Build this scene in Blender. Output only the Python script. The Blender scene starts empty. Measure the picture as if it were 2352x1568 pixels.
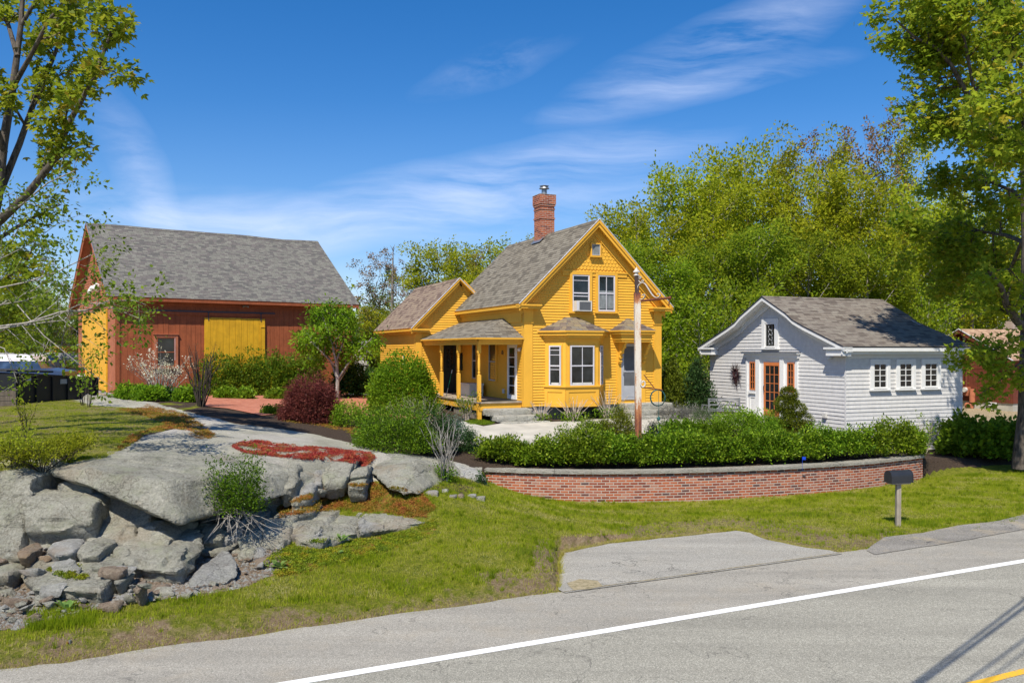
import bpy, bmesh, math, random
import numpy as np
from mathutils import Vector, Matrix, noise
from mathutils.bvhtree import BVHTree
SC = bpy.context.scene
COL = SC.collection
R = math.radians
random.seed(7)
# ---------------------------------------------------------------- camera
CAMZ = 4.05
F = 1920.8; CX = 1176.0; HY = 802.8        # photograph measured at 2352 x 1568
cam = bpy.data.cameras.new("camera"); cam.lens = 29.4; cam.sensor_width = 36.0
cam.shift_y = 18.8 / 2352; cam.clip_end = 3000; cam.clip_start = 0.1
camo = bpy.data.objects.new("camera", cam); COL.objects.link(camo)
camo.location = (0, 0, CAMZ); camo.rotation_euler = (R(90), 0, 0)
SC.camera = camo
# ---------------------------------------------------------------- light
SUN_AZ = (-0.33, -0.944); SUN_EL = R(55)
sdir = Vector((SUN_AZ[0]*math.cos(SUN_EL), SUN_AZ[1]*math.cos(SUN_EL), math.sin(SUN_EL)))
sl = bpy.data.lights.new("sun", 'SUN'); sl.energy = 4.8; sl.angle = R(0.5); sl.color = (1.0, 0.935, 0.82)
slo = bpy.data.objects.new("sun", sl); COL.objects.link(slo)
slo.rotation_euler = (-sdir).to_track_quat('-Z', 'Y').to_euler(); slo.location = (-10, -20, 40)
SC.view_settings.view_transform = 'Standard'; SC.view_settings.look = 'None'
SC.view_settings.gamma = 1.0; SC.view_settings.exposure = 0.36
SC.render.engine = 'CYCLES'
SC.cycles.max_bounces = 6; SC.cycles.transparent_max_bounces = 6
SC.cycles.use_denoising = True; SC.cycles.diffuse_bounces = 2

W = bpy.data.worlds.new("World"); SC.world = W; W.use_nodes = True
nt = W.node_tree; nt.nodes.clear()
def nd(nt, t, **kw):
    n = nt.nodes.new(t)
    for k, v in kw.items():
        if k.startswith('i_'): n.inputs[k[2:].replace('_', ' ')].default_value = v
        else: setattr(n, k, v)
    return n
def mth(nt, op, a, b=None, c=None, clamp=False):
    n = nt.nodes.new('ShaderNodeMath'); n.operation = op; n.use_clamp = clamp
    for i, v in enumerate((a, b, c)):
        if v is None: continue
        if isinstance(v, (int, float)): n.inputs[i].default_value = v
        else: nt.links.new(v, n.inputs[i])
    return n.outputs[0]
def mixc(nt, fac, a, b, bt='MIX'):
    n = nt.nodes.new('ShaderNodeMix'); n.data_type = 'RGBA'; n.blend_type = bt
    for s, v in ((n.inputs[0], fac), (n.inputs[6], a), (n.inputs[7], b)):
        if isinstance(v, (int, float)): s.default_value = v
        elif isinstance(v, tuple): s.default_value = v if len(v) == 4 else (*v, 1)
        else: nt.links.new(v, s)
    return n.outputs[2]
def ramp(nt, fac, stops, interp='LINEAR'):
    n = nt.nodes.new('ShaderNodeValToRGB'); cr = n.color_ramp; cr.interpolation = interp
    while len(cr.elements) < len(stops): cr.elements.new(0.5)
    for e, (p, c) in zip(cr.elements, stops):
        e.position = p; e.color = (c, c, c, 1) if isinstance(c, (int, float)) else (*c, 1)
    nt.links.new(fac, n.inputs[0]); return n.outputs[0]
def nse(nt, vec, scale, detail=4, rough=.55, dist=0.0, color=False):
    n = nt.nodes.new('ShaderNodeTexNoise'); n.inputs['Scale'].default_value = scale
    n.inputs['Detail'].default_value = detail; n.inputs['Roughness'].default_value = rough
    n.inputs['Distortion'].default_value = dist
    if vec is not None: nt.links.new(vec, n.inputs['Vector'])
    return n.outputs['Color' if color else 'Fac']
def mapping(nt, vec, loc=(0,0,0), rot=(0,0,0), sc=(1,1,1)):
    n = nt.nodes.new('ShaderNodeMapping'); n.inputs[1].default_value = loc
    n.inputs[2].default_value = rot; n.inputs[3].default_value = sc
    nt.links.new(vec, n.inputs[0]); return n.outputs[0]

def make_world():
    nt = W.node_tree
    out = nt.nodes.new('ShaderNodeOutputWorld'); bg = nt.nodes.new('ShaderNodeBackground')
    sky = nt.nodes.new('ShaderNodeTexSky'); sky.sky_type = 'NISHITA'; sky.sun_disc = False
    sky.sun_elevation = SUN_EL; sky.sun_rotation = math.atan2(SUN_AZ[0], SUN_AZ[1]) % (2*math.pi)
    sky.altitude = 0; sky.air_density = 1.0; sky.dust_density = 0.3; sky.ozone_density = 4.0
    hs = nt.nodes.new('ShaderNodeHueSaturation'); hs.inputs['Saturation'].default_value = 1.36
    hs.inputs['Value'].default_value = 1.0
    nt.links.new(sky.outputs[0], hs.inputs['Color'])
    tc = nt.nodes.new('ShaderNodeTexCoord').outputs['Generated']
    sep = nt.nodes.new('ShaderNodeSeparateXYZ'); nt.links.new(tc, sep.inputs[0])
    yy = mth(nt, 'MAXIMUM', sep.outputs[1], 0.02)
    X = mth(nt, 'DIVIDE', sep.outputs[0], yy); Z = mth(nt, 'DIVIDE', sep.outputs[2], yy)
    cmb = nt.nodes.new('ShaderNodeCombineXYZ'); nt.links.new(X, cmb.inputs[0]); nt.links.new(Z, cmb.inputs[1])
    P = cmb.outputs[0]
    warp = nt.nodes.new('ShaderNodeVectorMath'); warp.operation = 'MULTIPLY_ADD'
    nt.links.new(nse(nt, P, 4.0, 3, .5, 0, True), warp.inputs[0]); warp.inputs[1].default_value = (.10, .05, 0)
    nt.links.new(P, warp.inputs[2]); PW = warp.outputs[0]
    def cloud(x, y, lx, ly, ang, strength, streak=(2.2, 14), seed=0.0, thr=.36):
        cx = (x - CX)/F; cz = (HY - y)/F; a = R(ang)
        m = nt.nodes.new('ShaderNodeMapping'); m.vector_type = 'TEXTURE'
        m.inputs[1].default_value = (cx+.05, cz+.025, 0); m.inputs[2].default_value = (0, 0, a)
        m.inputs[3].default_value = (lx/F, ly/F, 1); nt.links.new(PW, m.inputs[0])
        ln = nt.nodes.new('ShaderNodeVectorMath'); ln.operation = 'LENGTH'; nt.links.new(m.outputs[0], ln.inputs[0])
        fall = mth(nt, 'SUBTRACT', 1.0, ln.outputs['Value'], clamp=True)
        fall = mth(nt, 'POWER', fall, 0.8)
        m2 = mapping(nt, PW, (seed, seed*.37, 0), (0, 0, -a), (streak[0], streak[1], 1))
        n = nse(nt, m2, 1.6, 9, .62, .35)
        n = mth(nt, 'SUBTRACT', n, thr); n = mth(nt, 'MULTIPLY', n, 3.2, clamp=True)
        f = mth(nt, 'MULTIPLY', mth(nt, 'MULTIPLY', n, fall), strength)
        return f
    cl = [cloud(1120, 425, 620, 85, 11, .62, (2.0, 17), 1.0, .39),
          cloud(480, 500, 520, 85, -3, .55, (2.4, 12), 5.2, .37),
          cloud(1640, 115, 460, 100, 25, .42, (2.5, 15), 9.1, .38),
          cloud(330, 400, 230, 75, -62, .42, (3, 10), 3.3, .36),
          cloud(1050, 500, 620, 60, 7, .45, (2.5, 14), 13.0, .36),
          cloud(1140, 150, 220, 60, 22, .28, (3, 9), 17.0, .42),
          cloud(1600, 200, 420, 46, 12, .4, (2.0, 12), 21.0, .36)]
    s = cl[0]
    for c in cl[1:]: s = mth(nt, 'ADD', s, c)
    low = mth(nt, 'SUBTRACT', .30, Z, clamp=True)
    s = mth(nt, 'ADD', s, mth(nt, 'MULTIPLY', low, .25), clamp=True)
    skc = mixc(nt, 1.0, hs.outputs[0], (1.02, .95, 1.06), 'MULTIPLY')
    colr = mixc(nt, s, skc, (6.6, 7.3, 9.2))
    nt.links.new(colr, bg.inputs[0]); bg.inputs[1].default_value = 0.105
    nt.links.new(bg.outputs[0], out.inputs[0])
make_world()

# ---------------------------------------------------------------- helpers
def at(x, y, Y):                       # photograph pixel + distance -> point
    return Vector(((x - CX)/F*Y, Y, CAMZ - (y - HY)/F*Y))
def gz(x, y, z):                       # photograph pixel + height -> point
    Y = F*(CAMZ - z)/(y - HY); return Vector(((x - CX)/F*Y, Y, z))
def tag(o, label=None, cat=None, group=None, kind=None):
    if label: o['label'] = label
    if cat: o['category'] = cat
    if group: o['group'] = group
    if kind: o['kind'] = kind
    return o
def thing(name, label, cat, loc=(0,0,0), rz=0.0, group=None):
    o = bpy.data.objects.new(name, None); COL.objects.link(o)
    o.empty_display_size = .2; o.location = loc; o.rotation_euler = (0, 0, rz)
    return tag(o, label, cat, group)
def copy_tree(o, parent=None):
    c = o.copy(); COL.objects.link(c)
    if parent: c.parent = parent
    for ch in list(o.children): copy_tree(ch, c)
    return c

class MB:
    def __init__(s): s.v = []; s.f = []; s.uv = []; s.m = []; s.xf = None; s.hasuv = False; s.mi = 0
    def p(s, co):
        co = Vector(co)
        if s.xf: co = s.xf(co)
        s.v.append(tuple(co)); return len(s.v) - 1
    def face(s, pts, uv=None):
        s.f.append([s.p(q) for q in pts]); s.m.append(s.mi)
        if uv: s.hasuv = True
        s.uv.append(uv)
    def box(s, x0, x1, y0, y1, z0, z1):
        if x0 > x1: x0, x1 = x1, x0
        if y0 > y1: y0, y1 = y1, y0
        if z0 > z1: z0, z1 = z1, z0
        i = [s.p(q) for q in ((x0,y0,z0),(x1,y0,z0),(x1,y1,z0),(x0,y1,z0),(x0,y0,z1),(x1,y0,z1),(x1,y1,z1),(x0,y1,z1))]
        for q in ((0,3,2,1),(4,5,6,7),(0,1,5,4),(1,2,6,5),(2,3,7,6),(3,0,4,7)):
            s.f.append([i[k] for k in q]); s.uv.append(None); s.m.append(s.mi)
    def prism(s, poly, vec, uvs=True):      # extrude polygon (3d pts) along vec; closed
        vec = Vector(vec); a = [s.p(q) for q in poly]; b = [s.p(Vector(q)+vec) for q in poly]
        n = len(poly)
        s.f.append(a[::-1]); s.f.append(b)
        for k in range(n): s.f.append([a[k], a[(k+1) % n], b[(k+1) % n], b[k]])
        s.uv += [None]*(n+2); s.m += [s.mi]*(n+2)
    def tube(s, path, rad, n=6, cap=True):
        path = [Vector(q) for q in path]
        if isinstance(rad, (int, float)): rad = [rad]*len(path)
        prev = None; rings = []
        for k, q in enumerate(path):
            d = (path[min(k+1, len(path)-1)] - path[max(k-1, 0)])
            if d.length < 1e-9: d = Vector((0,0,1))
            d.normalize()
            a = prev if prev else (Vector((1,0,0)) if abs(d.x) < .8 else Vector((0,1,0)))
            a = (a - d*a.dot(d)).normalized(); b = d.cross(a); prev = a
            rings.append([s.p(q + (a*math.cos(t) + b*math.sin(t))*rad[k]) for t in [2*math.pi*j/n for j in range(n)]])
        for r0, r1 in zip(rings, rings[1:]):
            for j in range(n):
                s.f.append([r0[j], r0[(j+1) % n], r1[(j+1) % n], r1[j]]); s.uv.append(None); s.m.append(s.mi)
        if cap:
            s.f.append(rings[0][::-1]); s.f.append(rings[-1]); s.uv += [None]*2; s.m += [s.mi]*2
    def lathe(s, c, prof, n=12):            # prof: (r, z)
        c = Vector(c); rings = []
        for r, z in prof:
            rings.append([s.p(c + Vector((r*math.cos(t), r*math.sin(t), z))) for t in [2*math.pi*j/n for j in range(n)]])
        for r0, r1 in zip(rings, rings[1:]):
            for j in range(n):
                s.f.append([r0[j], r0[(j+1) % n], r1[(j+1) % n], r1[j]]); s.uv.append(None); s.m.append(s.mi)
        s.f.append(rings[0][::-1]); s.f.append(rings[-1]); s.uv += [None]*2; s.m += [s.mi]*2
    def slab(s, pts, th, uvo=None, down=None):
        """roof panel: pts 3/4+ corners, first edge = eave; UV metres; thickness downwards"""
        P = [Vector(q) for q in pts]; e = (P[1]-P[0]).normalized()
        nrm = (P[1]-P[0]).cross(P[2]-P[0]).normalized()
        if nrm.z < 0: nrm = -nrm
        up = nrm.cross(e).normalized()
        uv = [((q-P[0]).dot(e) + (uvo[0] if uvo else 0), (q-P[0]).dot(up) + (uvo[1] if uvo else 0)) for q in P]
        if (P[1]-P[0]).cross(P[2]-P[0]).z < 0: P = P[::-1]; uv = uv[::-1]
        s.face(P, uv)
        dn = Vector(down) if down else -nrm*th
        B = [q + dn for q in P]
        m0 = s.mi; s.mi = min(m0+1, 1)
        s.face(B[::-1])
        for k in range(len(P)): 
            k2 = (k+1) % len(P); s.face([P[k], B[k], B[k2], P[k2]])
        s.mi = m0
    def build(s, name, mats, parent=None, smooth=False):
        me = bpy.data.meshes.new(name); me.from_pydata(s.v, [], s.f)
        if not isinstance(mats, (list, tuple)): mats = [mats]
        for m in mats: me.materials.append(m)
        if len(mats) > 1: me.polygons.foreach_set('material_index', [min(i, len(mats)-1) for i in s.m])
        if s.hasuv:
            ul = me.uv_layers.new(name='UVMap'); arr = []
            for f, u in zip(s.f, s.uv): arr += [c for q in (u if u else [(0, 0)]*len(f)) for c in q]
            ul.data.foreach_set('uv', arr)
        if smooth: me.polygons.foreach_set('use_smooth', [True]*len(s.f))
        me.validate(); me.update()
        o = bpy.data.objects.new(name, me); COL.objects.link(o)
        if parent: o.parent = parent
        return o

class Wall:
    """plane: origin o, horizontal axis a, outward axis c (all local), vertical z"""
    def __init__(s, o, a, c): s.o = Vector(o); s.a = Vector(a); s.c = Vector(c)
    def __call__(s, a, z, c=0.0): return s.o + s.a*a + s.c*c + Vector((0, 0, z))
    def xf(s): return lambda q: s.o + s.a*q.x + s.c*q.y + Vector((0, 0, q.z))

def clip(poly, k, lo):                 # keep v[1] >= k (lo) or <= k
    out = []
    for i in range(len(poly)):
        p, q = poly[i], poly[(i+1) % len(poly)]
        ip = (p[1] >= k) if lo else (p[1] <= k); iq = (q[1] >= k) if lo else (q[1] <= k)
        if ip: out.append(p)
        if ip != iq:
            t = (k - p[1])/(q[1]-p[1]); out.append((p[0]+(q[0]-p[0])*t, k))
    return out
def siding(mb, wall, poly, h, t=.014, c0=0.0, jit=0.0, seed=1):
    rr = random.Random(seed)
    z0 = min(q[1] for q in poly); z1 = max(q[1] for q in poly); z = z0
    while z < z1 - 1e-4:
        hh = h
        b = clip(clip(poly, z, True), z + hh, False)
        tt = t*(1+rr.uniform(-jit, jit))
        if len(b) >= 3:
            off = lambda v: c0 + tt*(1 - .85*(v - z)/hh)
            mb.face([wall(a, v, off(v)) for a, v in b], [(a, v) for a, v in b])
            bot = [q for q in b if abs(q[1]-z) < 1e-6]
            if len(bot) >= 2:
                a0 = min(q[0] for q in bot); a1 = max(q[0] for q in bot)
                mb.face([wall(a0, z, c0), wall(a1, z, c0), wall(a1, z, c0+tt), wall(a0, z, c0+tt)], [(a0, z)]*4)
        z += hh
def wbox(mb, wall, a0, a1, z0, z1, c0, c1):
    old = mb.xf; mb.xf = wall.xf(); mb.box(a0, a1, c0, c1, z0, z1); mb.xf = old

# numpy mesh of many small polygons
def poly_cloud(name, verts, nper, mat, tint=None, parent=None, smooth=False):
    nv = len(verts); nf = nv//nper
    me = bpy.data.meshes.new(name)
    me.vertices.add(nv); me.vertices.foreach_set('co', np.asarray(verts, dtype=np.float32).ravel())
    me.loops.add(nv); me.loops.foreach_set('vertex_index', np.arange(nv, dtype=np.int32))
    me.polygons.add(nf); me.polygons.foreach_set('loop_start', np.arange(0, nv, nper, dtype=np.int32))
    me.polygons.foreach_set('loop_total', np.full(nf, nper, dtype=np.int32))
    if tint is not None:
        a = me.attributes.new('tint', 'FLOAT', 'POINT'); a.data.foreach_set('value', np.repeat(tint, nper).astype(np.float32))
    me.materials.append(mat); me.update(calc_edges=True)
    o = bpy.data.objects.new(name, me); COL.objects.link(o)
    if parent: o.parent = parent
    return o
def unit(a): return a/np.maximum(np.linalg.norm(a, axis=1, keepdims=True), 1e-9)
def leaves_verts(c, d, s, rng, w=.55, lobes=1, droop=0.0):
    """c centers (n,3), d axis dirs, s sizes -> rhombus verts"""
    n = len(c); d = unit(d + rng.normal(0, .45, (n, 3)) + np.array([0, 0, -droop]))
    nn = unit(np.cross(d, rng.normal(0, 1, (n, 3)) + np.array([0, 0, 1.6])[None]*0 ))
    up = unit(rng.normal(0, .55, (n, 3)) + np.array([0, 0, 1.0])); side = unit(np.cross(d, up))
    out = []
    s = s[:, None]
    if lobes == 1:
        out = np.stack([c, c + d*s*.45 + side*s*w*.5, c + d*s, c + d*s*.45 - side*s*w*.5], 1)
        return out.reshape(-1, 3), 1
    for ang in (-.9, 0, .9):
        dd = d*math.cos(ang) + side*math.sin(ang); ss = -d*math.sin(ang) + side*math.cos(ang)
        L = s*(1.0 if ang == 0 else .85)
        out.append(np.stack([c, c + dd*L*.5 + ss*L*.24, c + dd*L, c + dd*L*.5 - ss*L*.24], 1))
    return np.concatenate(out, 0).reshape(-1, 3), 3
# ---------------------------------------------------------------- materials
def newmat(name):
    m = bpy.data.materials.new(name); m.use_nodes = True; nt = m.node_tree
    b = nt.nodes['Principled BSDF']; return m, nt, b
def spec(b, v):
    if 'Specular IOR Level' in b.inputs: b.inputs['Specular IOR Level'].default_value = v
def tcoord(nt, k='Object'): return nt.nodes.new('ShaderNodeTexCoord').outputs[k]
def bump(nt, b, h, strength=.3, dist=.02, prev=None):
    n = nt.nodes.new('ShaderNodeBump'); n.inputs['Strength'].default_value = strength
    n.inputs['Distance'].default_value = dist; nt.links.new(h, n.inputs['Height'])
    if prev: nt.links.new(prev, n.inputs['Normal'])
    nt.links.new(n.outputs[0], b.inputs['Normal']); return n.outputs[0]
def paint(name, c, rough=.55, var=.10, grain=None, dirt=None, scale=3.0):
    m, nt, b = newmat(name); tc = tcoord(nt)
    n = nse(nt, tc, scale, 5, .65); lo = tuple(x*(1-var*1.6) for x in c); hi = tuple(min(1, x*(1+var)) for x in c)
    col = ramp(nt, n, [(.3, lo), (.7, hi)])
    if grain:      # vertical streaks
        g = nse(nt, mapping(nt, tc, sc=(22, 22, 1.2)), 1.0, 4, .6)
        col = mixc(nt, mth(nt, 'MULTIPLY', mth(nt, 'SUBTRACT', g, .45, clamp=True), grain*4), col, tuple(x*.62 for x in c))
    if dirt:
        g = nse(nt, mapping(nt, tc, sc=(2.2, 2.2, .7)), 2.0, 6, .7)
        col = mixc(nt, mth(nt, 'MULTIPLY', mth(nt, 'SUBTRACT', g, .52, clamp=True), dirt*5, clamp=True), col, (.22, .2, .17))
    nt.links.new(col, b.inputs['Base Color']); b.inputs['Roughness'].default_value = rough; spec(b, .35)
    bump(nt, b, nse(nt, tc, 40, 3), .12, .004); return m
def leafmat(name, stops, trans=.38, rough=.5):
    m, nt, b = newmat(name); nt.nodes.remove(b); out = nt.nodes['Material Output']
    a = nt.nodes.new('ShaderNodeAttribute'); a.attribute_name = 'tint'
    col = ramp(nt, a.outputs['Fac'], [(i/(max(1, len(stops)-1)), c) for i, c in enumerate(stops)])
    oi = nt.nodes.new('ShaderNodeObjectInfo'); hv = nt.nodes.new('ShaderNodeHueSaturation'); nt.links.new(col, hv.inputs['Color'])
    nt.links.new(mth(nt, 'MULTIPLY_ADD', oi.outputs['Random'], .022, .492), hv.inputs['Hue']); nt.links.new(mth(nt, 'MULTIPLY_ADD', oi.outputs['Random'], .32, .88), hv.inputs['Value']); col = hv.outputs[0]
    p = nt.nodes.new('ShaderNodeBsdfPrincipled'); p.inputs['Roughness'].default_value = rough; spec(p, .12)
    nt.links.new(col, p.inputs['Base Color'])
    t = nt.nodes.new('ShaderNodeBsdfTranslucent')
    g = nt.nodes.new('ShaderNodeGamma'); g.inputs[1].default_value = .85; nt.links.new(col, g.inputs[0]); nt.links.new(g.outputs[0], t.inputs[0])
    mx = nt.nodes.new('ShaderNodeMixShader'); mx.inputs[0].default_value = trans
    nt.links.new(p.outputs[0], mx.inputs[1]); nt.links.new(t.outputs[0], mx.inputs[2]); nt.links.new(mx.outputs[0], out.inputs[0])
    return m
def barkmat(name, c1, c2, sc=14, stretch=.25):
    m, nt, b = newmat(name); tc = tcoord(nt)
    v = mapping(nt, tc, sc=(1, 1, stretch)); n = nse(nt, v, sc, 6, .7)
    nt.links.new(ramp(nt, n, [(.35, c1), (.62, c2)]), b.inputs['Base Color']); b.inputs['Roughness'].default_value = .9; spec(b, .2)
    bump(nt, b, n, .7, .03); return m
def shingle(name, stops, course=.145, width=.33, groove=.5):
    m, nt, b = newmat(name); uv = tcoord(nt, 'UV')
    br = nt.nodes.new('ShaderNodeTexBrick'); br.inputs['Scale'].default_value = 1.0
    br.offset = .43; br.offset_frequency = 2; br.squash = .8; br.squash_frequency = 3
    wob = nt.nodes.new('ShaderNodeVectorMath'); wob.operation = 'MULTIPLY_ADD'
    nt.links.new(nse(nt, uv, .7, 2, .5, 0, True), wob.inputs[0]); wob.inputs[1].default_value = (.02, .012, 0); nt.links.new(uv, wob.inputs[2])
    nt.links.new(wob.outputs[0], br.inputs['Vector'])
    br.inputs['Brick Width'].default_value = width; br.inputs['Row Height'].default_value = course
    br.inputs['Mortar Size'].default_value = .006; br.inputs['Mortar Smooth'].default_value = .1
    br.inputs['Color1'].default_value = (0,0,0,1); br.inputs['Color2'].default_value = (1,1,1,1); br.inputs['Mortar'].default_value = (.5,.5,.5,1)
    fac = mth(nt, 'ADD', mth(nt, 'MULTIPLY', br.outputs['Color'], .8), mth(nt, 'MULTIPLY', nse(nt, uv, 2.3, 4), .12))
    col = ramp(nt, fac, stops)
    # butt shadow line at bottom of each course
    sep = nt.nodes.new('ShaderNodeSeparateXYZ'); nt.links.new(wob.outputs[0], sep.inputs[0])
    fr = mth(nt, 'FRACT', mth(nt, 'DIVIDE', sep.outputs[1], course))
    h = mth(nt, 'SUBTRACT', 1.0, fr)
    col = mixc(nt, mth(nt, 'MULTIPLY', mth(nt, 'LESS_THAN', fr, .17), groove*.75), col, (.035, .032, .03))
    col = mixc(nt, mth(nt, 'MULTIPLY', br.outputs['Fac'], groove), col, (.03, .028, .026))
    gr = nse(nt, uv, 180, 2, .7)
    col = mixc(nt, .35, col, ramp(nt, gr, [(.3, .03), (.7, .5)]), 'OVERLAY')
    nt.links.new(col, b.inputs['Base Color']); b.inputs['Roughness'].default_value = .92; spec(b, .2)
    n1 = bump(nt, b, h, .8, .012); bump(nt, b, br.outputs['Fac'], .5, -.006, n1); return m
def brickmat(name, stops, mortar, bw=.21, bh=.072, coord='UV', ms=.009, scale=1.0, stain=.5):
    m, nt, b = newmat(name); uv = tcoord(nt, coord)
    wob = nt.nodes.new('ShaderNodeVectorMath'); wob.operation = 'MULTIPLY_ADD'
    nt.links.new(nse(nt, uv, 9, 3, .6, 0, True), wob.inputs[0]); wob.inputs[1].default_value = (.014, .012, 0); nt.links.new(uv, wob.inputs[2])
    br = nt.nodes.new('ShaderNodeTexBrick'); br.inputs['Scale'].default_value = scale; br.offset = .5
    nt.links.new(wob.outputs[0], br.inputs['Vector'])
    br.inputs['Brick Width'].default_value = bw; br.inputs['Row Height'].default_value = bh
    br.inputs['Mortar Size'].default_value = ms; br.inputs['Mortar Smooth'].default_value = .15
    br.inputs['Color1'].default_value = (0,0,0,1); br.inputs['Color2'].default_value = (1,1,1,1); br.inputs['Mortar'].default_value = (.5,.5,.5,1)
    fac = mth(nt, 'ADD', mth(nt, 'MULTIPLY', br.outputs['Color'], .85), mth(nt, 'MULTIPLY', nse(nt, uv, 14, 5, .7), .16))
    col = ramp(nt, fac, stops)
    col = mixc(nt, mth(nt, 'MULTIPLY', mth(nt, 'SUBTRACT', nse(nt, uv, 5, 6, .75), .55, clamp=True), stain*6, clamp=True), col, mortar)
    col = mixc(nt, br.outputs['Fac'], col, mortar)
    nt.links.new(col, b.inputs['Base Color']); b.inputs['Roughness'].default_value = .9; spec(b, .2)
    n1 = bump(nt, b, br.outputs['Fac'], .7, -.012); bump(nt, b, nse(nt, uv, 60, 4, .7), .4, .006, n1); return m
def rockmat(name, base=((.17,.16,.125),(.40,.385,.31),(.60,.58,.48)), lichen=.6, warm=.35):
    m, nt, b = newmat(name); geo = nt.nodes.new('ShaderNodeNewGeometry'); tc = geo.outputs['Position']
    n = nse(nt, tc, 1.3, 9, .68); g = nse(nt, tc, 26, 5, .75)
    f = mth(nt, 'ADD', mth(nt, 'MULTIPLY', n, .45), mth(nt, 'MULTIPLY', g, .55))
    col = ramp(nt, f, [(.36, base[0]), (.49, base[1]), (.62, base[2])])
    w = nse(nt, mapping(nt, tc, (5, 3, 1)), .9, 6, .6)
    col = mixc(nt, mth(nt, 'MULTIPLY', mth(nt, 'SUBTRACT', w, .54, clamp=True), warm*9, clamp=True), col, (.36, .25, .15))
    l = nse(nt, mapping(nt, tc, (2, 8, 4)), 2.2, 7, .7)
    col = mixc(nt, mth(nt, 'MULTIPLY', mth(nt, 'SUBTRACT', l, .5, clamp=True), lichen*7, clamp=True), col, (.44, .45, .31))
    v = nt.nodes.new('ShaderNodeTexVoronoi'); v.inputs['Scale'].default_value = 3.3; nt.links.new(tc, v.inputs['Vector'])
    sp = mth(nt, 'LESS_THAN', mth(nt, 'ADD', v.outputs['Distance'], mth(nt, 'MULTIPLY', g, .16)), .17)
    col = mixc(nt, mth(nt, 'MULTIPLY', sp, .45), col, (.5, .5, .42))
    vk = nt.nodes.new('ShaderNodeTexVoronoi'); vk.feature = 'DISTANCE_TO_EDGE'; vk.inputs['Scale'].default_value = 1.15
    wv = nt.nodes.new('ShaderNodeVectorMath'); wv.operation = 'MULTIPLY_ADD'; nt.links.new(nse(nt, tc, 1.6, 5, .6, 0, True), wv.inputs[0]); wv.inputs[1].default_value = (.9, .9, .7); nt.links.new(tc, wv.inputs[2]); nt.links.new(wv.outputs[0], vk.inputs['Vector'])
    ckm = mth(nt, 'MULTIPLY', vk.outputs['Distance'], 55, clamp=True)
    ckm = mth(nt, 'MAXIMUM', ckm, mth(nt, 'MULTIPLY', mth(nt, 'SUBTRACT', nse(nt, mapping(nt, tc, (3, 3, 3)), .8, 2), .45, clamp=True), 9, clamp=True))
    ckm = mth(nt, 'MULTIPLY_ADD', ckm, .55, .45)
    col = mixc(nt, ckm, tuple(x*.5 for x in base[0]), col)
    nt.links.new(col, b.inputs['Base Color']); b.inputs['Roughness'].default_value = .9; spec(b, .25)
    n1 = bump(nt, b, nse(nt, tc, 4, 10, .78), 1.0, .22); n2 = bump(nt, b, nse(nt, tc, 45, 4, .8), .6, .02, n1)
    bump(nt, b, ckm, .6, .03, n2); return m
def metal(name, c, rough=.4, met=0.0):
    m, nt, b = newmat(name); tc = tcoord(nt)
    col = ramp(nt, nse(nt, tc, 8, 4), [(.3, tuple(x*.85 for x in c)), (.7, tuple(min(1, x*1.1) for x in c))])
    nt.links.new(col, b.inputs['Base Color']); b.inputs['Roughness'].default_value = rough; b.inputs['Metallic'].default_value = met; return m
def glassmat(name, c=(.012, .015, .016), rough=.06):
    m, nt, b = newmat(name); tc = tcoord(nt)
    nt.links.new(ramp(nt, nse(nt, tc, 1.7, 4), [(.35, tuple(x*.5 for x in c)), (.7, tuple(x*2.2 for x in c))]), b.inputs['Base Color']); bump(nt, b, nse(nt, tc, 1.2, 2), .25, .03)
    b.inputs['Roughness'].default_value = rough; spec(b, .6); return m

M = {}
M['yellow'] = paint('yellow_paint', (.82, .43, .043), .6, .04, dirt=.05, scale=2)
M['ygold'] = paint('barn_door_yellow', (.72, .39, .015), .6, .12, grain=.5)
M['white'] = paint('white_trim', (.78, .775, .75), .5, .04, dirt=.06)
M['sash'] = paint('white_sash', (.62, .60, .63), .5, .06)
M['wsiding'] = paint('white_shingle_siding', (.64, .625, .60), .7, .07, grain=.16, dirt=.05, scale=6)
M['barnred'] = paint('barn_red', (.35, .095, .034), .75, .16, grain=.7)
M['barnred2'] = paint('barn_red_pale', (.47, .16, .08), .8, .15, grain=.7)  # paler barn red for the gable, trim and window casings
M['brownred'] = paint('brown_red_siding', (.165, .042, .022), .75, .15, grain=.6)
M['orange'] = paint('orange_sash', (.60, .19, .06), .5, .08)
M['darkmetal'] = metal('dark_track', (.035, .04, .055), .5)
M['black'] = metal('black_paint', (.008, .008, .009), .55)
M['mailbox'] = metal('mailbox_black', (.022, .024, .028), .42)
M['grey'] = paint('grey_paint', (.40, .41, .43), .5, .06)
M['galv'] = metal('galvanized', (.35, .36, .37), .4, .7)
M['screen'] = paint('grey_screen', (.11, .115, .12), .5, .15)
M['darkdoor'] = paint('dark_green_door', (.014, .020, .020), .5, .1)
M['glass'] = glassmat('window_glass')
M['curtain'] = paint('curtain', (.25, .27, .27), .8, .3, grain=1.0)
M['flash'] = metal('drip_edge_metal', (.70, .68, .72), .4)
M['wood'] = paint('weathered_wood', (.36, .31, .24), .85, .2, grain=.8)
M['deck'] = paint('deck_board', (.34, .28, .21), .8, .2)
M['cooler'] = paint('white_plastic', (.62, .60, .55), .5, .08)
M['barnroof'] = shingle('barn_shingles', [(.12, (.13,.125,.115)), (.35, (.18,.16,.148)), (.55, (.20,.195,.165)), (.8, (.245,.235,.20)), (1, (.19,.17,.155))], .13, .24)
M['houseroof'] = shingle('house_shingles', [(.12, (.15,.13,.10)), (.4, (.235,.205,.155)), (.7, (.27,.24,.185)), (1, (.32,.285,.22))], .143, .33, .8)
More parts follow.
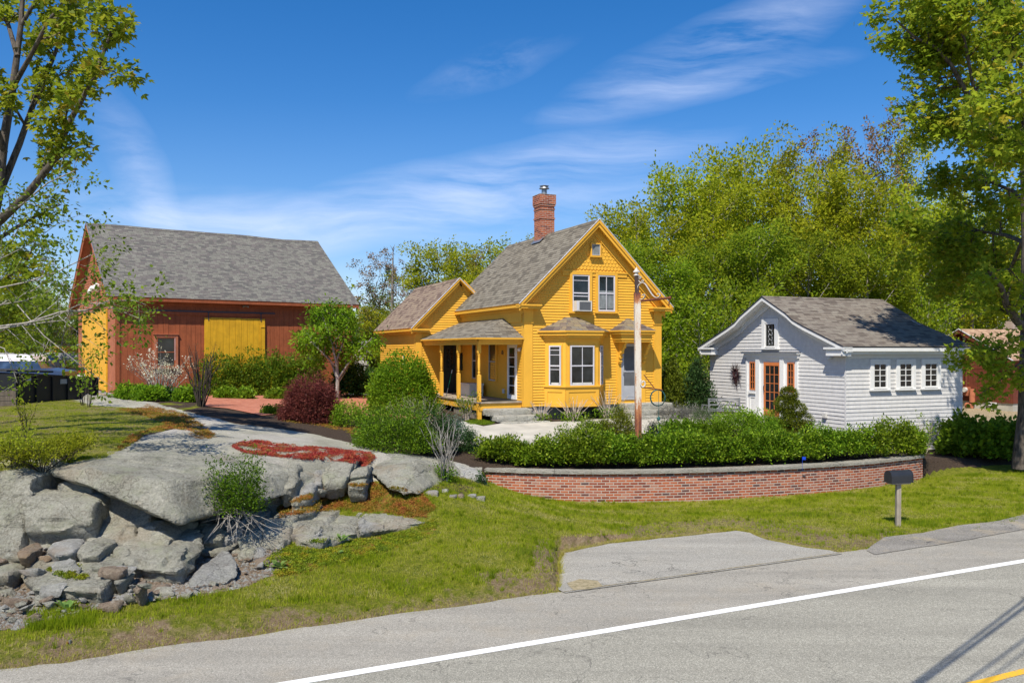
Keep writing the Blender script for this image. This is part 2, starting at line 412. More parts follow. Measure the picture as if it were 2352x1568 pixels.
M['wingroof'] = shingle('wing_shingles', [(.1, (.19,.13,.10)), (.4, (.30,.215,.16)), (.7, (.36,.275,.19)), (1, (.27,.19,.16))], .143, .33, .7)
M['bayroof'] = shingle('bay_shingles', [(.1, (.12,.09,.08)), (.35, (.22,.175,.14)), (.65, (.32,.25,.14)), (.85, (.22,.2,.17)), (1, (.36,.29,.19))], .15, .3, .7)
M['cottageroof'] = shingle('cottage_shingles', [(.12, (.14,.115,.095)), (.4, (.235,.20,.165)), (.7, (.28,.25,.205)), (1, (.215,.175,.145))], .143, .33, .7)
M['tanroof'] = shingle('tan_shingles', [(.12, (.34,.2,.13)), (.5, (.50,.33,.21)), (1, (.60,.42,.28))], .143, .33, .6)
M['chimney'] = brickmat('chimney_brick', [(.1, (.17,.035,.02)), (.4, (.36,.085,.035)), (.7, (.46,.13,.05)), (1, (.33,.1,.06))], (.42,.33,.27), .22, .075, stain=.25)
M['brick'] = brickmat('old_brick', [(.06, (.075,.06,.06)), (.18, (.22,.06,.035)), (.42, (.33,.085,.04)), (.62, (.44,.13,.055)), (.78, (.34,.12,.075)), (.9, (.46,.20,.12)), (1, (.16,.12,.11))], (.50,.43,.36), .215, .073, ms=.009, stain=.18)
M['paver'] = brickmat('paver_brick', [(.1, (.34,.105,.06)), (.5, (.46,.16,.095)), (1, (.52,.21,.13))], (.40,.22,.15), .2, .1, ms=.006, stain=.15)
M['rock'] = rockmat('granite_rock')
M['rocklight'] = rockmat('granite_pale', ((.24,.23,.21),(.42,.41,.37),(.58,.57,.53)), .25, .5)
M['rockwarm'] = rockmat('granite_rusty', ((.15,.11,.08),(.33,.25,.18),(.45,.38,.30)), .2, 1.0)
M['step'] = rockmat('step_granite', ((.36,.34,.28),(.52,.50,.42),(.64,.61,.53)), .25, .3)
M['cap'] = rockmat('wall_cap_stone', ((.34,.31,.25),(.46,.43,.36),(.54,.51,.43)), .1, .2)
M['block'] = paint('concrete_block', (.32, .32, .31), .85, .15)
M['bark'] = barkmat('maple_bark', (.035,.028,.022), (.15,.125,.10))
M['barkgrey'] = barkmat('grey_bark', (.15,.135,.115), (.42,.385,.335))
M['barkdark'] = barkmat('dark_bark', (.025,.02,.016), (.08,.065,.05))
M['twig'] = barkmat('pale_twig', (.38,.30,.22), (.66,.56,.45))
M['birch'] = barkmat('birch_bark', (.12,.10,.085), (.32,.29,.26), 8, 2.0)
L = {}
L['maple'] = leafmat('maple_leaf', [(.10,.17,.012), (.20,.28,.014), (.32,.38,.02), (.43,.31,.03)], .5)
L['forest'] = leafmat('forest_leaf', [(.13,.18,.010), (.26,.31,.012), (.38,.41,.016), (.48,.41,.022)], .5)
L['forest2'] = leafmat('forest_leaf_deep', [(.09,.155,.010), (.18,.26,.012), (.28,.35,.016), (.37,.38,.022)], .5)
L['yellowg'] = leafmat('young_leaf', [(.15,.19,.01), (.28,.31,.014), (.40,.39,.02), (.46,.33,.03)], .42)
L['reddish'] = leafmat('reddish_bud', [(.14,.10,.05), (.20,.13,.07), (.27,.13,.07), (.18,.19,.06)], .3)
L['conifer'] = leafmat('conifer_needle', [(.018,.045,.014), (.035,.075,.018), (.06,.10,.025)], .15)
L['birchleaf'] = leafmat('birch_leaf', [(.09,.15,.012), (.17,.24,.015), (.28,.34,.02)], .45)
L['azalea'] = leafmat('azalea_leaf', [(.03,.07,.006), (.085,.155,.008), (.19,.28,.012), (.34,.41,.04)], .32, .38)
L['hedge'] = leafmat('hedge_leaf', [(.04,.09,.008), (.09,.155,.010), (.15,.21,.012), (.30,.28,.012)], .35)
L['dark'] = leafmat('dark_leaf', [(.015,.045,.01), (.03,.075,.014), (.055,.11,.02)], .2, .4)
L['bright'] = leafmat('bright_leaf', [(.075,.15,.008), (.15,.25,.010), (.25,.36,.014)], .42)
L['spirea'] = leafmat('spirea_leaf', [(.09,.17,.012), (.17,.28,.015), (.27,.38,.02)], .4)
L['redmaple'] = leafmat('crimson_leaf', [(.08,.020,.016), (.17,.045,.032), (.28,.10,.06)], .3)
L['blossom'] = leafmat('blossom', [(.35,.33,.15), (.62,.58,.42), (.80,.78,.66)], .3)
L['gold'] = leafmat('golden_conifer', [(.06,.08,.008), (.15,.18,.012), (.27,.29,.02)], .25)
L['blue'] = leafmat('blue_conifer', [(.06,.11,.08), (.10,.17,.12), (.16,.24,.17)], .2)
L['lavender'] = leafmat('lavender_leaf', [(.11,.11,.085), (.2,.2,.17), (.26,.24,.22)], .2)
L['catmint'] = leafmat('catmint', [(.05,.12,.03), (.11,.2,.06), (.17,.24,.33)], .3)
L['grass'] = leafmat('grass_blade', [(.13,.19,.008), (.23,.29,.010), (.32,.36,.014), (.41,.38,.06), (.48,.41,.18)], .4)
L['sedumred'] = leafmat('red_sedum', [(.20,.03,.02), (.38,.05,.035), (.45,.10,.05), (.34,.20,.05)], .2)
L['sedumor'] = leafmat('orange_sedum', [(.12,.13,.012), (.24,.16,.02), (.32,.15,.03), (.30,.07,.03)], .2)
L['sedumgr'] = leafmat('green_sedum', [(.09,.13,.01), (.16,.20,.012), (.24,.25,.015), (.28,.17,.02)], .25)
L['mullein'] = leafmat('mullein_leaf', [(.10,.17,.04), (.17,.27,.06), (.26,.36,.10)], .35)
L['wreath'] = leafmat('wreath_twig', [(.07,.035,.035), (.14,.08,.075), (.22,.15,.14)], .1)
# ---------------------------------------------------------------- terrain
RU = Vector((.905, .426)); RN = Vector((-.426, .905))       # along the road / away from it
def sdist(x, y): return RN.x*x + RN.y*y
def road_pt(s, t, z=0.0): return Vector((RN.x*s + RU.x*t, RN.y*s + RU.y*t, z))
UP = [(-16,14.5,1.9),(-12,14.5,1.95),(-9,15,1.93),(-6,14.6,1.72),(-6,18,1.95),(-9,22,2.05),(-15,22,2.1),(-14,30,2.25),(-22,30,2.2),(-8,28,1.95),(-3.9,16.6,1.6),
      (-4.2,20,1.65),(-3.2,20.6,1.5),(-1.8,20,1.33),(-1,20.6,1.1),(-.6,22.5,.88),(-5,24,1.62),(-3,27,1.62),(-6,31,1.75),(-16,35,2.05),(-8,36,1.95),(0,25,1.35),(0,27.6,1.55),(3,23.3,.92),
      (3,27.5,1.52),(5,30,1.57),(7,24,.93),(7,27,1.38),(8,31,1.52),(9,33,1.5),(10.5,25.5,.9),(12.5,26.2,.72),(13,29,.6),(16,29.5,.48),(18,34,.55),(25,33,.45),(24,50,.6),(0,40,1.9),(-10,55,2.0),(10,50,1.6),
      (-40,40,2.2),(-40,20,2),(40,45,.5),(40,70,.8),(-40,90,2),(20,90,1),(60,60,.5),(-5,36,1.9)]
RAp = lambda x, y, Y: tuple(at((x/1.68)/1.2755, (1100+y/1.68)/1.2755, Y))
LO = [(-16,6,.05),(-16,12.5,.62),(-12,12.5,.55),(-7,12.2,.34),(-14,14.0,.75),(-9,14.6,.72),(-7,14.8,.62),(-.7,20.5,.78),(-.7,22.1,.55),(0,15.3,.40),(.3,21.6,.2),(2.6,21.6,.06),
      RAp(-60,960,13.5), RAp(100,850,14.0), RAp(0,885,13.8), RAp(470,870,14.1), RAp(700,1010,13.3), RAp(380,1125,12.35), RAp(130,1010,13.4), RAp(1030,1056,13.1), RAp(1380,864,15.0), RAp(1230,930,14.5), RAp(1600,842,15.6), RAp(1900,775,16.4), RAp(2110,735,16.9), RAp(1560,680,17.7), RAp(1700,600,17.9), RAp(1900,640,17.5), RAp(1600,545,18.3),
      RAp(1950,592,17.5), RAp(2200,560,18.6), RAp(2050,640,17.2), RAp(1100,900,14.9), RAp(1300,700,16.0), (-5.2,15.6,.5), (-4.2,16.2,.5),
      (6.7,22.1,.06),(12.5,24.6,.12),(9,18.7,-.02),(5,18,-.0),(15,25,.12),(22,28,.1),(15,21.5,-.03),(30,27,-.02),(-4,12.2,.16),(-8,10.5,.12),(-6.4,10.5,.02),(0,13.8,.0),(4.5,15.8,-.02),(1.5,16.6,.12),(60,42,0),(-30,0,0),(-30,10,.8),(40,40,.1)]
def tps(pts):
    P = np.array(pts, float); n = len(P)
    d = np.linalg.norm(P[:, None, :2]-P[None, :, :2], axis=2)
    K = np.where(d > 0, d**2*np.log(np.maximum(d, 1e-9)), 0) + np.eye(n)*.5
    Q = np.c_[np.ones(n), P[:, :2]]; A = np.zeros((n+3, n+3)); A[:n, :n] = K; A[:n, n:] = Q; A[n:, :n] = Q.T
    w = np.linalg.solve(A, np.r_[P[:, 2], 0, 0, 0])
    def f(x, y):
        x = np.asarray(x, float); y = np.asarray(y, float); s = w[n] + w[n+1]*x + w[n+2]*y
        for i in range(n):
            dd = (x-P[i,0])**2 + (y-P[i,1])**2
            s = s + w[i]*np.where(dd > 0, .5*dd*np.log(np.maximum(dd, 1e-12)), 0)
        return s
    return f
fu, fl = tps(UP), tps(LO)
WALLP = [(-.74,22.28),(.9,21.93),(2.64,21.85),(4.6,22.05),(6.7,22.5),(8.6,23.12),(10.3,23.85),(12.4,25.15)]   # outer top edge of the wall cap
BX = [-40,-16,-9,-6.2,-5.4,-4.4,-3.2,-1.8,-1.0,-.78,-.70,.9,2.64,4.6,6.7,8.6,10.3,12.4,14,20,60]
BY = [13.6,14.9,15.4,15.9,16.7,17.5,19.1,20.2,21.2,21.8,22.5,22.15,22.07,22.27,22.72,23.33,24.07,25.4,26.6,29.3,47]
BW = [1,.7,.6,.6,.6,.7,.9,1.1,1.0,.8,.16,.14,.14,.14,.14,.14,.14,.2,1.2,2,2]
def inpoly(q, poly):
    x, y = q[:, 0], q[:, 1]; r = np.zeros(len(q), bool); n = len(poly)
    for i in range(n):
        x0, y0 = poly[i]; x1, y1 = poly[(i+1) % n]
        if y0 == y1: continue
        c = ((y0 > y) != (y1 > y)) & (x < (x1-x0)*(y-y0)/(y1-y0) + x0); r ^= c
    return r
def tz(x, y):
    x = np.asarray(x, float); y = np.asarray(y, float)
    xi = np.clip(x, -39, 59)
    b = np.interp(xi, BX, BY); w = np.interp(xi, BX, BW)
    s = np.clip((y-b)/w + .5, 0, 1); s = s*s*(3-2*s)
    zu = np.clip(fu(x, y), -.2, 2.6); zl = np.clip(fl(x, y), -.05, 1.4)
    far = np.clip((y-55)/40, 0, 1); zu = zu*(1-far) + 1.2*far
    z = zl*(1-s) + zu*s
    sd = RN.x*x + RN.y*y - 12.33
    k = np.clip(sd/.5, 0, 1); z = np.where(sd < .5, z*k - .03*(1-k), z)
    q = np.c_[np.atleast_1d(x/np.maximum(y, .5)*F + CX).ravel(), np.atleast_1d(HY+(CAMZ-.02)/np.maximum(y, .5)*F).ravel()]
    t = (inpoly(q, [(1270,1370),(1272,1262),(1400,1238),(1690,1207),(1760,1228),(1860,1246),(1990,1240),(2060,1218),(2352,1165),(2700,1110),(2700,1150),(2352,1200),(1960,1290)]) & (np.atleast_1d(y).ravel() > 5)).reshape(np.shape(z))
    sdd = RN.x*x + RN.y*y; z = np.where(t, np.minimum(z, np.where(sdd < 12.5, -.012, .006)), z)
    return z
def zt(x, y): return float(tz(x, y))
def axis(lo, hi, f0, f1, fine, grow=1.16):
    a = list(np.arange(f0, f1+1e-6, fine)); s = fine
    v = f1
    while v < hi: s = min(s*grow, 25); v += s; a.append(v)
    s = fine; v = f0; pre = []
    while v > lo: s = min(s*grow, 25); v -= s; pre.append(v)
    return np.array(pre[::-1] + a)
gx = axis(-420, 420, -13.5, 15, .085); gy = axis(-60, 900, 8.5, 27.5, .085)
# pixel polygons on the photographed ground, used as zone outlines
def pix(v):
    Y = np.maximum(v[:, 1], .5); return np.c_[v[:, 0]/Y*F + CX, HY - (v[:, 2]-CAMZ)/Y*F]
Z_ROCK = [(160,908),(240,904),(330,918),(430,945),(540,972),(640,985),(740,1000),(800,1015),(870,1035),(1000,1050),(1075,1068),(1060,1095),(1000,1085),(900,1085),(860,1062),(700,1062),(600,1110),(400,1200),(250,1150),(60,1110),(0,1100),(0,1070),(120,1068),(200,1058),(270,1042),(300,1020),(330,1000),(400,985),(440,975),(400,950),(300,935),(200,930)]
Z_LAWN = [(-40,915),(160,915),(210,930),(330,942),(400,955),(430,975),(330,998),(300,1022),(240,1052),(100,1070),(-40,1085)]
Z_RUB = [(-30,1180),(120,1215),(260,1290),(430,1290),(520,1235),(600,1200),(690,1235),(650,1262),(640,1310),(560,1350),(330,1382),(200,1405),(60,1440),(-30,1450)]
Z_SEDR = [(540,1018),(590,1012),(660,1022),(760,1030),(850,1040),(862,1052),(840,1072),(790,1060),(700,1056),(640,1050),(560,1040),(535,1028)]
Z_SEDO = [(720,1130),(790,1110),(870,1112),(960,1128),(1000,1165),(980,1190),(900,1180),(800,1172),(730,1175),(640,1190),(650,1160)]
Z_SEDG = [(600,1300),(640,1262),(720,1240),(850,1238),(950,1215),(1000,1190),(1010,1225),(900,1262),(760,1300),(640,1325)]
Z_SEDT = [(270,940),(360,936),(430,952),(495,1000),(480,1008),(430,990),(400,985),(340,992),(300,1022),(260,1040),(300,1000),(380,975),(330,955)]
Z_MULCH = [(700,955),(1090,960),(1140,968),(1060,975),(1070,1000),(1140,1010),(1500,1000),(1600,985),(1700,985),(2150,1000),(2160,1035),(2352,1040),(2352,1065),(2150,1072),(2100,1040),(1700,1072),(1110,1085),(1000,1050),(900,1030),(800,1005),(700,975)]
Z_BEDL = [(540,905),(860,905),(860,925),(800,925),(700,922),(540,922),(430,935),(250,925),(250,905)]
Z_BEDH = [(1040,955),(1110,975),(1240,975),(1440,965),(1460,955),(1520,950),(1640,945),(1640,960),(1540,965),(1500,945),(1240,945),(1100,945)]
Z_POCK = [(985,1130),(1000,1100),(1050,1075),(1100,1090),(1100,1115),(1060,1132)]
def make_ground():
    X, Y = np.meshgrid(gx, gy); Zg = tz(X, Y)
    V = np.c_[X.ravel(), Y.ravel(), Zg.ravel()]
    # bedrock roughness
    q = pix(V); vis = (V[:, 1] > 5)
    rock = inpoly(q, Z_ROCK) & vis & (V[:,1] < 33)
    xi = np.clip(V[:, 0], -39, 59); bb = np.interp(xi, BX, BY); bw = np.interp(xi, BX, BW)
    slope = (np.abs(V[:, 1]-bb) < bw*.75) & (V[:, 0] < -.75) & (V[:, 0] > -14)
    for i in np.where((rock | slope) & (V[:, 0] > -15))[0]:
        p = Vector(V[i]); a = .05 if not slope[i] else .16
        V[i, 2] += a*(noise.fractal(p*.9, 1.0, 2.1, 5) + .25*noise.ridged_multi_fractal(p*1.7, 1.0, 2.2, 3, 1.0, 2.0) - .3)
    near = (V[:, 2] > .025) & (V[:, 1] < 30) & ~rock & (sdist(V[:, 0], V[:, 1]) > 12.6) & (V[:,0] > -15) & (V[:,0] < 18)
    for i in np.where(near)[0]: V[i, 2] += .018*noise.noise(Vector(V[i])*1.6)
    nx, ny = len(gx), len(gy); idx = np.arange(nx*ny).reshape(ny, nx)
    Fc = np.stack([idx[:-1, :-1], idx[:-1, 1:], idx[1:, 1:], idx[1:, :-1]], -1).reshape(-1, 4)
    me = bpy.data.meshes.new('ground'); me.vertices.add(len(V)); me.vertices.foreach_set('co', V.astype(np.float32).ravel())
    me.loops.add(Fc.size); me.loops.foreach_set('vertex_index', Fc.ravel().astype(np.int32))
    me.polygons.add(len(Fc)); me.polygons.foreach_set('loop_start', np.arange(0, Fc.size, 4, dtype=np.int32))
    me.polygons.foreach_set('loop_total', np.full(len(Fc), 4, np.int32)); me.polygons.foreach_set('use_smooth', np.ones(len(Fc), bool))
    def attr(name, val):
        a = me.attributes.new(name, 'FLOAT', 'POINT'); a.data.foreach_set('value', val.astype(np.float32))
    sd = sdist(V[:, 0], V[:, 1]); front = V[:, 1] < bb
    q2 = q + np.array([[noise.fractal(Vector(v)*1.3,1,2,4)*22, noise.fractal(Vector(v)*1.6+Vector((9,2,4)),1,2,4)*12] if 9 < v[1] < 34 and abs(v[0]) < 16 else [0, 0] for v in V])
    m = lambda P: inpoly(q2, P) & vis
    attr('rock', (rock | (slope & ~m(Z_SEDO) & ~m(Z_POCK))).astype(float))
    attr('rubble', m(Z_RUB).astype(float))
    mul = (m(Z_MULCH) | m(Z_BEDL) | m(Z_BEDH) | m(Z_POCK)) & (V[:, 1] > 18)
    mul |= (V[:,1] > bb) & (V[:,0] > -.7) & (V[:,1] < bb+3.4) & (V[:,0] < 13)
    mul |= (V[:,0] > -10.5) & (V[:,0] < 13) & (V[:,1] > bb+.3) & (V[:,1] < 36) & (V[:,1] > 17) & ~rock & ~m(Z_LAWN) & ~m(Z_SEDT)
    mul |= (V[:,0] > 12) & (V[:,0] < 18.5) & (V[:,1] > bb-.1) & (V[:,1] < bb+3.0)
    attr('mulch', mul.astype(float))
    sed = (m(Z_SEDT)*.55 + m(Z_SEDO)*.6 + m(Z_SEDR)*.44 + m(Z_SEDG)*.42)
    attr('sedum', np.clip(sed, 0, 1))
    dry = np.exp(-np.maximum(sd-12.3, 0)/.55)*.85
    tn = inpoly(q, [(1230,1240),(1500,1200),(1720,1185),(2000,1230),(2060,1215),(2000,1262),(1230,1340)]); dry = np.maximum(dry, tn*.55)
    lawn_up = m(Z_LAWN); dry = np.where(front, dry, 0); dry = np.where(lawn_up, .34, dry)
    attr('dry', dry)
    far = ((V[:, 1] > 30) & (V[:,0] > 13)); attr('dirt', (far | ((V[:,1] > 33) & (V[:,0] < -14))).astype(float)*.8)
    attr('woods', np.clip((V[:,1]-46)/6, 0, 1))
    m_, nt, b = newmat('ground_cover'); geo = nt.nodes.new('ShaderNodeNewGeometry').outputs['Position']
    A = {}
    for k in ('rock', 'rubble', 'mulch', 'sedum', 'dry', 'dirt', 'woods'):
        n = nt.nodes.new('ShaderNodeAttribute'); n.attribute_name = k; A[k] = n.outputs['Fac']
    nA = nse(nt, geo, 1.1, 7, .65); nB = nse(nt, geo, 7, 6, .7); nC = nse(nt, geo, 38, 4, .75); nD = nse(nt, geo, 120, 3, .7)
    def sharp(a, k=7.0, n=nB, amp=.9):
        t = mth(nt, 'ADD', a, mth(nt, 'MULTIPLY', mth(nt, 'SUBTRACT', n, .5), amp))
        return mth(nt, 'ADD', mth(nt, 'MULTIPLY', mth(nt, 'SUBTRACT', t, .5), k), .5, clamp=True)
    mixn = mth(nt, 'ADD', mth(nt, 'MULTIPLY', nB, .5), mth(nt, 'MULTIPLY', nC, .5))
    grass = ramp(nt, mixn, [(.32, (.04,.06,.008)), (.45, (.13,.155,.012)), (.56, (.24,.24,.025)), (.68, (.30,.26,.09))])
    soil = ramp(nt, mixn, [(.32, (.13,.09,.055)), (.5, (.25,.18,.105)), (.68, (.40,.32,.20))])
    dryf = sharp(mth(nt, 'ADD', A['dry'], mth(nt, 'MULTIPLY', mth(nt, 'SUBTRACT', nA, .50, clamp=True), 3.0)), 3.0)
    col = mixc(nt, dryf, grass, soil)
    col = mixc(nt, A['woods'], col, ramp(nt, nB, [(.3, (.03,.035,.012)), (.7, (.09,.09,.03))]))
    dirt = ramp(nt, mixn, [(.35, (.30,.22,.13)), (.65, (.50,.40,.26))])
    col = mixc(nt, sharp(mth(nt, 'MULTIPLY', A['dirt'], mth(nt, 'ADD', nA, .35)), 4), col, dirt)
    rub = ramp(nt, nC, [(.3, (.10,.065,.04)), (.45, (.24,.16,.09)), (.6, (.42,.31,.20)), (.72, (.46,.42,.35))])
    col = mixc(nt, sharp(A['rubble']), col, rub)
    mul_ = ramp(nt, mth(nt, 'ADD', mth(nt, 'MULTIPLY', nD, .5), mth(nt, 'MULTIPLY', nC, .5)), [(.36, (.025,.016,.011)), (.5, (.075,.052,.036)), (.66, (.15,.11,.075))])
    col = mixc(nt, sharp(A['mulch'], 7, nB, .5), col, mul_)
    # granite
    g1 = nse(nt, geo, .8, 8, .62); rk = ramp(nt, mth(nt, 'ADD', mth(nt, 'MULTIPLY', g1, .5), mth(nt, 'MULTIPLY', nC, .5)), [(.36, (.22,.21,.16)), (.5, (.43,.41,.32)), (.64, (.60,.57,.46))])
    wp = mth(nt, 'MULTIPLY', mth(nt, 'SUBTRACT', nse(nt, mapping(nt, geo, (3,1,0), (0,0,.5), (.5,.18,1)), 1.4, 5, .6), .47, clamp=True), 6, clamp=True)
    rk = mixc(nt, wp, rk, ramp(nt, nC, [(.35, (.44,.41,.35)), (.65, (.66,.62,.54))]))
    ck = nC
    rf = sharp(A['rock'], 8, nB, .6); col = mixc(nt, rf, col, rk)
    sd_ = ramp(nt, nC, [(.35, (.10,.13,.015)), (.5, (.26,.14,.03)), (.65, (.36,.05,.03))])
    col = mixc(nt, sharp(A['sedum'], 9, nB, 1.6), col, sd_)
    nt.links.new(col, b.inputs['Base Color']); b.inputs['Roughness'].default_value = .95; spec(b, .15)
    n1 = bump(nt, b, nC, .8, .04); n2 = bump(nt, b, nse(nt, geo, 4, 8, .75), .6, .10, n1); bump(nt, b, ck, .5, .02, n2)
    me.materials.append(m_); me.update(calc_edges=True)
    o = bpy.data.objects.new('ground', me); COL.objects.link(o); o['kind'] = 'structure'
    return o, V, Fc
ground, GV, GF = make_ground()

def sheet(name, pts, mat, z=None, off=.008, step=None, th=None, kind='structure'):
    """flat sheet following the terrain (or fixed z), pts plan polygon"""
    bm = bmesh.new(); vs = [bm.verts.new((p[0], p[1], 0)) for p in pts]; f = bm.faces.new(vs)
    if f.normal.z < 0: f.normal_flip()
    if step:
        xs = [p[0] for p in pts]; ys = [p[1] for p in pts]
        for ax, lo, hi in ((Vector((1,0,0)), min(xs), max(xs)), (Vector((0,1,0)), min(ys), max(ys))):
            v = math.ceil(lo/step)*step
            while v < hi:
                bmesh.ops.bisect_plane(bm, geom=bm.verts[:]+bm.edges[:]+bm.faces[:], plane_co=ax*v, plane_no=ax); v += step
    for v in bm.verts: v.co.z = (z if z is not None else zt(v.co.x, v.co.y)) + off
    uv = bm.loops.layers.uv.new('UVMap')
    for f in bm.faces:
        f.smooth = True
        for l in f.loops: l[uv].uv = (l.vert.co.x, l.vert.co.y)
    if th:
        r = bmesh.ops.extrude_face_region(bm, geom=bm.faces[:])
        for g in r['geom']:
            if isinstance(g, bmesh.types.BMVert): g.co.z -= th
    me = bpy.data.meshes.new(name); bm.normal_update(); bm.to_mesh(me); bm.free(); me.materials.append(mat)
    o = bpy.data.objects.new(name, me); COL.objects.link(o)
    if kind: o['kind'] = kind
    return o
def asphalt(name, a, b_, c, crack=.4, sand=0.0, along=True):
    m, nt, b = newmat(name); geo = nt.nodes.new('ShaderNodeNewGeometry').outputs['Position']
    v = nt.nodes.new('ShaderNodeTexVoronoi'); v.inputs['Scale'].default_value = 75; nt.links.new(geo, v.inputs['Vector'])
    agg = nse(nt, geo, 55, 4, .85); f = mth(nt, 'ADD', mth(nt, 'MULTIPLY', agg, .55), mth(nt, 'MULTIPLY', nse(nt, v.outputs['Color'], 3, 1), .45))
    col = ramp(nt, f, [(.36, a), (.5, b_), (.62, c)])
    big = nse(nt, mapping(nt, geo, rot=(0, 0, -R(25.2)), sc=(.15, 1.5, 1)), 1.0, 5, .6)
    col = mixc(nt, .55, col, ramp(nt, big, [(.35, .38), (.65, .6)]), 'OVERLAY')
    blot = nse(nt, geo, .7, 6, .7); col = mixc(nt, mth(nt, 'MULTIPLY', mth(nt, 'SUBTRACT', blot, .56, clamp=True), 2.0, clamp=True), col, tuple(x*.55 for x in b_))
    if sand: col = mixc(nt, mth(nt, 'MULTIPLY', mth(nt, 'SUBTRACT', nse(nt, geo, 1.3, 7, .7), .5, clamp=True), sand*8, clamp=True), col, (.36,.30,.21))
    sp = nt.nodes.new('ShaderNodeTexVoronoi'); sp.inputs['Scale'].default_value = 4.5; nt.links.new(geo, sp.inputs['Vector'])
    col = mixc(nt, mth(nt, 'MULTIPLY', mth(nt, 'LESS_THAN', sp.outputs['Distance'], .055), .7), col, (.04,.038,.035))
    ck = mth(nt, 'ABSOLUTE', mth(nt, 'SUBTRACT', nse(nt, geo, .45, 6, .55, .3), .5)); ckm = mth(nt, 'MULTIPLY', ck, 300, clamp=True)
    gate = mth(nt, 'MULTIPLY', mth(nt, 'SUBTRACT', nse(nt, mapping(nt, geo, (7,7,0)), .35, 2), .44, clamp=True), 8, clamp=True)
    ckm = mth(nt, 'MAXIMUM', ckm, mth(nt, 'SUBTRACT', 1.0, mth(nt, 'MULTIPLY', gate, crack)))
    col = mixc(nt, ckm, (.035,.032,.03), col)
    nt.links.new(col, b.inputs['Base Color']); b.inputs['Roughness'].default_value = .85; spec(b, .3)
    bump(nt, b, agg, .6, .008); return m
M['lane'] = asphalt('lane_asphalt', (.15,.143,.115), (.29,.275,.225), (.48,.46,.38), .5)
M['shoulder'] = asphalt('shoulder_asphalt', (.165,.155,.13), (.30,.28,.235), (.46,.43,.365), .4, .18)
M['turnout'] = asphalt('turnout_asphalt', (.165,.157,.135), (.305,.29,.25), (.47,.445,.385), .7, .10)
M['oldedge'] = asphalt('broken_asphalt', (.11,.10,.09), (.23,.215,.185), (.38,.355,.31), 1.0, .6)
rr = random.Random(3)
# road
T0, T1 = -60, 160
edge = []
t = T1
while t > T0:
    w = .10*noise.noise(Vector((t*.9, 0, 0))) + .05*noise.noise(Vector((t*4, 3, 0))) if -16 < t < 34 else 0
    edge.append(road_pt(12.33+w, t)); t -= .12 if -16 < t < 34 else 6
sheet('road', [road_pt(-1, T0), road_pt(-1, T1)] + edge, M['shoulder'], z=0, off=.0)
def quad_sheet(name, s0, s1, mat, z, label=None):
    mb = MB(); mb.face([road_pt(s0, T0, z), road_pt(s0, T1, z), road_pt(s1, T1, z), road_pt(s1, T0, z)]); o = mb.build(name, mat); o['kind'] = 'structure'; return o
quad_sheet('travel_lane', -1, 10.30, M['lane'], .004)
def linemat(name, c, wear=.3):
    m, nt, b = newmat(name); geo = nt.nodes.new('ShaderNodeNewGeometry').outputs['Position']
    n = nse(nt, geo, 30, 5, .8); n2 = nse(nt, geo, 2, 5, .7)
    f = mth(nt, 'MULTIPLY', mth(nt, 'SUBTRACT', mth(nt, 'ADD', mth(nt, 'MULTIPLY', n, .6), mth(nt, 'MULTIPLY', n2, .4)), .66-wear*.2, clamp=True), 8, clamp=True)
    nt.links.new(mixc(nt, mth(nt, 'MULTIPLY', f, wear), c, (.2,.19,.17)), b.inputs['Base Color']); b.inputs['Roughness'].default_value = .7
    bump(nt, b, nse(nt, geo, 55, 4, .85), .4, .006); return m
M['lwhite'] = linemat('white_road_paint', (.80,.80,.77), .35); M['lyellow'] = linemat('yellow_road_paint', (.75,.42,.02), .8)
def wobbly(name, s0, s1, mat, z):
    mb = MB(); t = -14
    while t < 26:
        a = [.006*noise.noise(Vector((q*6, s0, 1))) for q in (t, t+.2)]; b = [.006*noise.noise(Vector((q*6, s1, 5))) for q in (t, t+.2)]
        mb.face([road_pt(s0+a[0], t, z), road_pt(s0+a[1], t+.2, z), road_pt(s1+b[1], t+.2, z), road_pt(s1+b[0], t, z)]); t += .2
    mb.face([road_pt(s0, 26, z), road_pt(s0, T1, z), road_pt(s1, T1, z), road_pt(s1, 26, z)])
    o = mb.build(name, mat); o['kind'] = 'structure'; return o
wobbly('edge_line', 10.24, 10.405, M['lwhite'], .009); wobbly('centre_line', 6.72, 6.84, M['lyellow'], .009); wobbly('centre_line', 6.42, 6.54, M['lyellow'], .009)
TO = [(1283,1352),(1288,1320),(1285,1290),(1296,1268),(1400,1247),(1500,1237),(1600,1227),(1690,1217),(1722,1222),(1760,1238),(1850,1256),(1905,1262)]
g = [gz(x, y, 0.02) for x, y in TO]
def jag(P, amp=.05, step=.18, seed=4):
    out = []
    for a, b in zip(P, P[1:]):
        n = max(1, int((b-a).length/step))
        for k in range(n):
            q = a.lerp(b, k/n); out.append(q + Vector((noise.noise(q*3), noise.noise(q*3+Vector((5,5,5))), 0))*amp*(0 if k == 0 and a is P[0] else 1))
    return out + [P[-1]]
lo = [road_pt(12.2, (g[-1].x*RU.x+g[-1].y*RU.y)), road_pt(12.2, g[0].x*RU.x+g[0].y*RU.y)]
sheet('turnout', [p for p in jag(g)] + lo, M['turnout'], z=.014, off=0)
oe = [gz(x, y, .02) for x, y in [(1990,1262),(2030,1232),(2120,1222),(2200,1205),(2290,1195),(2352,1180),(2460,1160),(2460,1196),(2352,1214),(2240,1234),(2150,1250),(2080,1260),(2010,1272)]]
sheet('broken_shoulder', jag(oe + [oe[0]], .03)[:-1], M['oldedge'], z=.012, off=0)
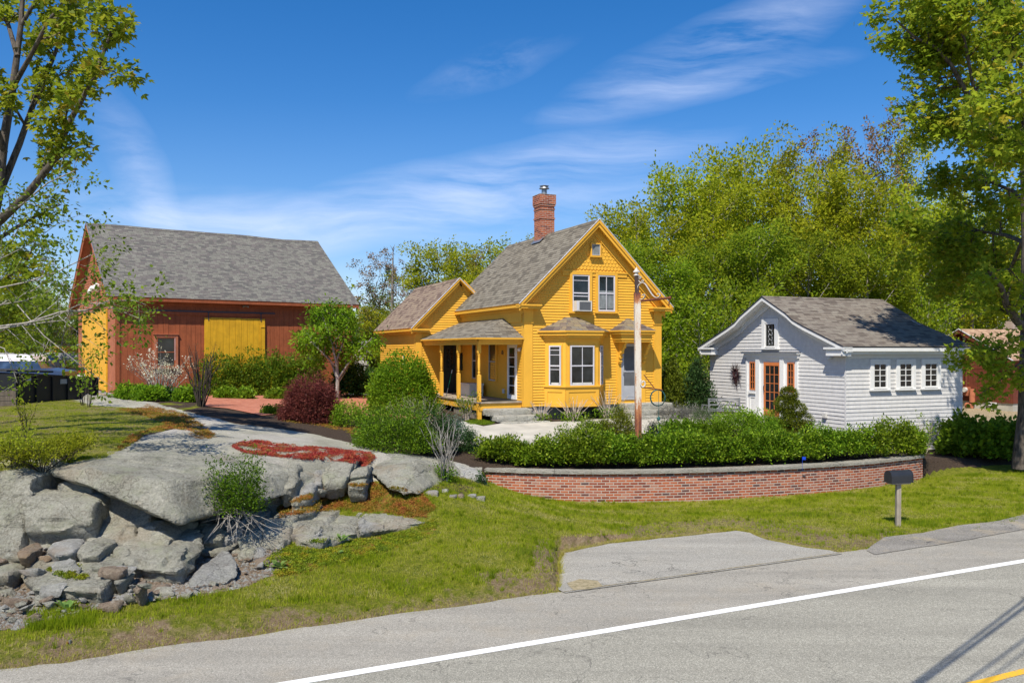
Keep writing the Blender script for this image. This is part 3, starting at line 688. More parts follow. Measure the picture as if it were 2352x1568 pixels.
# sand and weeds along the turnout joint: thin strip of dirt
def dirtmat():
    m, nt, b = newmat('joint_dirt'); geo = nt.nodes.new('ShaderNodeNewGeometry').outputs['Position']
    nt.links.new(ramp(nt, nse(nt, geo, 14, 5, .8), [(.35, (.14,.12,.06)), (.5, (.28,.23,.13)), (.68, (.40,.34,.23))]), b.inputs['Base Color']); b.inputs['Roughness'].default_value = 1; return m
M['dirt'] = dirtmat()
t0 = lo[1].x*RU.x + lo[1].y*RU.y; t1 = lo[0].x*RU.x + lo[0].y*RU.y
mb = MB(); t = t0
while t < t1:
    h = lambda q: .045*max(0, noise.noise(Vector((q*2.2, 1, 0)))+.05) + .002
    mb.face([road_pt(12.25-h(t), t, .020), road_pt(12.25-h(t+.1), t+.1, .020), road_pt(12.26+h(t+.1+9), t+.1, .020), road_pt(12.26+h(t+9), t, .020)]); t += .1
o = mb.build('joint_dirt', M['dirt']); o['kind'] = 'structure'
sp = [gz(x, y, .02) for x, y in [(1302,1338),(1330,1328),(1372,1333),(1384,1344),(1352,1352),(1318,1354)]]
sheet('sand_patch', jag(sp + [sp[0]], .05)[:-1], M['dirt'], z=.0205, off=0)
# brick patio and pale concrete walk on the plateau
M['concrete'] = paint('pale_concrete', (.45, .425, .36), .85, .14, scale=1.5)
M['slate'] = paint('pale_flagstone', (.40, .39, .36), .85, .12)
pat = [gz(x, y, 1.72) for x, y in [(455,960),(470,922),(560,918),(700,920),(800,915),(905,918),(960,935),(1000,948),(960,960),(880,960),(800,958),(700,958),(600,972),(520,962)]]
sheet('brick_patio', pat, M['paver'], z=None, off=.03, step=1.0)
wk = [gz(x, y, 1.53) for x, y in [(1030,990),(1062,975),(1110,982),(1150,977),(1300,973),(1420,966),(1480,960),(1620,956),(1700,951),(1790,948),(1800,955),(1760,960),(1700,972),(1640,985),(1500,986),(1380,988),(1300,1002),(1230,1008),(1130,1004),(1060,1002)]]
sheet('concrete_walk', wk, M['concrete'], z=None, off=.035, step=1.0)
sheet('flagstone_path', [gz(x, y, 1.85) for x, y in [(800,908),(850,905),(862,915),(800,916)]], M['slate'], z=None, off=.045, step=1.0)
# ---------------------------------------------------------------- height probe for scattering
def world_bvh(objs):
    vs, fs = [], []
    for o in objs:
        me = o.data; mw = o.matrix_world; b = len(vs)
        vs += [mw @ v.co for v in me.vertices]; fs += [[i+b for i in p.vertices] for p in me.polygons]
    return BVHTree.FromPolygons(vs, fs)
# ---------------------------------------------------------------- brick retaining wall
def smooth_line(P, n=8):
    P = [Vector((*p, 0)) for p in P]; out = []
    for i in range(len(P)-1):
        p0 = P[max(i-1, 0)]; p1 = P[i]; p2 = P[i+1]; p3 = P[min(i+2, len(P)-1)]
        for k in range(n):
            t = k/n
            out.append(.5*((2*p1) + (p2-p0)*t + (2*p0-5*p1+4*p2-p3)*t*t + (3*p1-p0-3*p2+p3)*t**3))
    return out + [P[-1]]
def retaining_wall():
    root = thing('retaining_wall', 'long curved low wall of old red brick with a pale stone cap', 'wall', (3, 22, 0))
    L_ = smooth_line(WALLP, 8); inv = Vector((-3, -22, 0))
    nrm = []
    for i in range(len(L_)):
        d = (L_[min(i+1, len(L_)-1)] - L_[max(i-1, 0)]).normalized(); nrm.append(Vector((-d.y, d.x, 0)))
    top = .80
    mb = MB(); u = 0
    for i in range(len(L_)-1):
        a, b = L_[i]+nrm[i]*.05, L_[i+1]+nrm[i+1]*.05; a2, b2 = L_[i]+nrm[i]*.36, L_[i+1]+nrm[i+1]*.36; du = (b-a).length
        za, zb = -.35, top
        T = lambda p, z: p + inv + Vector((0, 0, z))
        mb.face([T(a, za), T(b, za), T(b, zb), T(a, zb)], [(u, za), (u+du, za), (u+du, zb), (u, zb)])
        mb.face([T(b2, za), T(a2, za), T(a2, zb), T(b2, zb)], [(u+du, za), (u, za), (u, zb), (u+du, zb)])
        u += du
    for i, s in ((0, 1), (-1, -1)):
        a, b = L_[i]+nrm[i]*.05, L_[i]+nrm[i]*.36; q = [a, b] if s < 0 else [b, a]
        mb.face([q[0]+inv+Vector((0,0,-.35)), q[1]+inv+Vector((0,0,-.35)), q[1]+inv+Vector((0,0,top)), q[0]+inv+Vector((0,0,top))], [(0,-.35),(.31,-.35),(.31,top),(0,top)])
    mb.build('brickwork', M['brick'], root)
    cp = MB(); r = random.Random(5); i = 0
    Lf = smooth_line(WALLP, 16); nf = []
    for k in range(len(Lf)):
        d = (Lf[min(k+1, len(Lf)-1)] - Lf[max(k-1, 0)]).normalized(); nf.append(Vector((-d.y, d.x, 0)))
    j = lambda p, s: noise.noise(p*9+Vector((s, s, 0)))*.012
    for k in range(len(Lf)-1):
        joint = (k % 9 == 8)
        a, b = Lf[k], Lf[k+1].lerp(Lf[k], .08 if joint else 0)
        q = [a - nf[k]*(.01+j(a, 1)), b - nf[k+1]*(.01+j(b, 1)), b + nf[k+1]*.40, a + nf[k]*.40]
        z0, z1 = top+.001, top+.075
        low = [p + inv + Vector((0, 0, z0+j(p, 3))) for p in q]; up = [p + inv + Vector((0, 0, z1+j(p, 7)*.5)) for p in q]
        cp.face(up); cp.face(low[::-1])
        cp.face([low[0], low[1], up[1], up[0]]); cp.face([low[2], low[3], up[3], up[2]])
        if joint or k == 0 or k == len(Lf)-2 or k % 9 == 0: cp.face([low[1], low[2], up[2], up[1]]); cp.face([low[3], low[0], up[0], up[3]])
    cp.build('cap', M['cap'], root)
    # short stepped return at the right end
    rt = MB(); c = at(2115, 1043, 25.9); W_ = Wall((c.x-3, c.y-22, 0), (.86, .5, 0), (.5, -.86, 0))
    e = .34
    p = [W_(-.2, .3, 0), W_(.12, .3, 0), W_(.12, .3, -e), W_(-.2, .3, -e)]
    for k in range(4):
        a, b = p[k], p[(k+1) % 4]; dl = (a-b).length
        rt.face([a, b, b+Vector((0,0,.66)), a+Vector((0,0,.66))], [(0,0), (dl,0), (dl,.66), (0,.66)])
    rt.build('end_pier', M['brick'], root)
    ct = MB(); ct.prism([q+Vector((0,0,.662)) for q in (W_(-.24,.3,.03), W_(.16,.3,.03), W_(.16,.3,-e-.03), W_(-.24,.3,-e-.03))], (0,0,.06)); ct.build('pier_cap', M['cap'], root)
retaining_wall()
def ridge(m, y0, y1, zr, sl, mat, par, alongx=False):
    rc = MB()
    for sg in (-1, 1):
        P = [(m+sg*.14, y0, zr-.14*sl+.014), (m+sg*.14, y1, zr-.14*sl+.014), (m, y1, zr+.014), (m, y0, zr+.014)]
        if alongx: P = [(b, a, c) for a, b, c in P]
        rc.slab(P, .01, (0, 9), (0, 0, -.01))
    rc.build('ridge_cap', [mat, mat], par)
def split_side(names, parent, axis, mid):
    for o in list(parent.children):
        if o.name.split('.')[0] not in names: continue
        me = o.data; side = [((sum((me.vertices[i].co for i in p.vertices), Vector())/len(p.vertices))[axis] > mid) for p in me.polygons]
        if all(side) or not any(side): continue
        for want in (True, False):
            bm = bmesh.new(); bm.from_mesh(me); bm.faces.ensure_lookup_table()
            bmesh.ops.delete(bm, geom=[f for f in bm.faces if side[f.index] != want], context='FACES')
            m2 = bpy.data.meshes.new(o.name.split('.')[0]); bm.to_mesh(m2); bm.free()
            for mt in me.materials: m2.materials.append(mt)
            n = bpy.data.objects.new(o.name.split('.')[0], m2); COL.objects.link(n); n.parent = parent
        bpy.data.objects.remove(o)

# ---------------------------------------------------------------- generic building parts
def uvq(mb, wall, a0, a1, z0, z1, c): mb.face([wall(a0,z0,c), wall(a1,z0,c), wall(a1,z1,c), wall(a0,z1,c)], [(a0,z0),(a1,z0),(a1,z1),(a0,z1)])
def window(root, wall, a0, a1, z0, z1, cas=None, cw=.09, frame=None, fw=.045, cols=1, rows=2, sill=True, meet=True, mt=.02, glass=None, curtain=None, base=.02, name='window', label=None, hood=False, gl_rows=None, reveal=.0):
    """opening a0..a1 x z0..z1 is the sash frame; casing of width cw outside it"""
    cas = cas or M['white']; frame = frame or M['white']
    c = MB()
    if cw > 0:
        wbox(c, wall, a0-cw, a0, z0-.02, z1+cw, base-.02, base+.045); wbox(c, wall, a1, a1+cw, z0-.02, z1+cw, base-.02, base+.045)
        wbox(c, wall, a0+.001, a1-.001, z1, z1+cw-.002, base-.02, base+.043)
        if sill: wbox(c, wall, a0-cw-.03, a1+cw+.03, z0-.07, z0-.0205, base-.02, base+.085)
        if hood: wbox(c, wall, a0-cw-.03, a1+cw+.03, z1+cw+.001, z1+cw+.03, base-.02, base+.075)
    wd = c.build(name, cas, root) if c.f else None
    if wd is None:
        c.p((0,0,0)); wd = c.build(name, cas, root)
    if label: wd['label'] = label
    f = MB()
    wbox(f, wall, a0, a0+fw, z0, z1, base-.02, base+.03); wbox(f, wall, a1-fw, a1, z0, z1, base-.02, base+.03)
    wbox(f, wall, a0+fw, a1-fw, z1-fw, z1, base-.02, base+.029); wbox(f, wall, a0+fw, a1-fw, z0, z0+fw*1.2, base-.02, base+.029)
    zm = (z0+z1)/2
    if meet: wbox(f, wall, a0+fw, a1-fw, zm-.022, zm+.022, base-.015, base+.027)
    for k in range(1, cols):
        a = a0+fw + (a1-a0-2*fw)*k/cols; wbox(f, wall, a-mt/2, a+mt/2, z0+fw*1.2, z1-fw, base-.014, base+.020)
    if rows > 1 and not (meet and rows == 2):
        for k in range(1, rows):
            z = z0+fw*1.2 + (z1-z0-2.2*fw)*k/rows
            if meet and abs(z-zm) < .05: continue
            wbox(f, wall, a0+fw, a1-fw, z-mt/2, z+mt/2, base-.013, base+.019)
    f.build('sash', frame, wd)
    g = MB(); uvq(g, wall, a0+fw*.5, a1-fw*.5, z0+fw*.5, z1-fw*.5, base+.002); g.build('pane', glass or M['glass'], wd)
    if curtain:
        q = MB(); n = 14; r = random.Random(int(a0*97+z0*13))
        ca0, ca1, cz0, cz1 = curtain
        for k in range(n):
            x0 = ca0 + (ca1-ca0)*k/n; x1 = ca0 + (ca1-ca0)*(k+1)/n; d0 = .0035 + .003*(k % 2); d1 = .0035 + .003*((k+1) % 2)
            q.face([wall(x0,cz0,base+d0), wall(x1,cz0,base+d1), wall(x1,cz1,base+d1), wall(x0,cz1,base+d0)])
        q.build('curtain', M['curtain'], wd)
    return wd
class Frame:
    """local frame of a building, can turn a photo pixel into a local point on one of its planes"""
    def __init__(s, o, ang): s.o = Vector(o); s.c = math.cos(ang); s.s = math.sin(ang)
    def ray(s, x, y):
        d = Vector(((x-CX)/F, 1, -(y-HY)/F)); o = Vector((0,0,CAMZ)) - s.o
        L_ = lambda v: Vector((v.x*s.c + v.y*s.s, -v.x*s.s + v.y*s.c, v.z)); return L_(o), L_(d)
    def ony(s, x, y, Y=0.0): o, d = s.ray(x, y); t = (Y-o.y)/d.y; p = o+d*t; return p.x, p.z
    def onx(s, x, y, X=0.0): o, d = s.ray(x, y); t = (X-o.x)/d.x; p = o+d*t; return p.y, p.z
def gable_roof(root, name, mats, x0, x1, y0, y1, ze, zr, ov, rake, th=.16, along='y', kick=None):
    """ridge along local y (or x). eaves overhang ov, rakes overhang rake"""
    pass

# ---------------------------------------------------------------- yellow house
HA = math.atan2(.394, .919); HO = Vector((.429, 29.16, 0)); HF = Frame(HO, HA)
HW, HL, HZ0 = 5.576, 7.7, 2.07
def yellow_house():
    root = thing('yellow_house', 'bright yellow clapboard farmhouse with a steep grey gable roof and a brick chimney', 'house', HO, HA)
    y = M['yellow']
    front = Wall((0,0,0), (1,0,0), (0,-1,0)); left = Wall((0,0,0), (0,1,0), (-1,0,0)); right = Wall((HW,0,0), (0,1,0), (1,0,0)); back = Wall((0,HL,0), (1,0,0), (0,1,0))
    ze = 5.64; mid = HW/2; zr = 8.72; ov = .34; rk = .36; sl = (zr-ze)/(mid+ov)
    zw = ze + sl*ov                       # where the roof underside meets the wall
    th = .17
    gab = [(0,HZ0),(HW,HZ0),(HW,zw-th),(mid,zr-th),(0,zw-th)]
    w = MB(); CH = .098
    siding(w, front, [(0,HZ0),(HW,HZ0),(HW,zw-.2),(mid,zr-.2),(0,zw-.2)], CH, .026)
    siding(w, left, [(0,HZ0),(HL,HZ0),(HL,zw-.2),(0,zw-.2)], CH, .026); siding(w, right, [(0,HZ0),(HL,HZ0),(HL,zw-.2),(0,zw-.2)], CH, .026)
    siding(w, back, gab, CH, .026)
    w.build('wall', y, root)
    # roof slabs
    rf = MB()
    for sx in (0, 1):
        X0 = -ov if sx == 0 else HW+ov
        rf.slab([(X0,-rk,ze),(X0,HL+rk,ze),(mid,HL+rk,zr),(mid,-rk,zr)], .05)
    roof = rf.build('roof', [M['houseroof'], y], root)
    de = MB()
    for sx in (0, 1):
        X0 = -ov if sx == 0 else HW+ov; sg = 1 if sx == 0 else -1
        de.prism([(X0-sg*.012,-rk-.015,ze-.02),(mid,-rk-.015,zr-.005),(mid,-rk-.015,zr+.02),(X0-sg*.012,-rk-.015,ze+.005)], (0,.03,0))
    de.build('drip_edge', M['flash'], roof)
    ridge(mid, -rk, HL+rk, zr, sl, M['houseroof'], roof)
    # rake boards, soffit, eaves
    tr = MB()
    for sx in (0, 1):
        sg = 1 if sx == 0 else -1; X0 = -ov if sx == 0 else HW+ov
        def R_(t, d): return (X0 + sg*t, ze + sl*t - d)
        def board(t0, t1, d0, d1, ya, yb):
            a = R_(t0, d0); b = R_(t1, d0); c = R_(t1, d1); d = R_(t0, d1)
            tr.prism([(a[0],ya,a[1]),(b[0],ya,b[1]),(c[0],ya,c[1]),(d[0],ya,d[1])], (0, yb-ya, 0))
        T = mid+ov
        board(0, T, .06, .13, -rk-.0, -rk+.05)               # crown
        board(.02, T, .13, .27, -rk+.04, -rk+.08)            # fascia
        board(.02, T, .14, .17, -rk+.08, -.0)                # soffit
        board(.15, T, .17, .52, -.02, -.055)                 # frieze on the gable wall
        board(.15, T, .52, .56, -.02, -.075)
    tr.build('rake_trim', y, root)
    ev = MB()
    for sx in (0, 1):
        sg = 1 if sx == 0 else -1; X0 = -ov if sx == 0 else HW+ov; Xw = 0 if sx == 0 else HW
        ev.box(X0+sg*.015, X0+sg*.06, -rk+.02, HL+rk, ze-.13, ze-.052)
        ev.box(X0+sg*.06, Xw, -rk+.03, HL+rk, ze-.155, ze-.115)
        ev.box(Xw-sg*.10, Xw-sg*.021, -.12, HL, ze-.24, ze-.156)
        ev.box(Xw-sg*.045, Xw-sg*.021, .16, HL, ze-.62, ze-.24)    # frieze along the side
        # cornice return on the front
        x_in = Xw + sg*.52
        ev.box(X0+sg*.005, x_in, -rk, -.022, ze-.075, ze-.02); ev.box(X0+sg*.05, x_in-sg*.03, -rk+.05, -.022, ze-.17, ze-.075)
        ev.box(Xw-sg*.03, Xw+sg*.32, -.065, -.022, ze-.62, ze-.17)
    ev.build('cornice', y, root)
    cb = MB()
    for Xw, sg in ((0, 1), (HW, -1)):
        cb.box(Xw-sg*.035, Xw+sg*.30, -.042, .0, HZ0-.02, ze-.66); cb.box(Xw-sg*.035, Xw, 0, .16, HZ0-.02, ze-.66)
        cb.box(Xw-sg*.06, Xw+sg*.325, -.07, .0, ze-.66, ze-.61)
    cb.build('corner_board', y, root)
    fd = MB(); fd.box(.04, HW-.04, .05, HL-.05, 1.3, HZ0+.01); fd.build('foundation', M['block'], root)
    # ledge under the fish scales, fish scales
    a0, z0 = HF.ony(1650+165/7.127, 0, 0) if 0 else (0, 0)
    x_l, zl = HF.ony((1650+165/7.127)/1.2755, (750+318/7.127)/1.2755, -.05); x_r, _ = HF.ony((1650+1250/7.127)/1.2755, (750+362/7.127)/1.2755, -.05)
    lg = MB(); zl = zl-.02; hw = (zr-.56-.35-zl)/sl + 0
    xl = mid-(zr-.52-zl)/sl; xr = 2*mid-xl
    lg.box(xl+.02, xr-.02, -.075, -.02, zl, zl+.045); lg.box(xl+.08, xr-.08, -.05, -.02, zl-.13, zl)
    lg.build('gable_ledge', y, root)
    fs = MB(); row = 0; z = zl+.10
    while z < zr-.6:
        half = (zr-.50-z)/sl; nsc = int(2*half/.14)+2; off = .07*(row % 2)
        for k in range(-nsc, nsc):
            xc = mid + k*.14 + off
            if abs(xc-mid) > half: continue
            pts = [(xc+.066*math.cos(t), -.0, z+.07+.07*math.sin(t)) for t in [math.pi+math.pi*j/6 for j in range(7)]] + [(xc+.066, 0, z+.20), (xc-.066, 0, z+.20)]
            c0, c1 = .042, .018
            P = [Vector((q[0], -(c1+(c0-c1)*(1-(q[2]-z)/.2)), q[2])) for q in pts]
            fs.face(P)
            for i in range(7):
                a, b = P[i], P[(i+1) % len(P)]; fs.face([a, b, Vector((b.x, -.012, b.z)), Vector((a.x, -.012, a.z))])
        z += .128; row += 1
    fs.build('fish_scale_shingles', y, root)
    # gable vent window
    vx0, vz1 = HF.ony((1000+1710/2.352)/1.2755, (500+500/2.352)/1.2755, -.1); vx1, vz0 = HF.ony((1000+1785/2.352)/1.2755, (500+590/2.352)/1.2755, -.1)
    window(root, front, mid-.17, mid+.17, vz0+.03, vz1-.02, y, .045, M['grey'], .02, 1, 1, True, False, base=.075, glass=M['curtain'], name='attic_window', label='small square gable vent window')
    def P(zx, zy, plane=-.05): return HF.ony((1500+zx/5.2267)/1.2755, (900+zy/5.2267)/1.2755, plane)
    # two upper windows
    def P3(zx, zy): return HF.ony((1650+zx/7.127)/1.2755, (750+zy/7.127)/1.2755, -.05)
    for k, (xa, xb, ya, yb) in enumerate(((190, 550, 382, 1158), (728, 1080, 395, 1160))):
        a0, z1 = P3(xa, ya); a1, z0 = P3(xb, yb); a0, z1_ = P3(xa, ya)
        window(root, front, a0, a1, z0, z1, y, .10, M['sash'], .05, 1, 2, True, True, base=.03, label=('upper window with an air conditioner' if k == 0 else 'upper window with a pale curtain'),
               curtain=((a0+.06, a1-.06, z0+.1, z0+.75) if k else None))
        if k == 0:
            AC = (a0, a1, z0, z1)
            wn_ = root.children[-1]; m_ = MB(); wbox(m_, front, a0+.05, a1-.05, z0+.53, z0+.56, .03, .055); m_.build('storm_bar', M['sash'], wn_); m_ = MB(); wbox(m_, front, a0+.05, a1-.05, z1-.22, z1-.2, .03, .05); m_.build('storm_bar', M['sash'], wn_)
        else:
            m_ = MB(); wbox(m_, front, (a0+a1)/2-.012, (a0+a1)/2+.012, z0+.06, z1-.05, .03, .05); m_.build('mullion', M['sash'], root.children[-1])
    # bay window
    by = MB(); xa, _ = P(498, 1000, -.0); 
    xL, zbb = P(820, 1530, -.62); xR, _ = P(1325, 1530, -.62); xl0 = P(500, 1000, 0)[0]
    xr0 = xR + (xL-xl0)
    z_sill = P(820, 1225, -.62)[1]; z_top = P(820, 400, -.62)[1]; zb = P(1000, 1528, -.62)[1]
    bay = [Vector((xl0,0,0)), Vector((xL,-.62,0)), Vector((xR,-.62,0)), Vector((xr0,0,0))]
    C = sum(bay, Vector())/4
    def ring(mbx, z0, z1, g=0.0):
        q = []
        for i, v in enumerate(bay):
            d = Vector(((-1 if i < 2 else 1)*g*(1.2 if i in (0,3) else .6), -g if i in (1, 2) else 0, 0)); q.append(v+d)
        mbx.prism([p+Vector((0,0,z0)) for p in q], (0,0,z1-z0))
    ring(by, zb, z_top); ring(by, z_sill-.0, z_sill+.06, .07); ring(by, z_sill-.09, z_sill-.001, .025); ring(by, z_top-.26, z_top-.001, .03)
    bayo = by.build('bay_window', y, root)
    for i, (p, q) in enumerate(((bay[0], bay[1]), (bay[1], bay[2]), (bay[2], bay[3]))):
        ax = (q-p).normalized(); out = Vector((ax.y, -ax.x, 0)); Wl = Wall(p, ax, out); Ln = (q-p).length
        if i == 0: a0, a1 = Ln*.24, Ln*.80
        elif i == 1: a0, a1 = .17, Ln-.20
        else: a0, a1 = Ln*.2, Ln*.76
        zt_ = P(950, 585, -.62)[1]; zs = P(950, 1205, -.62)[1]
        window(root, Wl, a0, a1, zs, zt_, y, .0, M['sash'], .045, 1, 2, False, True, base=.03)
        wd = root.children[-1]; wd.parent = bayo
        m_ = MB()
        if i == 1: wbox(m_, Wl, (a0+a1)/2-.011, (a0+a1)/2+.011, zs+.05, zt_-.04, .03, .048); m_.build('storm_bar', M['sash'], bayo)
        else:
            for zz in (zt_-.17, zt_-.34, (zs+zt_)/2-.14): m_ = MB(); wbox(m_, Wl, a0+.04, a1-.04, zz, zz+.02, .03, .048); m_.build('storm_bar', M['sash'], bayo)
        if i < 2:
            cu = MB(); wbox(cu, Wl, a0+.08, a1-.08, zs+.06, zs+.12, .022, .034); cu.build('curtain', M['cooler'], bayo)
        bd = MB(); wbox(bd, Wl, a0-.05, a0-.02, zs-.02, zt_+.06, 0, .03); wbox(bd, Wl, a1+.02, a1+.05, zs-.02, zt_+.06, 0, .03)
        # recessed looking panel: raised moulding frame
        pz0, pz1 = zb+.14, z_sill-.17; pa0, pa1 = .12, Ln-.12
        if pa1-pa0 > .2:
            for (u0,u1,v0,v1) in ((0,pa0,pz0,pz1),(pa1,Ln,pz0,pz1),(0,Ln,zb+.01,pz0),(0,Ln,pz1,z_sill-.092)): wbox(bd, Wl, u0, u1, v0, v1, 0, .022)
        bd.build('moulding', y, bayo)
    def hiproof(poly, tops, z0, z1, over, name, par, mat):
        r = MB(); n = len(poly)
        for i in range(n-1):
            p, q = poly[i], poly[i+1]; tp, tq = tops[i], tops[i+1]
            pts = [p+Vector((0,0,z0)), q+Vector((0,0,z0)), tq+Vector((0,0,z1))] + ([tp+Vector((0,0,z1))] if (tp-tq).length > .01 else [])
            r.slab(pts, .04, (i*3.3, 0), (0,0,-.05))
        return r.build(name, [mat, y], par)
    e = .25
    zr0 = P(820, 355, -.85)[1]; zr1 = P(900, 152, 0)[1]
    eav = [Vector((xl0-.32,.0,0)), Vector((xL-.10,-.62-e,0)), Vector((xR+.10,-.62-e,0)), Vector((xr0+.32,0,0))]
    xt0, xt1 = P(815, 152, 0)[0], P(1000, 152, 0)[0]
    hiproof(eav, [Vector((xt0,-.01,0)), Vector((xt0+.05,-.03,0)), Vector((xt1-.05,-.03,0)), Vector((xt1,-.01,0))], zr0, zr1, e, 'bay_roof', bayo, M['bayroof'])
    sf = MB(); sf.prism([p.lerp(C, .06)+Vector((0,0,zr0-.16)) for p in eav], (0,0,.108)); sf.prism([p.lerp(C, .16)+Vector((0,0,zr0-.26)) for p in eav], (0,0,.10)); sf.build('bay_cornice', y, bayo)
    sk = MB(); sk.box(xl0+.15, xr0-.2, -.35, -.03, 1.45, zb); sk.build('bay_skirt', M['darkdoor'], bayo)
    # front door, canopy, brackets
    dx0, dz1 = P(1675, 555); dx1, dz0 = P(1978, 1408); dx0 = P(1675, 900)[0]; dx1 = P(1978, 900)[0]
    dc = MB(); wbox(dc, front, dx0-.19, dx0, HZ0, dz1+.16, 0, .05); wbox(dc, front, dx1, dx1+.19, HZ0, dz1+.16, 0, .05); wbox(dc, front, dx0, dx1, dz1, dz1+.16, 0, .048)
    dc.build('door_casing', y, root)
    dr = MB(); a0, a1 = dx0, dx1
    wbox(dr, front, a0, a0+.11, dz0, dz1, .01, .052); wbox(dr, front, a1-.11, a1, dz0, dz1, .01, .045); wbox(dr, front, a0+.11, a1-.11, dz1-.1, dz1, .01, .044)
    zk = P(1700, 1200)[1]; zm_ = P(1700, 975)[1]
    wbox(dr, front, a0+.11, a1-.11, dz0, zk, .01, .044); wbox(dr, front, a0+.11, a1-.11, zm_-.04, zm_+.02, .01, .044); wbox(dr, front, a0+.17, a1-.17, dz0+.1, zk-.07, .044, .05)
    door = dr.build('storm_door', M['grey'], root); g = MB(); uvq(g, front, a0+.1, a1-.1, zk, dz1-.1, .036); g.build('pane', M['screen'], door)
    hd = MB(); hd.tube([front(a0+.07, zm_-.12, .05), front(a0+.07, zm_-.12, .09), front(a0+.07, zm_-.02, .09)], .012, 6); hd.build('handle', M['galv'], door)
    cz0 = P(1850, 352, -.7)[1]; cz1 = P(1830, 175, 0)[1]; cx0, cx1 = P(1555, 352, -.35)[0], P(2250, 352, -.35)[0]; ct0, ct1 = P(1800, 175, 0)[0], P(1850, 175, 0)[0]
    cx0 += .02; cv = [Vector((cx0,0,0)), Vector((cx0+.03,-.74,0)), Vector((cx1-.35,-.74,0)), Vector((cx1-.35,0,0))]; Cc = sum(cv, Vector())/4
    xm = (cx0+cx1-.35)/2
    can = None
    def shr(v, k): return [Vector((Cc.x+(p.x-Cc.x)*k, p.y*k, 0)) for p in v]
    cs = MB(); cs.prism([p+Vector((0,0,cz0-.14)) for p in shr(cv, .95)], (0,0,.088)); cs.prism([p+Vector((0,0,cz0-.34)) for p in shr(cv, .84)], (0,0,.20)); cs.prism([p+Vector((0,0,cz0-.42)) for p in shr(cv, .80)], (0,0,.08))
    can = cs.build('canopy', y, root)
    hiproof(cv, [Vector((xm-.06,-.01,0)), Vector((xm-.05,-.02,0)), Vector((xm+.05,-.02,0)), Vector((xm+.06,-.01,0))], cz0, cz1, 0, 'canopy_roof', can, M['bayroof'])
    for xb in (dx0-.095, dx1+.095):
        b = MB(); zt_ = cz0-.42; pr = [(0,0),(-.5,0),(-.5,-.06),(-.42,-.10),(-.40,-.20),(-.30,-.26),(-.24,-.40),(-.13,-.46),(-.15,-.58),(-.06,-.66),(-.09,-.76),(0,-.80)]
        b.prism([Vector((xb-.05, u-.05, zt_+v)) for u, v in pr], (.10,0,0))
        for (u, v, r) in ((-.33,-.17,.055),(-.19,-.37,.05),(-.10,-.54,.045),(-.06,-.70,.04)):
            b.tube([(xb-.07, u-.06, zt_+v), (xb+.07, u-.06, zt_+v)], r, 8)
        b.build('bracket', y, can)
    # side wall: windows and doors under the porch
    def S(zx, zy): return HF.onx((1200+zx/5.2267)/1.2755, (950+zy/5.2267)/1.2755, -.03)
    yd0, zt0 = S(1640, 315); yd1, zb0 = S(1505, 1140); yd0b, zbm = S(1640, 1150)
    window(root, left, yd0, yd1, zbm+.0, zt0+.02, M['white'], .0, M['white'], .12, 1, 5, False, False, mt=.03, base=.03, name='side_door', label='narrow glazed white side door')
    split_side(('deck_pier',), pc, 1, 3) if 0 else None
    for (xa, xb) in ((1330, 1222), (1030, 968)):
        a0, z0 = S(xa, 868 if xa > 1200 else 832); a1, z1 = S(xb, 300); 
        window(root, left, a0, a1, z0, 4.33, y, .09, M['grey'], .04, 1, 2, False, True, base=.035)
    # clapboard: horseshoe and outlet
    q = MB(); yy, zz = S(1420, 435); pts = [left(yy+.06*math.sin(t), zz+.075*math.cos(t), .03) for t in [-.4*math.pi*0+(-2.4)+4.8*k/10 for k in range(11)]]; q.tube(pts, .013, 5); q.build('horseshoe', M['darkmetal'], root)
    q = MB(); yy, zz = S(1440, 1020); wbox(q, left, yy-.07, yy+.05, zz-.08, zz+.08, .02, .07); q.build('outlet_cover', M['cooler'], root)
    q = MB(); yy, zz = S(1700, 365); c = left(yy, zz, .02); q.tube([c, c+Vector((-.07,-.01,-.02)), c+Vector((-.10,-.05,-.07))], [.02,.045,.06], 8); q.build('flood_light', M['cooler'], root)
    # ---- porch
    PW, PD1 = 1.59, 6.42; zd = 2.25
    dk = MB(); dk.box(-PW-.06, -.03, .12, PD1, zd-.05, zd); n = int((PD1-.12)/.14)
    pc = dk.build('porch', M['deck'], root)
    sk = MB(); sk.box(-PW-.02, -.04, .17, .21, zd-.30, zd-.055); sk.box(-PW-.02, -PW+.02, .17, PD1, zd-.30, zd-.055); sk.build('deck_skirt', y, pc)
    mt_ = MB(); mt_.box(-1.5, -.15, .3, 1.2, zd+.001, zd+.012); mt_.build('door_mat', M['darkdoor'], pc)
    for d in (.26, 2.36, 4.33):
        po = MB(); x = -PW+.0; h = .058
        po.box(x-h, x+h, d-h, d+h, zd, zd+.93 if d > .3 else zd+.93); po.box(x-h, x+h, d-h, d+h, zd+1.68, 4.22)
        Z = zd+.93
        po.lathe((x, d, Z), [(.055,0),(.03,.03),(.05,.06),(.052,.09),(.03,.115),(.04,.14),(.047,.25),(.05,.40),(.045,.52),(.036,.60),(.05,.625),(.035,.65),(.055,.68),(.055,.71),(.035,.73),(.055,.751)], 12)
        po.build('post', y, pc)
    po = MB(); po.box(-PW-.07, -PW+.07, .19, .33, 1.4, zd-.052); po.build('deck_pier', y, pc); po = MB(); po.box(-PW-.07, -PW+.07, PD1-.14, PD1, 1.4, zd-.052); po.build('deck_pier', y, pc)
    gr = MB()
    for k in range(26): gr.box(-PW+.03, -PW+.045, .45+k*.1, .475+k*.1, 1.5, zd-.3)
    gr.build('skirt_grille', M['wood'], pc)
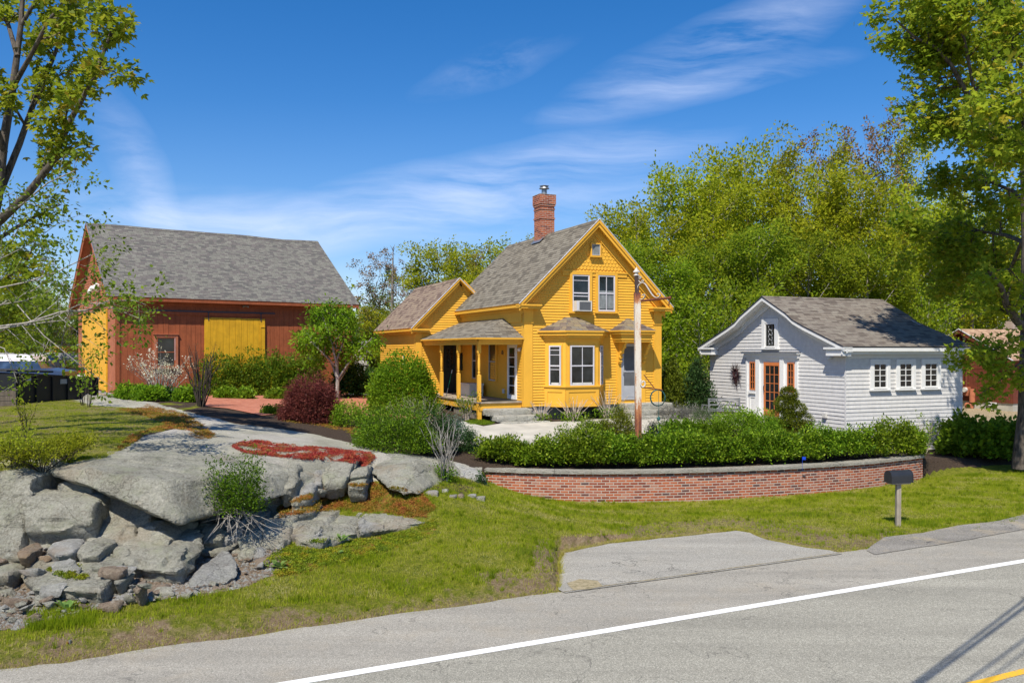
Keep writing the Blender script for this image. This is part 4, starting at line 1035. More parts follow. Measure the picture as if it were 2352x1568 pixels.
    # engaged post on wing wall
    bm_ = MB(); bm_.box(-PW-.075, -PW+.075, .12, PD1, 4.22, 4.33); bm_.box(-PW+.075, -.03, .12, .27, 4.22, 4.33)
    bm_.box(-PW-.13, -PW-.076, .05, PD1, 4.33, 4.44); bm_.box(-PW-.13, -.03, .05, .12, 4.33, 4.44); bm_.box(-PW-.075, -.03, .121, PD1, 4.331, 4.36)
    bm_.build('beam', y, pc)
    pr = MB(); ez, tzp = 4.46, 5.2; X0 = -PW-.24; Yf = -.06
    pr.slab([(X0,Yf,ez),(X0,PD1,ez),(0-.03,PD1,tzp),(0-.03,1.78,tzp)], .04, None, (0,0,-.05))
    pr.slab([(X0,Yf,ez),(-.03,Yf,ez),(-.03,1.78,tzp)], .04, (5, 0), (0,0,-.05))
    pr.build('porch_roof', [M['houseroof'], y], pc)
    # ---- rear wing (gable parallel to the front)
    wx0, wx1, wy0, wy1 = -2.0, 1.8, 6.42, 12.2; wm = -.2; wov = .28; wze = 4.93; wzr = 7.02; wsl = (wzr-wze)/(wm-wx0+wov); wrk = .3
    wf = Wall((0,wy0,0), (1,0,0), (0,-1,0)); wl = Wall((wx0,0,0), (0,1,0), (-1,0,0)); wb = Wall((0,wy1,0), (1,0,0), (0,1,0)); wr = Wall((wx1,0,0), (0,1,0), (1,0,0))
    w = MB(); hgt = wze+wsl*wov-.18
    siding(w, wf, [(wx0,1.95),(wx1,1.95),(wx1,hgt),(wm,wzr-.18),(wx0,hgt)], CH, .026)
    siding(w, wl, [(wy0,1.95),(wy1,1.95),(wy1,hgt),(wy0,hgt)], CH, .026); siding(w, wb, [(wx0,1.95),(wx1,1.95),(wx1,hgt),(wm,wzr-.18),(wx0,hgt)], CH, .026); siding(w, wr, [(HL-wy0+wy0,1.95),(wy1,1.95),(wy1,hgt),(HL,hgt)], CH, .026)
    w.build('wing_wall', y, root)
    r = MB(); r.slab([(wx0-wov,wy0-wrk,wze),(wx0-wov,wy1+wrk,wze),(wm,wy1+wrk,wzr),(wm,wy0-wrk,wzr)], .05); r.slab([(wx1+wov,wy0-wrk,wze),(wx1+wov,wy1+wrk,wze),(wm,wy1+wrk,wzr),(wm,wy0-wrk,wzr)], .05)
    wro = r.build('wing_roof', [M['wingroof'], y], root)
    d = MB(); d.prism([(wx0-wov-.01,wy0-wrk-.015,wze-.03),(wm,wy0-wrk-.015,wzr-.01),(wm,wy0-wrk-.015,wzr+.02),(wx0-wov-.01,wy0-wrk-.015,wze+.0)], (0,.03,0)); d.prism([(wx1+wov,wy0-wrk-.015,wze-.03),(wm,wy0-wrk-.015,wzr-.01),(wm,wy0-wrk-.015,wzr+.02),(wx1+wov,wy0-wrk-.015,wze+.0)], (0,.03,0)); d.build('drip_edge', M['flash'], wro)
    ridge(wm, wy0-wrk, wy1+wrk, wzr, wsl, M['wingroof'], wro)
    t_ = MB()
    def bd(sgn, t0, t1, d0, d1, ya, yb):
        X0 = wx0-wov if sgn > 0 else wx1+wov; T = wm-wx0+wov
        q = [(X0+sgn*t0, wze+wsl*t0-d0), (X0+sgn*t1, wze+wsl*t1-d0), (X0+sgn*t1, wze+wsl*t1-d1), (X0+sgn*t0, wze+wsl*t0-d1)]
        t_.prism([(a,ya,b) for a, b in q], (0, yb-ya, 0))
    T = wm-wx0+wov
    for sg in (1, -1):
        bd(sg, 0, T, .06, .12, wy0-wrk, wy0-wrk+.05); bd(sg, .02, T, .12, .25, wy0-wrk+.04, wy0-wrk+.08); bd(sg, .02, T, .14, .17, wy0-wrk+.08, wy0); bd(sg, .15, T, .17, .42, wy0-.022, wy0-.05)
    X0 = wx0-wov; t_.box(X0+.01, X0+.06, wy0-wrk+.02, wy1+wrk, wze-.12, wze-.052); t_.box(X0+.06, wx0, wy0-wrk+.03, wy1+wrk, wze-.15, wze-.11); t_.box(wx0-.1, wx0-.02, wy0, wy1, wze-.24, wze-.15)
    t_.box(X0+.005, wx0+.55, wy0-wrk, wy0-.022, wze-.09, wze-.03); t_.box(X0+.05, wx0+.5, wy0-wrk+.05, wy0-.022, wze-.17, wze-.09)
    t_.box(wx0-.035, wx0+.24, wy0-.045, wy0-.0, 1.95, wze-.17); t_.box(wx0-.035, wx0, wy0, wy0+.16, 1.95, wze-.24)
    t_.build('wing_trim', y, root)
    a0, z0 = HF.onx((980+680/3.335)/1.2755, (680+1150/3.335)/1.2755, wx0-.03)
    window(root, wl, a0-.35, a0+.1, 3.0, 3.82, y, .08, M['white'], .04, 1, 2, True, True, base=.035, label='small window on the rear wing')
    # dark entry door in the wing wall
    x0, z1 = HF.ony((1200+515/5.2267)/1.2755, (950+330/5.2267)/1.2755, wy0-.03); x1, z0 = HF.ony((1200+712/5.2267)/1.2755, (950+1035/5.2267)/1.2755, wy0-.03)
    q = MB(); wbox(q, wf, x0-.0, x1, zd, 4.30, .01, .035); wbox(q, wf, x0+.1, x1-.1, zd+.12, zd+.85, .035, .045)
    dd = q.build('entry_door', M['darkdoor'], root); g = MB(); uvq(g, wf, x0+.14, (x0+x1)/2-.02, zd+1.05, 4.1, .04); uvq(g, wf, (x0+x1)/2+.02, x1-.14, zd+1.05, 4.1, .04); g.build('pane', M['glass'], dd)
    q = MB(); wbox(q, wf, x0-.12, x0, zd, 4.33, .01, .05); wbox(q, wf, x1, x1+.12, zd, 4.33, .01, .05); q.build('door_casing', y, root)
    split_side(('rake_trim','cornice','corner_board','door_casing','deck_pier'), root, 0, mid)
    split_side(('wing_trim',), root, 0, wm)
    # ---- chimney on the ridge
    ch = MB(); cy = 4.25; cs_ = .31
    def ring2(z0, z1, g):
        c = [(mid-cs_-g, cy-cs_-g), (mid+cs_+g, cy-cs_-g), (mid+cs_+g, cy+cs_+g), (mid-cs_-g, cy+cs_+g)]; u = 0
        for k in range(4):
            a, b = c[k], c[(k+1) % 4]; dl = math.hypot(b[0]-a[0], b[1]-a[1])
            ch.face([(a[0],a[1],z0),(b[0],b[1],z0),(b[0],b[1],z1),(a[0],a[1],z1)], [(u,z0),(u+dl,z0),(u+dl,z1),(u,z1)]); u += dl
        ch.face([(p[0],p[1],z1) for p in c], [(0,0)]*4); ch.face([(p[0],p[1],z0) for p in c][::-1], [(0,0)]*4)
    zc = 10.32
    ring2(7.9, zc-.40, 0); ring2(zc-.98, zc-.92, .025); ring2(zc-.60, zc-.54, .02); ring2(zc-.46, zc-.38, .03); ring2(zc-.38, zc, .05)
    cho = ch.build('chimney', M['chimney'], roof)
    c2 = MB(); c2.box(mid-cs_-.055, mid+cs_+.055, cy-cs_-.055, cy+cs_+.055, zc+.001, zc+.02); c2.build('chimney_cap', M['cap'], cho)
    fl = MB(); fl.lathe((mid, cy, zc+.02), [(.11,0),(.11,.20),(.10,.24),(.21,.27),(.19,.31),(.12,.34),(.20,.38),(.02,.43)], 14); fl.build('flue', M['galv'], cho)
    fs2 = MB()
    for k in range(4): fs2.box(mid-cs_-.012, mid-cs_+.05, cy-cs_-.012, cy-cs_+.1+k*.0, 8.35, 8.45)
    fs2.prism([(mid-cs_-.12,cy-cs_-.14,8.37),(mid-cs_+.1,cy-cs_-.14,8.58),(mid-cs_+.1,cy+cs_+.1,8.58),(mid-cs_-.12,cy+cs_+.1,8.37)], (0,0,.02)); fs2.build('flashing', M['galv'], cho)
    # ---- air conditioner in the left upper window (top level)
    a0, a1, z0, z1 = AC; ac = thing('air_conditioner', 'white window air conditioner in the left upper window of the yellow house', 'air conditioner')
    ac.location = HO; ac.rotation_euler = (0,0,HA)
    q = MB(); wbox(q, front, a0+.045, a1-.04, z0+.0, z0+.37, .04, .30); q.build('casing', M['cooler'], ac)
    q = MB(); wbox(q, front, a0+.16, a1-.09, z0+.04, z0+.33, .30, .306); q.build('grille', M['screen'], ac)
    q = MB(); wbox(q, front, a0+.06, a0+.13, z0+.03, z0+.34, .30, .305); q.build('side_panel', M['sash'], ac)
    # porch things
    q = thing('cooler', 'white lidded chest on the porch floor between two posts', 'chest', HO, HA)
    xw, yc = -.46, 4.05
    b = MB(); b.box(xw-.28, xw+.28, yc-.55, yc+.45, zd+.001, zd+.42); b.build('body', M['cooler'], q); b = MB(); b.box(xw-.30, xw+.30, yc-.57, yc+.47, zd+.422, zd+.50); b.build('lid', M['cooler'], q)
    q = thing('broom', 'green handled pole leaning by the dark porch door', 'broom', HO, HA)
    p0 = Vector(( -1.25, 4.75, zd)); p1 = p0 + Vector((.28, .1, 1.0)); b = MB(); b.tube([p0.lerp(p1,.28), p0.lerp(p1,.86)], .015, 6); b.build('handle', newgreen, q); b = MB(); b.tube([p0, p0.lerp(p1,.28)], .012, 6); b.tube([p0.lerp(p1,.86), p1], .018, 6); b.build('pole', M['cooler'], q)
    cw = MB(); c = Vector((x1+.42, wy0-.06, 3.55))
    pts = [c+Vector((.26*math.cos(t), 0, .36*math.sin(t))) for t in [2*math.pi*k/20 for k in range(21)]]; cw.tube(pts, .09, 7)
    o = cw.build('wreath', M['darkdoor']); o.location = HO; o.rotation_euler = (0,0,HA); tag(o, 'dark oval wreath hanging in the shade beside the dark porch door', 'wreath')
    return root


newgreen = paint('green_plastic', (.01, .16, .06), .4, .05)
yellow_house()
# ---------------------------------------------------------------- red barn
BA = math.atan2(.585, .811); BO = Vector(((340/1.2755-CX)/F*36, 36, 0)); BF = Frame(BO, BA)
def barn():
    root = thing('barn', 'large rust red board barn with yellow doors and a long grey shingle roof', 'barn', BO, BA)
    red, red2 = M['barnred'], M['barnred2']
    z0 = 2.05
    Lx = 0
    for _ in range(1): Lx = BF.ony(1027/1.2755, 800, 0)[0]
    Wy = BF.onx(230.6/1.2755, 820, 0)[0]
    z0 = BF.ony(340/1.2755, 1155/1.2755, 0)[1]
    fr = Wall((0,0,0), (1,0,0), (0,-1,0)); gb = Wall((0,0,0), (0,1,0), (-1,0,0)); g2 = Wall((Lx,0,0), (0,1,0), (1,0,0)); bk = Wall((0,Wy,0), (1,0,0), (0,1,0))
    ov = .42; rk = .42
    xl, ze = BF.ony(323/1.2755, 867/1.2755, -ov)
    xr, _ = BF.ony(1053/1.2755, 891/1.2755, -ov)
    rk2 = max(.2, xr-Lx)
    mid = Wy/2
    ya, zr = BF.onx(252/1.2755, 653/1.2755, -rk); zr = BF.onx(0 + 252/1.2755, 653/1.2755, -rk)[1]
    # ridge height from the apex column
    o, d = BF.ray(252/1.2755, 653/1.2755); t = (mid-o.y)/d.y; zr = (o+d*t).z
    sl = (zr-ze)/(mid+ov)
    print('barn', 'L', Lx, 'W', Wy, 'z0', z0, 'ze', ze, 'zr', zr, 'rk2', rk2, 'ya', ya, 'xl', xl)
    zt_ = ze+sl*ov-.12
    def boards(mb, wall, a0, a1, zb, top, bw=.24, seed=1, c0=0.0, skip=None):
        r = random.Random(seed); a = a0
        while a < a1-1e-3:
            b = min(a1, a+bw*r.uniform(.8, 1.2)); off = c0+r.uniform(0, .012)
            g = .006
            for za, zb2 in ([(zb, None)] if not skip else [(zb, None)]):
                P = [(a+g, za), (b-g, za), (b-g, top(b)), (a+g, top(a))]
                mb.face([wall(u, v, off) for u, v in P]); 
                mb.face([wall(a+g, za, off), wall(a+g, za, c0-.01), wall(a+g, top(a), c0-.01), wall(a+g, top(a), off)]); mb.face([wall(b-g, za, off), wall(b-g, za, c0-.01), wall(b-g, top(b), c0-.01), wall(b-g, top(b), off)])
            a = b
    w = MB()
    w.box(.01, Lx-.01, .01, Wy-.01, z0+.02, zt_-.05)
    boards(w, fr, 0, Lx, z0, lambda a: zt_)
    boards(w, g2, 0, Wy, z0, lambda a: zt_ + min(a, Wy-a)*sl); boards(w, bk, 0, Lx, z0, lambda a: zt_)
    w.build('wall', red, root)
    gtz = BF.onx((690/2.138)/1.2755, (600+608/2.138)/1.2755, 0)[1]
    w = MB(); boards(w, gb, 0, Wy, z0, lambda a: zt_-.35, .2, 3); w.build('gable_boards', red2, root)
    # gable shingles in staggered rows
    g = MB(); z = zt_-.35; row = 0; r = random.Random(8)
    w2 = Wall((0,0,0), (0,1,0), (-1,0,0))
    while z < zr-.3:
        hf0 = (zr-.14-z)/sl - ov if z > zt_ else mid
        lim = min(mid, (zr-.14-z)/sl); lim2 = min(mid, max(0, (zr-.14-z-.13)/sl))
        a = mid-lim + (.06 if row % 2 else 0)
        while a < mid+lim:
            b = min(a+.12, mid+lim); dz = r.uniform(0, .035) if row % 1 == 0 else 0; dz += .03*(int(a*8.3) % 2)
            g.face([w2(a, z-dz, .03), w2(b-.008, z-dz, .03), w2(b-.008, z+.13, .012), w2(a, z+.13, .012)]); g.face([w2(a, z-dz, .005), w2(b-.008, z-dz, .005), w2(b-.008, z-dz, .03), w2(a, z-dz, .03)])
            a += .12
        z += .13; row += 1
    g.face([w2(0.0, zt_-.36, .004), w2(Wy, zt_-.36, .004), w2(Wy, zt_, .004), w2(mid, zr-.1, .004), w2(0.0, zt_, .004)])
    g.build('gable_shingles', red2, root)
    lb = MB(); wbox(lb, gb, -.03, Wy+.03, zt_-.42, zt_-.34, -.005, .10); wbox(lb, gb, -.02, Wy+.02, zt_-.62, zt_-.42, -.005, .03); lb.build('gable_ledge', red2, root)
    lf = MB(); wbox(lf, gb, .2, Wy-.2, zt_-.339, zt_-.33, 0, .11); lf.build('ledge_flashing', M['flash'], root)
    # roof, slightly sagging ridge
    rf = MB(); n = 12
    def sag(x): t = x/Lx; return -.10*math.sin(max(0, min(1, t))*math.pi)*0 + .03*noise.noise(Vector((x*.5, 0, 0))) - .05*math.exp(-((t-.83)/.12)**2)
    xs = [-rk + (Lx+rk+rk2)*k/n for k in range(n+1)]
    for side in (0, 1):
        Ye = -ov if side == 0 else Wy+ov
        for a, b in zip(xs, xs[1:]):
            rf.slab([(a,Ye,ze+sag(a)*.3),(b,Ye,ze+sag(b)*.3),(b,mid,zr+sag(b)),(a,mid,zr+sag(a))], .05, (a, 0))
    rfo = rf.build('roof', [M['barnroof'], red2], root)
    rc = MB()
    for a, b in zip(xs, xs[1:]):
        for sg in (1, -1): rc.slab([(a,mid-sg*.15,zr+sag(a)-.15*sl+.018),(b,mid-sg*.15,zr+sag(b)-.15*sl+.018),(b,mid,zr+sag(b)+.018),(a,mid,zr+sag(a)+.018)], .01, (a,7), (0,0,-.012))
    rc.build('ridge_cap', [M['barnroof'], M['barnroof']], rfo)
    de = MB()
    for Xe, sg in ((-rk, -1),):
        for Ye in (-ov, Wy+ov): de.prism([(Xe-.012, Ye, ze-.02), (Xe-.012, mid, zr-.01), (Xe-.012, mid, zr+.015), (Xe-.012, Ye, ze+.005)], (.03,0,0))
    de.build('drip_edge', M['galv'], rfo)
    tr = MB()
    for Xe, d in ((-rk, 1), (Lx+rk2, -1)):
        for Ye, sg in ((-ov, 1), (Wy+ov, -1)):
            T = mid+ov
            tr.prism([(Xe+d*.02, Ye+sg*.02, ze-.06), (Xe+d*.02, mid, zr-.06), (Xe+d*.02, mid, zr-.28), (Xe+d*.02, Ye+sg*.02, ze-.24)], (d*.04,0,0))
            tr.prism([(Xe+d*.06, Ye+sg*.03, ze-.09+.0), (Xe+d*.06, mid, zr-.11), (Xe+d*.06, mid, zr-.14), (Xe+d*.06, Ye+sg*.03, ze-.12)], (d*(abs(Xe if d > 0 else rk2)-.06+.0),0,0))
    tr.build('rake_trim', red2, root)
    ev = MB(); ev.box(-rk+.03, Lx+rk2-.03, -ov+.02, -ov+.06, ze-.17, ze-.055); ev.box(-rk+.03, Lx+rk2-.03, -ov+.06, -.02, ze-.15, ze-.12); ev.box(0, Lx, -.06, -.013, ze-.33, ze-.15)
    ev.box(-rk+.03, Lx+rk2-.03, Wy+ov-.06, Wy+ov-.02, ze-.17, ze-.055); ev.build('eaves', red, root)
    cbm = MB(); cbm.box(-.03, .14, -.035, -.0, z0, ze-.33); cbm.box(-.03, 0, -.0, .14, z0, ze-.35); cbm.box(Lx-.14, Lx+.03, -.035, 0, z0, ze-.33); cbm.build('corner_board', red, root)
    f = MB(); f.box(-.02, Lx, .02, Wy, 1.4, z0+.01); f.build('foundation', M['block'], root)
    # long wall: track, sliding door, windows
    def Q(zx, zy, pl=-.03): return BF.ony(zx/2.138/1.2755, (600+zy/2.138)/1.2755, pl)
    x0, zt0 = Q(905, 660); x1, zt1 = Q(1720, 680); zm = (zt0+zt1)/2
    t_ = MB(); wbox(t_, fr, x0, x1, zm-.035, zm+.03, .03, .10); t_.build('door_track', M['darkmetal'], root)
    t_ = MB(); wbox(t_, fr, x0, x1, zm-.17, zm-.036, .0, .06); t_.build('track_board', red, root)
    dx0, dzt = Q(1282, 705, -.14); dx1, dzt2 = Q(1662, 712, -.14); dz0 = z0+.12
    dzt = (dzt+dzt2)/2
    db = MB(); r = random.Random(2); a = dx0; nb = 10
    for k in range(nb):
        b = dx0+(dx1-dx0)*(k+1)/nb; o_ = r.uniform(0, .008); wbox(db, fr, a+.005, b-.005, dz0+r.uniform(0,.02), dzt+r.uniform(-.015,.01), .06, .10+o_); a = b
    wbox(db, fr, dx1-.22, dx1-.004, dzt-.42, dzt-.38, .1, .125); wbox(db, fr, dx1-.24, dx1-.21, dz0, dzt-.38, .1, .12)
    sd_ = db.build('sliding_door', M['ygold'], root)
    hb = MB()
    for xx in (dx0+.18, dx1-.20): wbox(hb, fr, xx-.02, xx+.02, dzt-.14, zm, .112, .125); hb.tube([fr(xx, zm-.02, .07), fr(xx, zm-.02, .13)], .05, 8)
    hb.build('hanger', M['darkmetal'], sd_)
    hd = MB(); wbox(hd, fr, dx1-.12, dx1-.09, dz0+.9, dz0+1.15, .125, .15); hd.build('handle', M['darkmetal'], sd_)
    for k, (xa, xb, ya_, yb_) in enumerate(((980, 1098, 828, 1020), (1912, 2010, 822, 1020))):
        a0, z1 = Q(xa, ya_); a1, zz = Q(xb, yb_); zb = z1-1.32
        window(root, fr, a0, a1, zb, z1, red2, .11, M['barnred'], .05, 1, 2, True, True, base=.03, hood=True, label=('barn window behind the white blossom shrub' if k == 0 else 'barn window behind the small green tree'))
        m_ = MB(); wbox(m_, fr, a1-.03, a1-.015, zb+.3, z1-.03, .05, .065); m_.build('worn_edge', M['flash'], root.children[-1])
    # small lamp under the eaves
    lx, lz = Q(1540, 634, -.15); l_ = MB(); l_.tube([fr(lx, lz, .02), fr(lx, lz, .12)], .03, 6); l_.tube([fr(lx-.14, lz-.03, .13), fr(lx, lz, .12), fr(lx+.14, lz-.03, .13)], [.06,.03,.06], 8); l_.build('flood_light', M['galv'], root)
    # gable doors
    def G(zx, zy): return BF.onx((200+zx/3.92)/1.2755, (800+zy/3.92)/1.2755, -.05)
    ya1, _ = G(440, 900); ya0, _ = G(165, 900)
    db = MB(); nb = 9; lo, hi = min(ya0, ya1), max(ya0, ya1)
    gap = BF.onx((200+180/3.92)/1.2755, 850, -.05)[0]
    nb = 8; a = lo
    for k in range(nb):
        b = lo+(gap-.12-lo)*(k+1)/nb; wbox(db, gb, a+.005, b-.005, z0+.08, zt_-.66, .02, .055+.006*(k % 2)); a = b
    do = db.build('gable_door', M['yellow'], root)
    db = MB(); wbox(db, gb, gap+.12, hi+.12, z0+.08, zt_-.66, .02, .05); db.build('gable_door', M['yellow'], root)
    tb = MB(); wbox(tb, gb, gap-.12, gap+.12, z0+.08, zt_-.66, .015, .03); tb.build('door_gap', M['darkdoor'], root)
    fb = MB(); wbox(fb, gb, lo-.06, lo-.0, z0+.02, zt_-.63, .02, .075); fb.build('door_stop', M['ygold'], root)
    lt = MB(); c = gb(gap-.2, BF.onx((200+210/3.92)/1.2755, (800+820/3.92)/1.2755, -.1)[1], .05); lt.tube([c, c+Vector((-.25,0,0)), c+Vector((-.32,0,-.06))], [.03,.04,.09], 8); lt.build('lamp', M['galv'], root)
    # narrow gable window
    yw, zw1 = BF.onx(600/2.138/1.2755, (600+340/2.138)/1.2755, -.03); _, zw0 = BF.onx(600/2.138/1.2755, (600+460/2.138)/1.2755, -.03)
    window(root, gb, mid-.35, mid+.35, zw0, zw0+1.3, red2, .08, M['barnred'], .05, 1, 2, True, True, base=.03, label='narrow gable window')
    # goat head ornament
    yg, zg = BF.onx(590/2.138/1.2755, (600+528/2.138)/1.2755, -.25)
    h = MB(); c = Vector((-.03, yg, zg))
    h.tube([c, c+Vector((-.16,0,.06)), c+Vector((-.30,0,.03)), c+Vector((-.40,0,-.10)), c+Vector((-.45,0,-.22)), c+Vector((-.46,0,-.30))], [.13,.15,.14,.10,.07,.05], 10)
    for s in (-1, 1):
        h.tube([c+Vector((-.22,s*.06,.12)), c+Vector((-.16,s*.14,.25)), c+Vector((-.06,s*.2,.22)), c+Vector((-.05,s*.22,.08))], [.04,.035,.025,.01], 6)
        h.tube([c+Vector((-.22,s*.1,.05)), c+Vector((-.22,s*.22,.04)), c+Vector((-.22,s*.28,.0))], [.03,.045,.01], 6)
    h.tube([c+Vector((-.42,0,-.3)), c+Vector((-.40,0,-.42))], [.04,.01], 6)
    o = h.build('ram_head', M['white'], None, True); o.location = BO; o.rotation_euler = (0,0,BA); tag(o, 'white sculpted ram head mounted on the red shingled barn gable', 'ornament')
barn()
for o in [q for q in COL.objects if q.name in ('barn',)]: split_side(('rake_trim','corner_board'), o, 0, 5.0); split_side(('rake_trim','eaves'), o, 1, 4.5)
# ---------------------------------------------------------------- white cottage
CAg = math.atan2(.366, .931); CO = Vector((11.27, 28.25, 0)); CF = Frame(CO, CAg)
def cottage():
    root = thing('white_cottage', 'small white shingled cottage with flared gable, orange door and brown roof', 'cottage', CO, CAg)
    Wd, Ln = 7.8, 5.37; mid = Wd/2
    wc = M['white']
    fr = Wall((0,0,0), (0,1,0), (-1,0,0)); rt = Wall((0,0,0), (1,0,0), (0,-1,0)); bk = Wall((Ln,0,0), (0,1,0), (1,0,0)); lf = Wall((0,Wd,0), (1,0,0), (0,1,0))
    o, d = CF.ray(2247/1.2755, 868/1.2755); t = (mid-o.y)/d.y; apex = o+d*t
    ov = .34
    o, d = CF.ray(2483/1.2755, 1014/1.2755); t = (-ov-o.y)/d.y; tip = o+d*t
    zr, ze = apex.z, tip.z; rk = .40
    ze = 4.05-(1014-1024)/2450*27.6
    o, d = CF.ray(2840/1.2755, 1016/1.2755); t = (-ov-o.y)/d.y; rk2 = max(.2, (o+d*t).x-Ln)
    o, d = CF.ray(2320/1.2755, 935/1.2755); t = (-rk-o.x)/d.x; kk = o+d*t
    print('cottage zr', zr, 'ze', ze, 'rk2', rk2, 'kick', kk, 'apexx', apex.x, tip.x)
    ky, kz = kk.y, kk.z
    ky = mid-1.75 if not (1.2 < ky < 3.2) else ky
    # profile of half roof from eave to ridge (y, z)
    prof = [(-ov, ze), (ky-.55, ze+(kz-ze)*.76), (ky, kz), (ky+.35, kz+.26*(zr-kz)), (mid, zr)]
    zb = -.2
    w = MB(); CH = .133
    def under(y): 
        yy = min(y, Wd-y)
        for (a, b), (c, e) in zip(prof, prof[1:]):
            if a <= yy <= c: return b+(e-b)*(yy-a)/(c-a)-.16
        return zr-.16
    # convex pieces of the gable wall
    body = [(0, zb), (Wd, zb), (Wd, under(0)), (0, under(0))]
    siding(w, fr, body, CH, .020, jit=.25, seed=2)
    import itertools
    ytop = under(0); z = ytop
    z = zb + CH*math.ceil((ytop-zb)/CH) - CH
    ys = [i*Wd/240 for i in range(241)]
    while z < zr-.2:
        lo = [y for y in ys if under(y) >= z]; hi = [y for y in ys if under(y) >= z+CH]
        if not lo: break
        a0, a1 = lo[0], lo[-1]; b0, b1 = (hi[0], hi[-1]) if hi else (mid, mid)
        w.face([fr(a0,z,.021), fr(a1,z,.021), fr(b1,z+CH,.004), fr(b0,z+CH,.004)]); w.face([fr(a0,z,0), fr(a1,z,0), fr(a1,z,.021), fr(a0,z,.021)]); z += CH
    siding(w, rt, [(0,zb),(Ln,zb),(Ln,ze-.08),(0,ze-.08)], CH, .020, jit=.25, seed=3); siding(w, lf, [(0,zb),(Ln,zb),(Ln,ze-.08),(0,ze-.08)], CH, .02)
    w.face([bk(0,zb), bk(Wd,zb), bk(Wd,under(0)), bk(mid,zr-.1), bk(0,under(0))])
    w.build('wall', M['wsiding'], root)
    rf = MB(); v = 0
    X0, X1 = -rk, Ln+rk2
    for (a, b), (c, e) in zip(prof, prof[1:]):
        rf.slab([(X0,a,b),(X1,a,b),(X1,c,e),(X0,c,e)], .05, (0, v)); rf.slab([(X0,Wd-a,b),(X1,Wd-a,b),(X1,Wd-c,e),(X0,Wd-c,e)], .05, (0, v)); v += math.hypot(c-a, e-b)
    ro = rf.build('roof', [M['cottageroof'], M['darkmetal']], root)
    ridge(mid, X0, X1, zr, (zr-prof[3][1])/(mid-prof[3][0]), M['cottageroof'], ro, True)
    tr = MB(); full = prof + [(Wd-a, b) for a, b in prof[::-1][1:]]
    n_ = len(full)
    for i in range(n_-1):
        (a, b), (c, e) = full[i], full[i+1]
        for Xe, dr in ((X0, 1), (X1, -1)):
            tr.prism([(Xe+dr*.01,a,b-.055),(Xe+dr*.01,c,e-.055),(Xe+dr*.01,c,e-.17),(Xe+dr*.01,a,b-.17)], (dr*.05,0,0))
            tr.prism([(Xe+dr*.12,a,b-.15),(Xe+dr*.12,c,e-.15),(Xe+dr*.12,c,e-.22),(Xe+dr*.12,a,b-.22)], (dr*.05,0,0))
            tr.prism([(Xe+dr*.01,a,b-.15),(Xe+dr*.01,c,e-.15),(Xe+dr*.12,c,e-.22),(Xe+dr*.12,a,b-.22)], (dr*.004,0,-.002))
        tr.prism([(X0+.17,a,b-.16),(X0+.17,c,e-.16),(X0+.17,c,e-.19),(X0+.17,a,b-.19)], (rk-.17-.02,0,0))
        if 0 <= min(a, c) or 1:
            a2, c2 = max(a, .0), max(c, .0); a2, c2 = min(a2, Wd), min(c2, Wd)
            if abs(a2-c2) > .01:
                tr.prism([(-.022,a2,under(a2)+.01),(-.022,c2,under(c2)+.01),(-.022,c2,under(c2)-.26),(-.022,a2,under(a2)-.26)], (-.035,0,0))
    tr.build('rake_trim', wc, root)
    ev = MB()
    for ye, sg in ((-ov, 1), (Wd+ov, -1)):
        yw = 0 if sg > 0 else Wd
        ev.box(X0+.03, X1-.03, ye+sg*.0, ye+sg*.10, ze-.17, ze-.055); ev.box(X0+.03, X1-.03, ye+sg*.10, ye+sg*.16, ze-.27, ze-.055); ev.box(X0+.05, X1-.05, ye+sg*.16, yw-sg*.02, ze-.13, ze-.10)
        ev.box(.0, Ln, yw-sg*.05, yw-sg*.021, ze-.40, ze-.13)
        # returns on the gable front
        yin = yw + sg*.62
        ev.box(X0-.0, -.022, ye, yin, ze-.10, ze-.03); ev.box(X0+.06, -.022, ye+sg*.06, yin-sg*.06, ze-.32, ze-.10)
    ev.build('cornice', wc, root)
    cb = MB(); cb.box(-.024,-.0,-.024,.03,zb,ze-.33); cb.build('corner_board', M['wsiding'], root)
    def Rr(zx, zy, p=-.04): return CF.ony((2440+zx/5.2267)/1.2755, (950+zy/5.2267)/1.2755, p)
    for k, (xa, xb) in enumerate(((632, 812), (1028, 1203), (1413, 1588))):
        a0, z1 = Rr(xa-10, 595); a1, z0 = Rr(xb+10, 970 - k*8)
        z1 = Rr(632, 590)[1]; z0 = Rr(632, 985)[1]
        window(root, rt, a0-.02, a1+.02, z0, z1, wc, .125, M['white'], .05, 2, 4, True, False, mt=.022, base=.03, hood=False,
               label=['eight-pane side window nearest the cottage corner', 'middle one of the three eight-pane side windows', 'eight-pane side window farthest from the corner'][k])
    def Gf(zx, zy, p=-.04): return CF.onx((2050+zx/5.2267)/1.2755, (850+zy/5.2267)/1.2755, p)
    # leaded gable window
    a1, z1 = Gf(1000, 505); a0, z0 = Gf(1160, 878)
    window(root, fr, a0, a1, z0, z1, wc, .17, M['white'], .05, 1, 1, True, False, base=.03, glass=M['glass'], label='leaded gable window')
    wd = root.children[-1]; l_ = MB(); r = random.Random(3); cx = (a0+a1)/2
    for s in (-1, 1):
        for k in range(4):
            zc = z0+.12+(z1-z0-.35)*k/3.2
            pts = [fr(cx+s*(.02+.075*(1-math.cos(t))*.5+.05*abs(math.sin(t*1.0))), zc+.10*t/math.pi+.03*math.sin(2*t), .036) for t in [math.pi*2*j/14 for j in range(15)]]; l_.tube(pts, .006, 4)
            pts = [fr(cx+s*.09+.045*math.cos(t+k)*(1-t/9), zc+.045*math.sin(t+k)*(1-t/9), .036) for t in [6.5*j/14 for j in range(15)]]; l_.tube(pts, .005, 4)
    l_.build('leading', M['galv'], wd)
